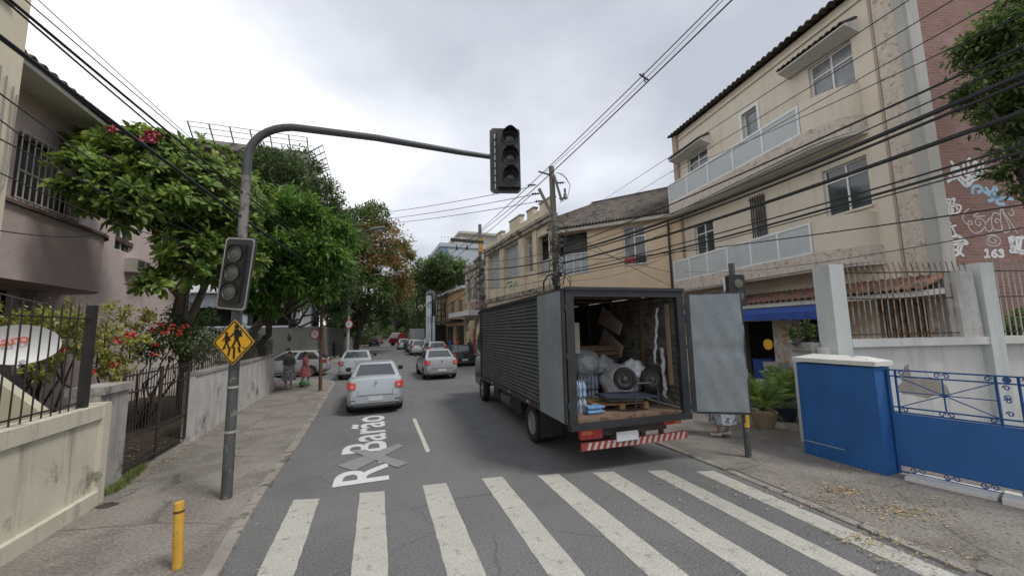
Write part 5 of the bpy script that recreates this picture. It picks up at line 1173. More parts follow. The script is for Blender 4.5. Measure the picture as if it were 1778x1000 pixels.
for (x, y, Y) in ((265,238,8.3),(190,218,8.2),(255,242,8.2)): fast_mesh('flower_cluster', leaves(rng, tuple(P(x,y,Y)), .11, 110, .075, .8), 4, pinkf, T, tuple(fb))

# street side trees, left, near to far
tree('leafy_tree', 'bright green drooping tree behind the signal pole and low wall', (-10.6,15.6,.12), (-9.9,15.3,2.9),
     pc((455,370,14,.9),(505,370,15,1.2),(550,395,15.5,1.0),(470,430,14,.9),(520,440,15,1.2),(565,450,15.5,.9),(585,410,16.5,.9),(440,490,14,.7),(490,490,14.5,.8),(560,505,15.5,.5),(430,410,14,.8),(425,520,14,.5),(470,530,14.5,.45),(520,495,15,.8),(595,455,16.5,.6),(410,480,13.5,.6)), .30, 1500, leaf_br, 21, .17, shell=.35, aspect=.26)
tree('mango_tree', 'dark green round mango tree rising behind the bright tree', (-16.5,23,.12), (-15,23,5),
     pc((490,310,21,1.6),(545,345,22,1.6),(460,290,21,1.2),(520,290,22,1.2),(580,380,24,1.5),(440,350,20,1.4),(430,300,20,1.2),(600,400,26,1.3),(520,360,22,1.6),(450,500,20,1.0),(500,520,21,.9),(400,430,18,1.3),(360,400,17,1.2)), .30, 700, leaf_dk, 22, .28, aspect=.3)
tree('flowering_mango_tree', 'big mango tree with orange brown flush beside the far lamp post', (-17.8,43,.1), (-17.5,43,4),
     pc((625,385,42,2.6),(660,420,42,2.9),(620,450,40,3.0),(670,470,42,2.6),(695,500,44,2.0),(640,500,40,2.4),(600,480,38,2.2),(690,440,45,2.0),(650,380,44,2.0),(600,420,38,2.4)), .42, 330, leaf_md, 23, .3, mats2=(leaf_or, {1,3,4,7,2}), aspect=.34)
tree('dense_tree', 'dense green tree under the flowering mango, shading the far left pavement', (-20.5,50,.1), (-20.5,50,3.5),
     pc((610,530,45,2.2),(650,530,47,2.2),(690,535,50,2.0),(625,560,50,1.4),(585,520,42,2.4),(660,555,60,1.6),(560,500,40,2.4),(540,540,38,1.6)), .42, 300, leaf_dk, 24, .25)
tree('roadside_tree', 'low dark tree clump along the far left pavement behind the grey wall', (-29,72,0), (-29,72,2), pc((600,560,55,2.4),(625,575,65,2.6),(645,560,75,3),(615,545,60,2.6),(590,570,50,1.8),(640,580,85,3),(660,570,90,3)), .5, 190, leaf_dk, 41, .25)
tree('dark_garden_tree', 'dark shady tree behind the grey wall across the side street', (-19.5,33,.1), (-19.5,33,3),
     pc((520,500,31,2.2),(570,480,32,2.2),(540,440,31,2.4),(590,500,34,1.8),(500,470,30,1.8),(580,540,34,1.2)), .34, 300, leaf_dk, 28, .25)
tree('distant_tree', 'tall tree closing the view at the far end of the street', (-36,112,0), (-35,112,5),
     pc((690,520,100,5),(715,500,110,6),(735,530,115,6),(700,550,120,5),(725,555,130,5),(675,555,120,5),(745,555,130,5),(650,560,125,5)), .9, 60, leaf_md, 25, .5)
tree('distant_tree', 'pale yellow green tree at the road end below the flowering mango', (-38,150,0), (-38,150,4),
     pc((690,575,140,4.5),(712,572,150,4.5),(730,574,150,4),(670,574,140,4)), .9, 60, M('leaf_pale', (.11,.14,.05), .6, .35, 1.1, 0, rand=.8), 29, .5)
tree('pavement_tree', 'thin trunked tree on the right pavement in front of the white and blue tower', (-15.2,62,0), (-15.6,61,8),
     pc((745,470,58,2.6),(775,465,58,2.8),(800,475,58,2.4),(735,490,58,2.0),(760,490,58,2.2),(790,490,60,2.0)), .5, 260, leaf_md, 26, .22)
tree('corner_tree', 'leafy branch mass in the top right in front of the brick wall', (10.4,6.9,0), (10.2,6.9,4.2),
     pc((1770,60,6.7,.75),(1720,75,6.9,.42),(1700,140,6.9,.42),(1760,150,6.8,.65),(1790,240,6.8,.6),(1740,200,6.9,.42),(1800,60,6.6,.9),(1765,300,6.9,.38),(1795,335,6.9,.4),(1825,160,6.8,.9),(1690,155,7.0,.25),(1775,20,6.7,.5)), .13, 3600, leaf_md, 27, .18, aspect=.36, shell=.35)
# shrubs
def shrub(name, label, cl, size, dens, mat, seed, flowers=(), fm=red_f, base=None, group=None, cat='shrub'):
    rng = np.random.default_rng(seed); b = Vector(base); T = thing(name, b, label, cat, group); m = MB()
    for (c, r) in cl: limb(m, b+Vector((rng.uniform(-.1,.1),rng.uniform(-.1,.1),0)), c, .03, .01, rng, .12)
    m.build('stems', bark, T)
    fast_mesh('foliage', np.concatenate([leaves(rng, c, r, int(dens*r*r)+40, size, .5, shell=.3) for c, r in cl]), 4, mat, T, tuple(b))
    for f in flowers: fast_mesh('flower', leaves(rng, tuple(P(*f)), .045, 26, .055, .8), 4, fm, T, tuple(b))
shrub('variegated_shrub', 'yellow green variegated hibiscus shrub behind the satellite dish', pc((40,560,7.2,.45),(95,560,7.2,.45),(140,575,7.2,.42),(65,590,7.0,.4),(20,590,7,.4),(120,600,7.1,.38),(70,640,7.0,.3)), .085, 2600, leaf_yg, 31, ((158,563,6.8),(110,603,6.8),(95,601,6.9),(160,640,6.8)), base=(-9.3,7.6,.14))
shrub('flowering_shrub', 'loose yellowish shrub with red flowers above the cement pier', pc((185,560,7.6,.38),(215,590,7.9,.4),(170,610,7.4,.35),(205,630,7.6,.33),(235,560,8.4,.3),(190,655,7.5,.22)), .085, 2300, leaf_yg, 32, ((195,632,7.3),(205,590,7.4),(225,580,7.4),(228,583,7.4)), base=(-8.4,8.0,.14))
shrub('flowering_shrub', 'green shrub dotted with orange red flowers behind the iron gate', pc((265,575,9.4,.5),(305,580,10,.55),(340,595,10.6,.5),(285,600,9.6,.45),(370,600,11.5,.5),(250,605,9.2,.3),(325,560,10.4,.4)), .09, 2500, leaf_md, 33, ((268,573,8.9),(280,562,9.2),(298,568,9.2),(314,573,9.3),(322,568,9.6),(270,600,8.9),(268,614,8.9),(285,577,9.0),(255,555,9),(312,579,9.5)), base=(-9.9,10.2,.14))
shrub('hedge_shrub', 'dark green hedge shrub under the frangipani beside the signal pole', pc((385,600,13,.6),(410,590,14,.6),(435,600,15,.6),(350,560,12,.5),(330,545,12,.5)), .10, 1700, leaf_dk, 34, base=(-10.5,13,.14))
shrub('climber_shrub', 'green shrub behind the right end of the spiked fence', pc((1725,545,8.1,.26),(1750,565,8.1,.3),(1735,575,8.1,.2),(1770,560,8.1,.25)), .085, 3500, leaf_br, 35, base=(10.6,8.15,2.0))
shrub('planter_plant', 'feathery green plant filling the cement planter', pc((1400,575,8.3,.24),(1430,572,8.2,.25),(1385,580,8.4,.18),(1450,580,8.1,.15),(1415,590,8.1,.22)), .10, 3200, leaf_md, 36, base=tuple(Wf.p(-.3,.6,2.08)), cat='plant')
# grass tuft at the foot of the pier
rng = np.random.default_rng(9); n_ = 3000; c = np.array(G(205,822,.06)); t = rng.random((n_,1)); 
pos = np.array(G(188,858,.06))*(1-t) + np.array(G(242,812,.06))*t + np.c_[rng.normal(size=n_)*.05, rng.normal(size=n_)*.06, np.zeros(n_)]
d = norm(np.c_[rng.normal(size=n_)*.5, rng.normal(size=n_)*.5, np.ones(n_)]); s = norm(np.cross(d, rng.normal(size=(n_,3)))); l = .05+.09*rng.random((n_,1))
v = np.stack([pos-s*.005, pos+s*.005, pos+d*l+s*.0008, pos+d*l-s*.0008], 1).reshape(-1,3)
tag(fast_mesh('grass_tuft', v, 4, grassm, None), 'grass growing at the foot of the cement pier', None, None, 'stuff')
# leaf litter under the iron gate and along the left wall
rr = random.Random(5); m = MB()
for i in range(420):
    t = rr.random(); q = LW.p(2.4+9*t*rr.random(), .05-abs(rr.gauss(0,.12)), 0); leaf_at(q.x, q.y, .062, rr.uniform(.012,.028))
for i in range(200):
    q = LW.p(rr.uniform(2.5,5), rr.uniform(.3,1.5), 0); leaf_at(q.x, q.y, .142, rr.uniform(.02,.035))
for i in range(160):
    q = G(rr.uniform(60,480), rr.uniform(780,990), .06)
    if (q-LW.p(0,0,0)).dot(-LW.v) > .1: leaf_at(q.x, q.y, .062, rr.uniform(.008,.018))
tag(m.build('leaf_litter', dryleaf), 'dry leaves gathered along the foot of the left walls', None, None, 'stuff')

# ================================================================== UTILITY POLES AND WIRES
def pole(base, top, r0_, r1_, label, name='utility_pole', mat=polem):
    T = thing(name, base, label, 'pole'); m = MB(); m.tube([base, Vector(base).lerp(top,.5), top], [r0_, (r0_+r1_)/2, r1_], 14); m.build('post', mat, T, smooth=True); return T
def cables(T, c, zs, seed, r=.18):
    rr = random.Random(seed)
    for i, z in enumerate(zs):
        m = MB(); n_ = 26; ph = rr.uniform(0,6); rx_, ry_ = rr.uniform(.6,1.2)*r, rr.uniform(.8,1.3)*r
        off = Vector((rr.uniform(-.12,.12), rr.uniform(-.12,.0), 0))
        m.tube([c+off+Vector((rx_*math.cos(ph+2*math.pi*k/n_*1.6), ry_*.4*math.sin(k*.5)-.12, z+ry_*math.sin(ph+2*math.pi*k/n_*1.6)+.01*k)) for k in range(n_)], .014, 5); m.build('cable_coil', cablem, T)
def clutter(T, c, z0_, z1_, n_, seed):
    rr = random.Random(seed)
    for i in range(n_):
        z = rr.uniform(z0_, z1_); a = rr.uniform(-2.9, -.2); q = c+Vector((math.cos(a)*.2, math.sin(a)*.2, z)); s = rr.uniform(.04,.10); m = MB()
        f = Fr((q.x, q.y), rr.uniform(0,3)); m.box(f, -s, s, -s*.7, s*.7, z-s*.8, z+s*1.2); m.build('splice_box', black_pl if i % 2 else M('box_grey', (.07,.07,.07), .6, .2, 4, 0), T)
pb1 = Vector((1.87,15,.02)); pt1 = Vector((1.74,15,9.19)); T = pole(pb1, pt1, .17, .11, 'near utility pole behind the truck, tangled with cable coils and insulators')
cables(T, Vector((1.82,14.85,0)), [5.9,5.5,5.1,4.7,4.4,6.2,4.1], 3, .36); clutter(T, Vector((1.84,15,0)), 3.9, 6.2, 9, 4)
m = MB(); m.bar(P(936,328,14.9), P(958,372,14.9), .13, .1); m.build('brace_arm', wood_brown if 0 else polem, T)
m = MB(); m.bar(P(962,305,14.85), P(975,348,14.8), .10, .1); m.build('brace_arm', polem, T)
m = MB(); m.bar(P(935,298,14.9), P(955,304,14.95), .05); m.build('top_bracket', iron, T)
for (x, y) in ((925,322),(932,337),(938,350),(975,318),(980,345)):
    q = P(x, y, 14.85); m = MB(); m.lathe(q-Vector((.22,0,0)), (1,0,.05), [(0,.02),(.05,.03),(.06,.09),(.09,.03),(.15,.03),(.16,.085),(.19,.03),(.26,.03),(.27,.08),(.30,.02),(.38,.012)], 10); m.build('insulator', M('insulator_dark', (.06,.045,.04), .4, .1, 4, 0), T, smooth=True)
for k_ in range(2):
    m = MB(); m.tube([P(965+4*k_,300,14.9), P(978+5*k_,303+6*k_,14.9), P(990,322,14.9), P(985,345,14.9), P(972,352,14.9)], .012, 5); m.build('jumper_wire', cablem, T)
m = MB(); q = P(981,335,14.85); m.lathe(q-Vector((0,0,.25)), (0,0,1), [(0,.04),(.02,.07),(.2,.07),(.22,.03),(.3,.05),(.42,.05),(.44,.02)], 10); m.build('fuse_cutout', M('fuse_grey', (.2,.2,.2), .5, .1, 4, 0), T, smooth=True)
m = MB(); cc_ = P(960,485,14.6); m.tube([P(944,505,14.6), P(944,490,14.6), P(950,479,14.6), P(960,476,14.6), P(968,484,14.6), P(966,496,14.6)], .035, 8); m.build('cable_loop', cablem, T, smooth=True)
pb2 = Vector((-2.0,24.4,.02)); pt2 = Vector((-2.06,24.4,9.48)); T = pole(pb2, pt2, .17, .11, 'second utility pole further down the right pavement with a long dark crossarm')
m = MB(); m.bar(P(782,416,24.2), P(840,421,24.3), .16, .18); m.build('crossarm', M('crossarm_dark', (.05,.045,.04), .8, .2, 4, .2), T)
for x in (793, 811): 
    q = P(x, 425, 24.2); m = MB(); m.lathe(q-Vector((0,0,.35)), (0,0,1), [(0,.05),(.06,.09),(.1,.04),(.16,.1),(.2,.04),(.35,.04)], 8); m.build('insulator', MATS['insulator_dark'], T)
m = MB(); f = Fr((pb2.x, pb2.y-.16), R_(90)); m.box(f, -.14, .16, -.02, .02, 7.6, 8.5); m.build('yellow_plate', M('plate_orange', (.45,.26,.06), .6, .1, 4, .1), T)
cables(T, Vector((-2.0,24.25,0)), [6.8,6.3,5.8,5.2,4.7,4.2], 7, .3); clutter(T, Vector((-2,24.4,0)), 3.2, 7.2, 22, 6)
# lamp pole far left and brown post
q0 = G(603,619,.115); T = pole(q0, q0+Vector((.1,0,8.6)), .16, .10, 'pale concrete pole on the far left pavement corner with a thin lamp arm', mat=M('pale_pole', (.40,.39,.37), .9, .1, 4, .2))
m = MB(); Yq = q0.y; m.tube([P(614,500,Yq), P(622,486,Yq), P(645,478,Yq), P(672,474,Yq)], .05, 8); m.build('lamp_arm', M('arm_grey', (.25,.26,.26), .5, .1, 4, 0), T)
m = MB(); m.lathe(P(672,474,Yq), (1,0,0), [(0,.05),(.05,.14),(.5,.12),(.6,.05)], 8); m.build('lamp_head', MATS['arm_grey'], T)
def roundsign(c, r, ang, T, name='round_sign_plate', face=None):
    f = Fr((c.x, c.y), R_(90+180+ang)); m = MB(); m.lathe(c, f.v, [(0,r),(.012,r)], 24); s_ = m.build(name, M('sign_red', (.5,.05,.05), .5, .1, 6, 0), T); m = MB(); m.lathe(c+f.v*.013, f.v, [(0,r*.76),(.002,r*.76)], 24); m.build('white_face', white_paint, s_)
    m = MB(); m.bar(c+f.v*.017-f.u*r*.28, c+f.v*.017+f.u*r*.28, .004, r*.16, up=f.v); m.bar(c+f.v*.017+Vector((0,0,r*.0)), c+f.v*.017+Vector((0,0,r*.4)), r*.12, .004); m.build('black_symbol', black_pl, s_)
roundsign(P(606,563,Yq-.2), .45, 10, T)
q0 = G(556,678,.062); T = pole(q0, q0+Vector((-.12,.0,6.7)), .075, .06, 'slender brown post at the left pavement corner carrying a street lamp and a round sign', 'lamp_post', wood_brown)
tq = q0+Vector((-.12,0,6.6)); Yq = q0.y
m = MB(); m.tube([tq, tq.lerp(P(605,412,Yq),.5)+Vector((0,0,.05)), P(605,411,Yq), P(630,402,Yq), P(646,399,Yq)], .035, 8); m.build('lamp_arm', armm, T, smooth=True)
a_, b_ = P(640,400,Yq), P(669,395,Yq); m = MB(); d = (b_-a_).normalized(); m.lathe(a_, d, [(0,.03),(.08,.07),(.3,.09),(.6,.085),(.74,.05),(.76,.01)], 10); lh = m.build('lamp_head', M('lamp_grey', (.12,.125,.13), .4, .1, 4, 0), T, smooth=True)
m = MB(); m.box(Fr((a_.lerp(b_,.6).x, a_.lerp(b_,.6).y), R_(90)), -.18, .18, -.05, .05, a_.lerp(b_,.6).z-.10, a_.lerp(b_,.6).z-.07); m.build('lamp_glass', glass_grey, lh)
roundsign(P(547,580,Yq-.1), .24, 12, T)

def wire(a, b, sag, r, label, group=None):
    a, b = Vector(a), Vector(b); n_ = 28; pts = [a.lerp(b, i/n_) - Vector((0,0,sag*4*(i/n_)*(1-i/n_))) for i in range(n_+1)]
    m = MB(); m.tube(pts, r, 5); tag(m.build('overhead_cable', cablem), label, 'cable', group)
GW = 'wires strung over the street'
p1 = lambda x, y: P(x, y, 14.9); p2 = lambda x, y: P(x, y, 24.3)
wires = [
 (P(1262,-14,7.4), p1(914,327), .05, .014, 'upper left wire of the pair running from the top edge to the near pole top'),
 (P(1286,-14,7.4), p1(922,333), .05, .018, 'lower right wire of the pair running from the top edge to the near pole top'),
 (P(1270,-14,7.4), p1(944,302), .12, .008, 'thin messenger wire between the spacer and the near pole top bracket'),
 (p1(914,327), p2(836,398), .02, .016, 'upper wire joining the tops of the two right poles'),
 (p1(922,333), p2(833,404), .02, .016, 'middle wire joining the tops of the two right poles'),
 (p1(922,339), p2(838,410), .02, .016, 'lower wire joining the tops of the two right poles'),
 (p2(836,400), P(640,545,110), .3, .02, 'top wire leaving the second pole down the street'),
 (p2(833,412), P(660,552,110), .3, .02, 'lower wire leaving the second pole down the street'),
 (p1(920,325), P(560,378,27), .25, .014, 'top one of three wires crossing the sky to the left trees'),
 (p1(926,338), P(565,388,27), .25, .014, 'middle one of three wires crossing the sky to the left trees'),
 (p1(934,350), P(570,394,27), .25, .014, 'bottom one of three wires crossing the sky to the left trees'),
 (P(1625,-30,4.9), P(1050,346,19), .0, .009, 'highest thin wire slanting in front of the cream building roof'),
 (P(1705,-30,4.6), P(1092,343,19), .0, .009, 'second thin wire slanting across the upper windows'),
 (P(1790,-30,4.4), P(1130,341,19), .0, .009, 'third thin wire slanting across the upper balcony'),
 (P(1810,10,4.2), P(1165,300,17.5), .1, .009, 'fourth thin wire slanting across the upper balcony to the brick wall'),
 (P(1815,62,3.8), p1(970,432), .12, .017, 'medium cable passing just below the upper balcony panels'),
 (P(1815,85,3.8), p1(970,437), .22, .010, 'thin cable twisted under the upper balcony cable'),
 (P(1815,112,3.8), p1(972,441), .22, .034, 'thick black cable bundle crossing the upper balcony soffit'),
 (P(1815,126,3.8), p1(972,444), .24, .022, 'slightly thinner cable hugging the thick bundle over the soffit'),
 (P(1815,180,3.8), p1(975,457), .16, .032, 'thick black cable with pale clamps crossing the middle windows'),
 (P(1815,240,3.8), p1(980,470), .12, .014, 'upper cable of the lower bundle over the middle windows'),
 (P(1815,252,3.8), p1(984,474), .14, .020, 'thickest cable of the lower bundle over the middle windows'),
 (P(1815,263,3.8), p1(986,480), .10, .010, 'thin lowest cable of the lower bundle'),
 (P(1815,350,3.8), p1(990,452), .12, .010, 'nearly level thin wire in front of the lower balcony panels'),
 (P(1815,388,3.8), P(1180,470,17), .25, .006, 'very thin sagging wire below the level wire at the graffiti'),
 (p1(968,450), p2(838,468), .1, .03, 'upper thick cable between the two right poles at balcony height'),
 (p1(966,468), p2(838,486), .12, .03, 'lower thick cable between the two right poles at balcony height'),
 (p1(962,436), p2(838,455), .1, .014, 'thin cable above the thick ones between the two right poles'),
 (p1(962,482), p2(838,500), .15, .012, 'sagging thin cable just above the truck side'),
 (p2(835,470), P(700,545,75), .5, .035, 'thick cable running on from the second pole past the tree'),
 (p2(835,490), P(720,555,75), .6, .03, 'lower cable running on from the second pole past the tree'),
 (p2(835,445), P(690,530,75), .5, .02, 'upper cable running on from the second pole past the tree'),
 (p1(985,420), P(1176,475,17), .1, .010, 'service wire dropping across the peach side wall to the right'),
 (p1(985,400), P(1172,500,17), .1, .010, 'lower service wire crossing the peach side wall to the cream corner'),
 (p1(980,478), P(1170,395,17), .1, .010, 'service wire rising across the peach side wall'),
 (p1(985,488), P(1165,440,17), .3, .008, 'sagging thin wire low on the peach side wall'),
 (P(-30,42,3.4), P(556,470,16.1), .10, .030, 'thick black cable crossing the left sky in front of the frangipani'),
 (P(-10,-22,3.8), P(560,440,16.1), .10, .020, 'upper thick cable of the left bundle above the pink house roof'),
 (P(-16,-20,3.8), P(560,443,16.1), .22, .014, 'cable hugging the left bundle from below'),
 (P(8,-30,3.8), P(562,437,16.1), .05, .008, 'loose thin wire above the left cable bundle'),
 (P(22,-40,3.8), P(562,435,16.1), .12, .006, 'highest looping thin wire of the left bundle'),
 (P(-30,141,3.8), P(430,452,12), .12, .010, 'thin wire crossing the pink house below its eave'),
 (P(-30,186,3.8), P(420,470,12), .25, .008, 'thin wire crossing the grilled window of the pink house'),
 (P(-30,226,3.8), P(400,430,12), .1, .009, 'wire passing the middle of the grilled window'),
 (P(-30,286,3.8), P(330,420,9.5), .15, .008, 'lowest thin wire crossing the grilled window into the tree'),
 (P(-30,396,4.4), P(188,404,10.5), .12, .008, 'sagging wire against the pink balcony front'),
 (P(-30,500,4.6), LW.p(.6,.2,2.95), .02, .010, 'sloping wire reaching the top of the black bar fence'),
]
for w_ in wires: wire(*w_, GW)
def spacer(c, label):
    T = thing('wire_spacer', c, label, 'spacer'); m = MB(); m.bar(c+Vector((-.12,0,.10)), c+Vector((.12,0,-.08)), .035); m.bar(c+Vector((-.02,0,.12)), c+Vector((.03,0,-.14)), .03); m.build('spacer_body', black_pl, T)
spacer(P(1118,135,9.6), 'small black spacer clamped on the sky wire pair above the near pole')
m = MB()

# ================================================================== CARS
def car(name, label, pos, hd, paint, prof='sedan', W=1.73, H=1.50, L=4.35, brake=False, cat='car', plate_=True, group='cars in the street', gl=None, det=True):
    f = Fr(pos, hd, pos[2] if len(pos) > 2 else 0.004); T = thing(name, f.p(L/2, 0, 0), label, cat, group)
    hw = W/2; s = H/1.5
    P_ = {'sedan': dict(top=[(0,.60),(.03,.86),(.08,1.04),(.16,1.09),(.62,1.12),(1.0,1.05),(3.05,.98),(3.25,.97),(3.9,.86),(4.2,.72),(4.35,.55)], rb=.50, rt=1.12, wt=2.35, wb=3.25, bz=1.08),
          'hatch': dict(top=[(0,.58),(.04,.85),(.10,.98),(.2,1.02),(1.0,1.02),(3.0,.98),(3.15,.96),(3.7,.85),(4.1,.72),(4.35,.5)], rb=.10, rt=.62, wt=2.3, wb=3.2, bz=1.0),
          'suv': dict(top=[(0,.62),(.04,.95),(.10,1.06),(.2,1.10),(1.0,1.10),(3.0,1.06),(3.2,1.04),(3.9,.98),(4.25,.85),(4.35,.5)], rb=.08, rt=.35, wt=2.4, wb=3.25, bz=1.08)}[prof]
    k = L/4.35; xs_r, xs_f = .82*k, 3.42*k; R0 = .31*(1.1 if prof == 'suv' else 1)
    tx = [a*k for a, b in P_['top']]; tz = [b*s for a, b in P_['top']]
    xs = sorted(set(list(np.round(np.linspace(0, L, 30), 3)) + [round(t, 3) for t in tx] + [round(xw+dx_, 3) for xw in (xs_r, xs_f) for dx_ in (-.36,-.33,-.27,-.18,-.08,.08,.18,.27,.33,.36)]))
    rows = []
    for x in xs:
        zt = float(np.interp(x, tx, tz)); e = min(x, L-x); wf = hw*(.86+.14*min(1, e/.35)**.5) ; zb = .24 + (.10 if e < .15 else 0)
        zw = zb
        for xw in (xs_r, xs_f):
            if abs(x-xw) < .355: zw = max(zw, R0+math.sqrt(max(0, .36**2-(x-xw)**2)))
        zw = min(zw, zt-.1); r = []
        for (yy, z) in ((-.55, zb+.02), (-.93, zb+.02 if zw == zb else zw), (-.985, zw+.0 if zw > zb else zb+.08), (-1.0, max(zw+.01, zb+(zt-zb)*.42)), (-.985, max(zw+.02, zb+(zt-zb)*.66)), (-.94, zt-.05), (-.86, zt-.012), (-.55, zt+.008), (0, zt+.015)):
            r.append((yy*wf, z))
        full = r + [(-y, z) for y, z in r[-2::-1]]; rows.append([f.p(x, y, z) for y, z in full])
    m = MB(); m.grid(rows); n_ = len(rows[0]); m.add(rows[0], [tuple(range(n_))]); m.add(rows[-1], [tuple(range(n_))]); body = m.build('body', paint, T, smooth=True)
    m = MB(); m.box(f, .12, L-.12, -hw*.84, hw*.84, .20, .62); m.build('underbody', black_pl, T)
    # greenhouse
    bz = P_['bz']*s - .03; bt = H; rb, rt, wt, wb = [P_[q_]*k for q_ in ('rb','rt','wt','wb')]; yb, yt = hw*.90, hw*.70
    ring = lambda xa, xb, yy, z, rr_=.10: [(xa, -yy+rr_, z), (xa+rr_*.6, -yy, z), (xb-rr_, -yy, z), (xb, -yy+rr_*1.3, z), (xb, yy-rr_*1.3, z), (xb-rr_, yy, z), (xa+rr_*.6, yy, z), (xa, yy-rr_, z)]
    r0_ = ring(rb, wb, yb, bz); r1_ = ring(rt-.02, wt+.03, yt+.02, bt-.06); r2_ = ring(rt+.10, wt-.08, yt-.06, bt-.008)
    m = MB(); m.grid([[f.p(*q_) for q_ in r] for r in (r0_, r1_, r2_)], True); m.add([f.p(*q_) for q_ in r2_], [tuple(range(8))]); m.build('roof', paint, T, smooth=True)
    G_ = gl or M('car_glass', (.035,.042,.045), .06, .2, 2, 0, spec=1.0)
    def pan(q1, q2, q3, q4, name, inset=.07, out_=.008):
        pts = [Vector(f.p(*q)) for q in (q1, q2, q3, q4)]; c = sum(pts, Vector())/4; nrm = (pts[1]-pts[0]).cross(pts[3]-pts[0]).normalized()
        cen = f.p((rb+wb)/2, 0, bz)
        if nrm.dot(c-cen) < 0: nrm = -nrm
        pts = [p + (c-p).normalized()*inset + nrm*out_ for p in pts]; mm = MB(); mm.add(pts+[p-nrm*.01 for p in pts], [(0,1,2,3),(4,5,6,7),(0,1,5,4),(1,2,6,5),(2,3,7,6),(3,0,4,7)]); return mm.build(name, G_, T)
    pan(r0_[0], r0_[7], r1_[7], r1_[0], 'rear_window', .035); pan(r0_[3], r0_[4], r1_[4], r1_[3], 'windscreen')
    for i0, i1 in ((1,2),(6,5)):
        A0, A1, B0, B1 = r0_[i0], r0_[i1], r1_[i0], r1_[i1]; l = lambda p, q, t: tuple(p[j]+(q[j]-p[j])*t for j in range(3)); mid = .52
        pan(l(A0,A1,.04), l(A0,A1,mid-.02), l(B0,B1,mid-.02 if 1 else 0), l(B0,B1,.02), 'side_window', .05); pan(l(A0,A1,mid+.02), l(A0,A1,.96), l(B0,B1,.98), l(B0,B1,mid+.02), 'side_window', .05)
    for sd_ in (-1, 1):
        y0_ = sd_*(hw-.09)
        wheel(f, xs_r, y0_, R0, R0, .19, T, sd_, .01, rm=M('alloy_grey', (.22,.22,.22), .4, .1, 6, 0, metal=.6)); wheel(f, xs_f, y0_, R0, R0, .19, T, sd_, .01, rm=MATS['alloy_grey'])
    # tail lights
    zl0, zl1 = (.79*s, .99*s) if prof != 'suv' else (.85*s, 1.15*s); lm = redl_on if brake else redl
    for sd_ in (-1, 1):
        m = MB(); ya, yb_ = sd_*hw*.68, sd_*hw*.975; rows = []
        for z in (zl0, (zl0+zl1)/2, zl1-.02):
            rows.append([f.p(-.012+.02*((z-zl0)/.25), ya, z), f.p(-.012+.02*((z-zl0)/.25), ya+(yb_-ya)*.6, z), f.p(.045, sd_*hw*.925, z), f.p(.24, sd_*hw*1.005, z+.01)])
        m.grid(rows); m.grid([[p+f.u*.1 for p in r] for r in rows[::2]]); m.grid([rows[0],[p+f.u*.1 for p in rows[0]]]); m.grid([rows[-1],[p+f.u*.1 for p in rows[-1]]]); tl = m.build('tail_light', lm, T)
        if det:
            m = MB(); m.box(f, -.022, -.016, min(ya+(yb_-ya)*.25, ya+(yb_-ya)*.55), max(ya+(yb_-ya)*.25, ya+(yb_-ya)*.55), zl0+.05, zl0+.11); m.build('reverse_light', M('clear_lens', (.6,.45,.42), .3, .1, 6, 0), tl)
        m = MB(); m.box(f, wb-.10, wb+.02, *sorted((sd_*(hw+.02), sd_*(hw+.19))), bz-.02, bz+.13); m.build('side_mirror', black_pl, T)
        m = MB(); m.box(f, L-.22, L-.02, *sorted((sd_*hw*.55, sd_*hw*.86)), .62*s, .74*s); m.build('headlight', M('headlamp', (.6,.62,.62), .2, .1, 6, 0), T)
    if det:
        m = MB(); m.box(f, -.008, .02, -hw*.62, hw*.62, .585*s, .60*s); m.box(f, .0, .06, -hw*.75, hw*.75, .28, .37); m.build('bumper_trim', M('bumper_dark_trim', (.10,.10,.105), .6, .1, 4, 0), body)  # even dark grey trim bars
        for yy in (-hw*.78, hw*.78): m = MB(); m.box(f, -.012, .02, yy-.09, yy+.09, .44*s, .465*s); m.build('reflector', M('refl_dark_red', (.15,.03,.03), .4, .1, 4, 0), T)
        m = MB(); m.lathe(f.p(-.0, 0, .96*s)-f.u*.004, -f.u, [(0,.045),(.012,.04)], 12); m.build('badge', M('chrome', (.5,.5,.5), .25, .05, 4, 0, metal=1), body)
        for sg in (-1, 1):
            m = MB(); m.bar(f.p(-.004, sg*hw*.60, .62*s), f.p(.072, sg*hw*.60, 1.0*s), .010, .008); m.build('panel_gap', black_pl, body)
            for xd in (xs_r+.52, (xs_r+xs_f)/2+.05, xs_f-.45):
                m = MB(); m.bar(f.p(xd, sg*hw*1.0, .42), f.p(xd, sg*hw*.955, P_['bz']*s-.06), .010, .012); m.build('panel_gap', black_pl, body)
            for xd in (xs_r+.62, xs_f-1.25): m = MB(); m.bar(f.p(xd, sg*hw*1.003, .80*s), f.p(xd+.18, sg*hw*1.003, .80*s), .022, .03); m.build('door_handle', paint, body)
        m = MB(); m.box(f, rb+.02, rb+.07, -.07, .07, bz+.03, bz+.055); m.build('third_brake_light', lm, T)
        m = MB(); m.tube([f.p(rt+.35, .1, bt), f.p(rt+.05, .1, bt+.32)], .006, 5); m.build('antenna', black_pl, T)
    if plate_: m = MB(); m.box(f, -.02, -.005, -.21, .21, .43*s if prof == 'sedan' else .6, .56*s if prof == 'sedan' else .73); m.build('number_plate', plate_g if not det else plate, T)
    return T
def paintm(n_, c): return M(n_, c, .34, .03, 2, 0, metal=.3, coat=.35)
silver = paintm('paint_silver_light', (.42,.465,.49)); silver2 = paintm('paint_silver_grey', (.38,.39,.40)); silver3 = paintm('paint_silver_blue', (.40,.43,.45)); darkp = paintm('paint_black', (.02,.022,.026)); redp = paintm('paint_red', (.20,.02,.025)); whitep = paintm('paint_white', (.6,.6,.6)); bluep_ = paintm('paint_blue_grey', (.16,.22,.30))
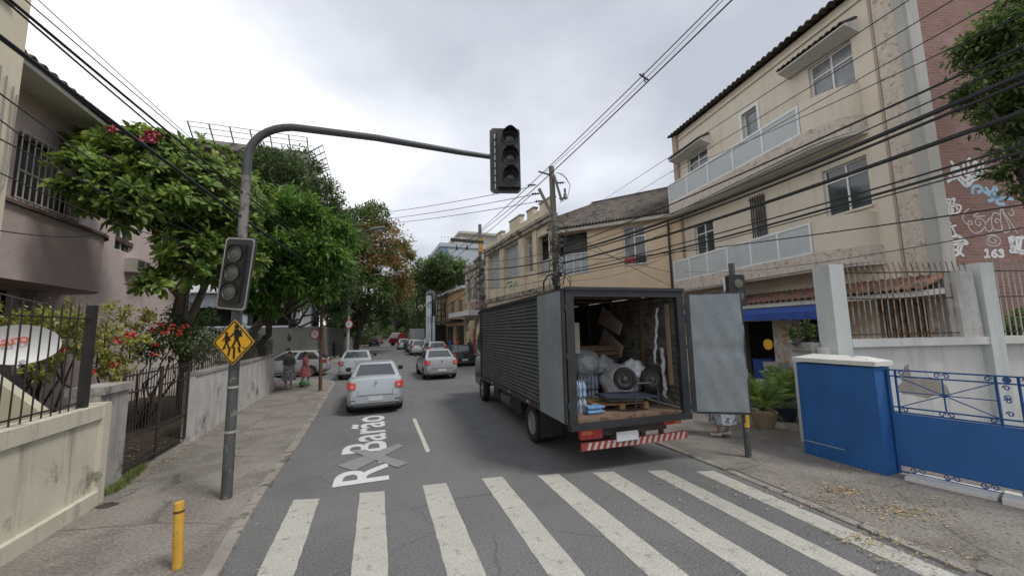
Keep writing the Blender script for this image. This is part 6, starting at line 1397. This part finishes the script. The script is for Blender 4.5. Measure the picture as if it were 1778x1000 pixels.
car('parked_car', 'light silver sedan braking in the left lane, nearest car to the lettering', (-4.25,11.80), R_(-20.5), silver, brake=True, W=1.68)
car('parked_car', 'silver car just ahead of the braking sedan, mostly hidden by it', (-8.45,20.4), R_(-20), silver3, brake=False, W=1.74)
car('parked_car', 'grey silver sedan with lit brake lights to the left of the truck cab', (-3.70,19.75), R_(-21), silver2, brake=True, W=1.74)
car('parked_car', 'black car standing between the grey sedan and the truck', (-3.35,26.4), R_(-20), darkp, W=1.8, H=1.45)
car('parked_car', 'grey silver estate parked at the right kerb behind the grey sedan', (-6.25,31.5), R_(-20), silver3, 'suv', H=1.6)
car('parked_car', 'rounded silver hatchback parked at the right kerb', (-9.9,40), R_(-18), silver2, 'hatch', H=1.55, L=3.9)
car('parked_car', 'white hatchback parked behind the rounded silver one', (-11.9,46), R_(-18), whitep, 'hatch', H=1.5, L=3.9, det=False)
car('parked_car', 'pale car parked before the white box van', (-15.2,53), R_(-18), silver, 'hatch', H=1.5, L=3.9, det=False)
car('parked_car', 'silver car waiting in the side street beside the brown post', (-11.3,23.3), R_(-105), silver2, 'hatch', H=1.5)
car('parked_car', 'dark off road car driving away in the far left lane', (-24.6,67), R_(-16), darkp, 'suv', H=1.7, L=4.4, det=False)
car('parked_car', 'blue grey car beyond the dark off road car', (-30.2,84), R_(-16), bluep_, 'suv', H=1.7, L=4.4, det=False)
car('parked_car', 'small red car parked under the far left trees', (-28.6,80), R_(-16), redp, 'hatch', H=1.5, L=3.9, det=False)
car('parked_car', 'pale distant car near the vanishing point of the road', (-31,97), R_(-16), whitep, 'hatch', H=1.5, L=3.9, det=False)
car('parked_car', 'grey car at the far left kerb beneath the dense tree', (-28.8,74), R_(-16), silver2, 'hatch', H=1.5, L=3.9, det=False)
# small box van and red truck
V1 = Fr((-16.2,60), R_(-18)); T = thing('box_van', V1.p(3,-1,0), 'small white box van parked far down the right kerb', 'van')
m = MB(); m.box(V1, 0, 4.2, -2.1, 0, .85, 2.95); m.build('box', whitep, T); m = MB(); m.prism([V1.p(x,-.1,z) for x, z in ((4.25,.5),(4.25,2.2),(5.2,2.2),(5.8,1.3),(5.9,.5))], -V1.v*1.9); m.build('cab', whitep, T)
m = MB(); m.box(V1, .1, 4.2, -1.7, -.4, .5, .84); m.build('chassis', iron, T)
for x in (.9, 4.9):
    for y, sd_ in ((-.15,1),(-1.95,-1)): wheel(V1, x, y, .36, .36, .2, T, sd_)
V2 = Fr((-20.6,70), R_(-150)); T = thing('red_truck', V2.p(1,-1,0), 'red truck cab facing the viewer beyond the white box van', 'truck')
m = MB(); m.prism([V2.p(x,-1.1,z) for x, z in ((0,.6),(0,2.3),(1.2,2.35),(1.5,2.2),(1.9,1.4),(2.0,.5))], V2.v*2.1); cb = m.build('cab', redp, T)
m = MB(); m.add([V2.p(1.55,-.95,2.15),V2.p(1.55,.85,2.15),V2.p(1.93,.85,1.4),V2.p(1.93,-.95,1.4)], [(0,1,2,3)]); m.build('windscreen', glass, cb)
m = MB(); m.box(V2, -4, -.1, -1.1, 1.0, .8, 1.3); m.build('load_bed', redp, T)
for x in (1.2, -3):
    for y, sd_ in ((.85,1),(-.95,-1)): wheel(V2, x, y, .42, .42, .22, T, sd_)

# ================================================================== BACKGROUND BUILDINGS
Gw = Fr((-17.4, 33.6), R_(-111)); Gs = Fr((-17.4, 33.6), R_(-17))
T = thing('boundary_wall', Gw.p(6,0,0), 'high grey plain wall at the corner across the side street', 'wall')
m = MB(); m.box(Gw, 0, 26, -.2, 0, 0, 3.1); m.build('street_face', grey_wall, T)
m = MB(); m.box(Gs, .0, 45, .001, .2, 0, 3.1); m.build('corner_face', grey_wall, T)
# white low house with carport behind the wall
Hh = Fr((-19.6, 36.5), R_(-111)); T = thing('white_house', Hh.p(6,-2,0), 'low white house with a dark open veranda behind the grey wall', 'building')
m = MB(); wall(m, Hh, 0, 16, 0, 6.2, 0, [(1.6,5.2,3.3,5.0),(6.4,9.4,3.3,5.0),(10.5,13.5,3.3,5.0)], .3, -1); m.box(Hh, 0, .2, -7, -.001, 0, 6.2); m.build('wall', M('house_pale_blue', (.50,.54,.58), .85, .06, 2, .1, streak=.3), T)
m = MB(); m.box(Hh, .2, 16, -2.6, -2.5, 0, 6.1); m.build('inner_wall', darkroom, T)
m = MB(); m.prism([Hh.p(-.5,1.0,6.2), Hh.p(16,1.0,6.2), Hh.p(16,-3,7.4), Hh.p(-.5,-3,7.4)], (0,0,.12)); m.build('roof', M('metal_roof_pale', (.42,.43,.43), .6, .15, 2, .1), T)
for x in (.8, 5.8, 9.9):
    m = MB(); m.tube([Hh.p(x,.5,0), Hh.p(x,.5,6.3)], .09, 8); m.build('post', M('post_pale', (.5,.5,.5), .8, .1, 3, 0), T)
# unfinished concrete tower
U = Fr((-21.3, 38.0), R_(-20)); T = thing('concrete_building', U.p(5,5,0), 'unfinished concrete building with dark floors and slanted catch net frames on its roof edge', 'building')
ccm = M('raw_concrete', (.30,.28,.25), .95, .15, 1.2, .3, c2=(.15,.14,.125), c2t=.52, c2s=.8, streak=.5)
def block(x0_, x1_, y0_, y1_, zt, n_):
    m = MB(); m.box(U, x0_+.5, x1_-.5, y0_+.5, y1_-.5, 0, zt-.5); m.build('core', M('dark_brick_infill', (.13,.085,.065), .95, .2, 1.5, .2), T)
    for i in range(n_): z = zt-.75-3.3*i; m = MB(); m.box(U, x0_, x1_, y0_, y1_, z, z+.75 if i == 0 else z+.35); m.build('floor_slab', ccm, T)
    for x in (x0_+.05, (x0_+x1_)/2, x1_-.4):
        m = MB(); m.box(U, x, x+.35, y0_+.03, y0_+.4, 0, zt-.76); m.build('column', ccm, T)
    for y in (y0_+4.2, y1_-.4): m = MB(); m.box(U, x0_+.03, x0_+.4, y, y+.35, 0, zt-.76); m.build('column', ccm, T)
    fm_ = M('net_frame_steel', (.28,.29,.30), .6, .1, 3, 0)
    def net(pts_in, outv):
        a, b = pts_in; n = max(3, int((b-a).length/1.5)); up = Vector((0,0,1.0)); o = outv*1.3
        for i in range(n+1): q = a.lerp(b, i/n); m = MB(); m.bar(q, q+o+up, .10); m.build('net_frame', fm_, T)
        for t in (.35, .7, 1.0): m = MB(); m.bar(a+(o+up)*t, b+(o+up)*t, .05); m.build('net_rail', fm_, T)
    net((U.p(x0_,y0_,zt), U.p(x1_,y0_,zt)), -U.v); net((U.p(x0_,y0_,zt), U.p(x0_,y1_,zt)), -U.u)
block(0, 9.5, 0, 10, 21.6, 5); block(12, 21, .5, 9, 19.8, 4)
# old shop row continuing the peach facade
T = thing('shop_house', B_.p(14,-3,0), 'decayed cream two storey shop house with a mossy parapet and a concrete marquee', 'building')
m = MB(); wall(m, B_, 10.72, 17.0, 0, 7.9, -.05, [(11.4,12.5,5.2,7.2),(13.3,14.4,5.2,7.2),(15.2,16.3,5.2,7.2),(11.2,13.7,.05,3.4),(14.2,16.6,.05,3.4)], .3, -1); m.build('front_wall', M('cream_decayed', (.48,.43,.34), .9, .15, 1.5, .3, c2=(.2,.18,.15), c2t=.52, c2s=1.4, streak=.9), T)
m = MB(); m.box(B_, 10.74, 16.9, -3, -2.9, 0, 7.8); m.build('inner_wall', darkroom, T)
for x in (11.4,13.3,15.2): window(B_, (x,x+1.1,5.2,7.2), -.05, -1, T, 2, 1, M('old_frame', (.3,.28,.24), .8, .1, 4, 0), glass_curt, .07)
m = MB(); m.box(B_, 10.72, 17.0, -.4, .15, 7.9, 8.3); m.build('cornice', mould, T)
for x in (11, 13.7, 16.2): m = MB(); m.lathe(B_.p(x,-.1,8.3), (0,0,1), [(0,.2),(.3,.28),(.5,.12),(.7,.03)], 8); m.build('finial', mould, T)
m = MB(); m.box(B_, 10.8, 17.2, -.04, 1.5, 3.7, 4.1); m.build('marquee', offwhite, T)
m = MB(); m.box(B_, 10.9, 13.6, -.04, .5, 4.3, 4.9); m.build('flower_balcony', M('balcony_clutter_pink', (.40,.20,.22), .9, .5, 6, .6, c2=(.15,.2,.13), c2t=.5, c2s=5), T)
m = MB(); m.box(B_, 13.75, 14.15, .0, .06, .1, 2.6); m.build('red_panel', M('panel_brick_red', (.30,.08,.05), .8, .1, 4, 0), T)
T = thing('yellow_house', B_.p(23,-3,0), 'orange yellow two storey house with a terrace further along the right side', 'building')
yl = M('ochre_paint', (.55,.38,.20), .9, .12, 1.2, .2, streak=.7, streakc=(.15,.12,.1))
m = MB(); wall(m, B_, 17.3, 30, 0, 6.6, -.2, [(18.4,20,4.0,5.6),(21.5,23.1,4.0,5.6),(25,26.6,4.0,5.6),(18,21,.05,3),(22,25.5,.05,3),(26.5,29,.05,3)], .3, -1); m.build('front_wall', yl, T)
m = MB(); m.box(B_, 17.3, 30, -8, -7.8, 0, 8.8); m.box(B_, 17.3, 17.5, -7.8, -.21, 0, 6.6); m.build('rear_wall', M('ochre_greyed', (.5,.40,.28), .9, .1, 2, .1), T)  # even ochre, greyer than the front wall
m = MB(); m.box(B_, 17.3, 30, -7.8, .2, 6.6, 6.85); m.build('terrace_slab', offwhite, T)
m = MB(); m.box(B_, 17.5, 29.8, -3.1, -3.0, 0, 6.5); m.build('inner_wall', darkroom, T)
for x in (18.4,21.5,25): window(B_, (x,x+1.6,4.0,5.6), -.2, -1, T, 2, 1, MATS['old_frame'], glass_curt, .07)
m = MB(); m.box(B_, 17.3, 23.5, .0, 1.3, 3.3, 3.6); m.build('marquee', M('marquee_dark', (.08,.07,.06), .9, .1, 3, .1), T)
T = thing('black_gate_tower', B_.p(28,1,0), 'tall narrow black framed gate structure projecting from the right building row', 'gate')
m = MB()
for y in (.1, .6, 1.2):
    m.box(B_, 24.0, 24.1, y, y+.1, 0, 7.0); m.box(B_, 26.0, 26.1, y, y+.1, 0, 7.0)
for i in range(9): m.box(B_, 24.02, 24.06, .1, 1.3, .6+.7*i, .7+.7*i)
m.box(B_, 24.0, 26, 1.2, 1.24, 4.2, 6.9); m.build('frame', black_pl, T)
m = MB(); m.box(B_, 24.05, 24.1, .1, 1.2, 0, 3.2); m.build('panel', M('panel_black_green', (.02,.024,.022), .6, .3, 2, .1), T)
# white and blue tower with striped shaft
Tw = Fr((-12.6, 66), R_(-21)); T = thing('tower_block', Tw.p(5,-5,0), 'white apartment tower with a blue vertical stripe and a roof terrace behind the pavement tree', 'building')
wt_ = M('tower_white', (.42,.455,.49), .85, .06, .6, .1, streak=.3); bs_ = M('tower_blue', (.16,.23,.36), .85, .1, 1, .1)
SS = Fr((Tw.p(0,0,0).x, Tw.p(0,0,0).y), R_(-21+90))
hs_ = [(2.0+4*i, 3.8+4*i, 3.2*j+4, 3.2*j+5.4) for i in range(3) for j in range(4)]
m = MB(); wall(m, SS, .0, 15, 0, 17.5, 0, hs_, .25, 1); m.build('side_wall', wt_, T)
hf_ = [(2.0+3*i, 3.5+3*i, 3.2*j+4, 3.2*j+5.4) for i in range(5) for j in range(4)]
m = MB(); wall(m, Tw, .0, 18, 0, 17.5, 0, hf_, .25, -1); m.build('front_wall', wt_, T)
for h in hs_: window(SS, h, 0, 1, T, 2, 1, white_paint, glass, .07)
for h in hf_[:12]: window(Tw, h, 0, -1, T, 2, 1, white_paint, glass, .07)
m = MB(); m.box(SS, .15, 1.25, -.06, -.003, 0, 17.6); m.build('blue_stripe', bs_, T)
m = MB(); m.box(Tw, .3, 1.5, .003, .06, 0, 17.6); m.build('blue_stripe', bs_, T)
m = MB(); m.box(SS, -.2, 15.2, -.2, 18, 17.5, 18.2); m.build('roof_slab', wt_, T)
m = MB(); m.box(SS, 4.5, 14.5, 3, 14, 18.2, 20.8); m.build('penthouse', M('penthouse_cream', (.48,.45,.38), .9, .1, 1, .1), T)
m = MB(); m.box(SS, 3.8, 15.5, 2, 15, 20.8, 21.2); m.build('terrace_roof', M('terrace_beige', (.45,.42,.36), .9, .1, 1, .1), T)
for i in range(8):
    m = MB(); m.tube([SS.p(.1+i*.6,-.1,18.2), SS.p(.1+i*.6,-.1,19.3)], .04, 4); m.build('rail_post', white_paint, T)
m = MB(); m.bar(SS.p(0,-.1,19.3), SS.p(4.4,-.1,19.3), .06); m.build('hand_rail', white_paint, T)
T = thing('marquee_building', Tw.p(-6,-4,0), 'low dark building with an overhanging upper floor at the foot of the white tower', 'building')
m = MB(); m.box(Tw, -13, -.5, -9, -1, 0, 7); m.build('wall', M('grey_blue_facade', (.16,.19,.25), .9, .15, 1, .1, streak=.5), T)
m = MB(); m.box(Tw, -13.2, -.4, -1, 1.2, 3.4, 5.2); m.build('overhang', M('overhang_grey', (.28,.28,.28), .9, .15, 1, .1, streak=.5), T)
for x in (-12,-8.5,-5,-2): m = MB(); m.box(Tw, x, x+2.4, -.99, -.93, .1, 3.0); m.build('shop_opening', darkroom, T)
# far end buildings and the left block beyond the trees
for (x, y, w_, d_, h_, lab, mt) in ((-62,175,22,14,20,'beige apartment block glimpsed beyond the left trees',beige),(-30,185,26,14,13,'pale block closing the far end of the street',offwhite)):
    F_ = Fr((x, y), R_(90)); T = thing('distant_block', F_.p(w_/2, 5, 0), lab, 'building'); hh = [(1.5+3.2*i, 3.2+3.2*i, 2.5+3.2*j, 4+3.2*j) for i in range(int(w_/3.4)) for j in range(int(h_/3.4))]
    m = MB(); wall(m, F_, 0, w_, 0, h_, 0, hh, .3, 1); m.box(F_, 0, w_, .31, d_, 0, h_-.01) if 0 else m.box(F_, 0, w_, d_-.3, d_, 0, h_); m.build('wall', mt, T); m = MB(); m.box(F_, .05, w_-.05, .3, .4, 0, h_-.05); m.build('window_glass', glass, T)
    m = MB(); m.box(F_, -.2, w_+.2, -.2, d_+.2, h_, h_+.5); m.build('roof', ccm, T)
# side street left: a long wall on the near side behind the garden
T = thing('side_house', Vector((-24,16,0)), 'plain beige house behind the street trees on the near corner', 'building')
Sh = Fr((-15.2,18.5), R_(-111)); m = MB(); m.box(Sh, 0, 14, .2, 6, 0, 5.2) if 0 else wall(m, Sh, 1, 16, 0, 5.4, 0, [(3,4.4,2.2,3.6),(7,8.4,2.2,3.6)], .2, 1); m.build('wall', offwhite, T)
for h in ((3,4.4,2.2,3.6),(7,8.4,2.2,3.6)): window(Sh, h, 0, 1, T, 2, 1, white_paint, glass, .06)
Sk = Fr((Sh.p(1,0,0).x, Sh.p(1,0,0).y), R_(159)); m = MB(); m.box(Sk, .0, 5, -.001, .2, 0, 5.4); m.build('street_wall', offwhite, T)
m = MB(); m.prism([Sh.p(.7,-.4,5.4), Sh.p(16,-.4,5.4), Sh.p(16,6,5.9), Sh.p(.7,6,5.9)], (0,0,.15)); m.build('roof', MATS['dark_red_tile'], T)
# rubbish bags by the wall end
blob(ID, (-10.75,17.2,.34), (.26,.24,.22), M('bag_white', (.5,.52,.5), .4, .3, 8, .3), 'rubbish_bag', 'white rubbish bag at the end of the low wall', 'rubbish bag', 11, .12)
blob(ID, (-10.35,17.0,.28), (.22,.2,.18), M('bag_pink_pale', (.5,.4,.38), .4, .3, 8, .3), 'rubbish_bag', 'small pinkish bag nearest the women at the low wall', 'rubbish bag', 13, .12)
blob(ID, (-9.6,17.6,.24), (.24,.15,.13), M('bag_green', (.08,.22,.1), .4, .3, 8, .3), 'rubbish_bag', 'green bag lying behind the woman in pink', 'rubbish bag', 15, .12)

# ================================================================== PEOPLE
def person(pos, hd, h=1.65, pose='stand', top=None, bottom=None, skin=skin1, hair=hairm, label='', skirt=None, shoes=None, longhair=False, stride=.0, group=None, holding=False):
    k = h/1.7; f = Fr((pos[0], pos[1]), hd, pos[2] if len(pos) > 2 else .03); T = thing('person', f.p(0,0,0), label, 'person', group)
    st_ = stride
    J = {'pel':(0,0,.92,.125),'waist':(0,0,1.06,.115),'chest':(0.01,0,1.26,.135),'neck':(0.01,0,1.44,.055),'head0':(.02,0,1.53,.072),'head1':(.025,0,1.60,.088),'head2':(.015,0,1.665,.06),
         'shL':(0,.16,1.38,.058),'shR':(0,-.16,1.38,.058)}
    E = [('pel','waist'),('waist','chest'),('chest','neck'),('neck','head0'),('head0','head1'),('head1','head2'),('chest','shL'),('chest','shR')]
    for s_, sg in (('L',1),('R',-1)):
        fw_ = st_*sg
        J['hip'+s_] = (0,.09*sg,.86,.092); J['kn'+s_] = (.05+fw_*.5,.095*sg,.48,.058); J['an'+s_] = (fw_-.02 if fw_ > 0 else fw_*1.1,.095*sg,.085+(.05 if fw_ < 0 else 0),.036); J['to'+s_] = (fw_+.14,.105*sg,.035,.032)
        E += [('pel','hip'+s_),('hip'+s_,'kn'+s_),('kn'+s_,'an'+s_),('an'+s_,'to'+s_)]
        ax = -fw_*.6
        J['el'+s_] = (ax*.5-.01,.215*sg,1.12,.041); 
        J['wr'+s_] = (ax+.06,.215*sg,.90,.027) if not holding else (.24,.14*sg,1.06,.027); J['ha'+s_] = tuple(a+b for a, b in zip(J['wr'+s_][:3], (.03,.0,-.09) if not holding else (.08,-.02*sg,.02)))+(.030,)
        E += [('sh'+s_,'el'+s_),('el'+s_,'wr'+s_),('wr'+s_,'ha'+s_)]
    names_ = list(J); me = bpy.data.meshes.new('body'); me.from_pydata([tuple(Vector((0,0,0)) + f.u*(J[n][0]*k) + f.v*(J[n][1]*k) + Vector((0,0,J[n][2]*k))) for n in names_], [(names_.index(a), names_.index(b)) for a, b in E], [])
    o = bpy.data.objects.new('body', me); col.objects.link(o); md = o.modifiers.new('s', 'SKIN'); md.use_smooth_shade = True
    for i, n in enumerate(names_): v = me.skin_vertices[0].data[i]; v.radius = (J[n][3]*k,)*2; v.use_root = (n == 'pel')
    o.modifiers.new('b', 'SUBSURF').levels = 1; dg = bpy.context.evaluated_depsgraph_get(); nm = bpy.data.meshes.new_from_object(o.evaluated_get(dg)); o.modifiers.clear(); o.data = nm; nm.materials.clear(); nm.materials.append(skin); o.parent = T; ROOTLOC[o.name] = ROOTLOC[T.name]
    def loft(secs, name, mat, wav=0):
        m = MB(); rows = []
        for (x, z, rx_, ry_) in secs: rows.append([f.p((x+rx_*math.cos(a)*(1+wav*math.sin(a*9)))*k, (ry_*math.sin(a)*(1+wav*math.sin(a*9)))*k, z*k) for a in np.linspace(0, 2*math.pi, 33)[:-1]])
        m.grid(rows, True); return m.build(name, mat, T, smooth=True)
    if top: 
        loft([(0,.90,.135,.175),(0,1.06,.13,.165),(.01,1.26,.145,.19),(.01,1.38,.12,.19),(.01,1.435,.085,.11),(.01,1.46,.06,.065)], 'shirt', top)
        for sg in (1,-1):
            e_ = J['elL' if sg > 0 else 'elR']; m = MB(); m.tube([f.p(0,.12*sg*k,1.395*k), f.p(0,.185*sg*k,1.34*k), f.p(e_[0]*.8*k,e_[1]*k,(e_[2]+.04)*k)], [.062*k,.068*k,.058*k], 10); m.build('sleeve', top, T, smooth=True)
    if skirt: loft([(0,1.06,.135,.17),(0,.92,.17,.2),(0,.7,.22,.24),(0,.5,.26,.29),(0,skirt[1],.28,.31)], 'skirt', skirt[0], .05)
    elif bottom:
        loft([(0,.80,.13,.165),(0,.92,.14,.178),(0,1.02,.13,.165)], 'waistband', bottom)
        for s_ in 'LR':
            a, b, c = J['hip'+s_], J['kn'+s_], J['an'+s_]; m = MB(); m.tube([f.p(a[0]*k,a[1]*k,(a[2]+.02)*k), f.p(b[0]*k,b[1]*k,b[2]*k), f.p(c[0]*k,c[1]*k,(c[2]+.02)*k)], [.108*k,.078*k,.062*k], 12); m.build('trouser_leg', bottom, T, smooth=True)
    for s_ in 'LR':
        a, b = J['an'+s_], J['to'+s_]; m = MB(); m.tube([f.p((a[0]-.05)*k,a[1]*k,.04*k), f.p(a[0]*k,a[1]*k,.045*k), f.p((b[0]+.02)*k,b[1]*k,.03*k)], [.035*k,.045*k,.034*k], 8); m.build('shoe', shoes or black_pl, T, smooth=True)
    m = MB(); c = f.p(.0,0,1.63*k); rows = []
    for i in range(7):
        t = math.pi*i/6*.62; rows.append([c + (f.u*(math.cos(a)*.10-.018) + f.v*math.sin(a)*.092)*k*math.sin(t) + Vector((0,0,.105*k*math.cos(t))) + (Vector((0,0,.035*k*math.cos(a))) if i == 6 else Vector()) for a in np.linspace(0, 2*math.pi, 17)[:-1]])
    m.grid(rows, True)
    if longhair: m.tube([f.p(-.05*k,0,1.66*k), f.p(-.085*k,0,1.55*k), f.p(-.09*k,0,1.42*k), f.p(-.08*k,0,1.33*k)], [.05*k,.075*k,.07*k,.02*k], 8)
    m.build('hair', hair, T, smooth=True)
    for sg in (1,-1): m = MB(); m.ball(f.p(.105*k,.032*sg*k,1.605*k), .011*k,.013*k,.009*k, 8, 6); m.build('eye', black_pl, T)
    m = MB(); m.ball(f.p(.118*k,0,1.575*k), .016*k,.013*k,.02*k, 8, 6); m.build('nose', skin, T)
    m = MB(); m.ball(f.p(.10*k,0,1.535*k), .01*k,.024*k,.007*k, 8, 5); m.build('mouth', M('lips', (.3,.1,.09), .6, .05, 5, 0), T)
    return T
person((-10.15,17.25,.06), R_(150), 1.63, top=cloth('dark_top', (.08,.075,.07)), skirt=(M('print_dress', (.12,.12,.13), .9, .5, 22, .1, c2=(.42,.40,.38), c2t=.52, c2w=.02, c2s=16), .38), label='woman in a dark printed dress standing by the low wall', shoes=skin1, longhair=True)
person((-9.75,17.85,.06), R_(60), 1.58, top=cloth('pink_top', (.45,.12,.14)), skirt=(cloth('pink_shorts', (.42,.13,.15)), .66), label='woman in pink clothes stepping beside the woman in the printed dress', shoes=skin1, stride=.20)
person((-17.4,37.0,.115), R_(-20), 1.72, top=cloth('black_top', (.02,.02,.025)), bottom=cloth('black_shorts', (.025,.025,.03)), label='person in black walking away on the far left pavement', stride=.22, skin=skin2)
person((4.72,8.82,.022), R_(-60), 1.64, top=cloth('white_top', (.5,.5,.5)), skirt=(M('floral_skirt', (.55,.57,.6), .9, .2, 10, .1, c2=(.12,.15,.22), c2t=.52, c2w=.02, c2s=11), .30), label='person in a floral skirt and white shoes standing behind the open truck door', shoes=M('shoe_white', (.6,.6,.58), .7, .05, 4, 0), stride=.10)
person((-14.0,49.2,.0), R_(160), 1.72, top=cloth('grey_blue_top', (.12,.15,.2)), bottom=cloth('jeans', (.05,.07,.12)), label='person in dark jeans standing in the road beside the parked cars', stride=.1, group=None)
person((-13.5,49.0,.0), R_(200), 1.66, top=cloth('pale_top', (.35,.36,.4)), bottom=cloth('jeans_dark', (.03,.04,.07)), label='person in a pale shirt next to the one in dark jeans by the parked cars')
person((-6.15,37.5,.03), R_(-30), 1.72, top=cloth('royal_blue', (.03,.10,.42)), bottom=cloth('dark_trousers', (.03,.03,.035)), label='person in a royal blue shirt on the right pavement by the shops')
person((-5.45,37.0,.03), R_(-30), 1.62, top=cloth('coral_red', (.5,.09,.07)), bottom=cloth('dark_trousers', (.03,.03,.035)), label='person in a coral red shirt beside the one in blue')
person((-3.9,34.0,.03), R_(140), 1.70, top=cloth('dark_grey_top', (.05,.05,.055)), bottom=cloth('dark_trousers', (.03,.03,.035)), label='person in dark clothes by the shop door behind the truck cab')
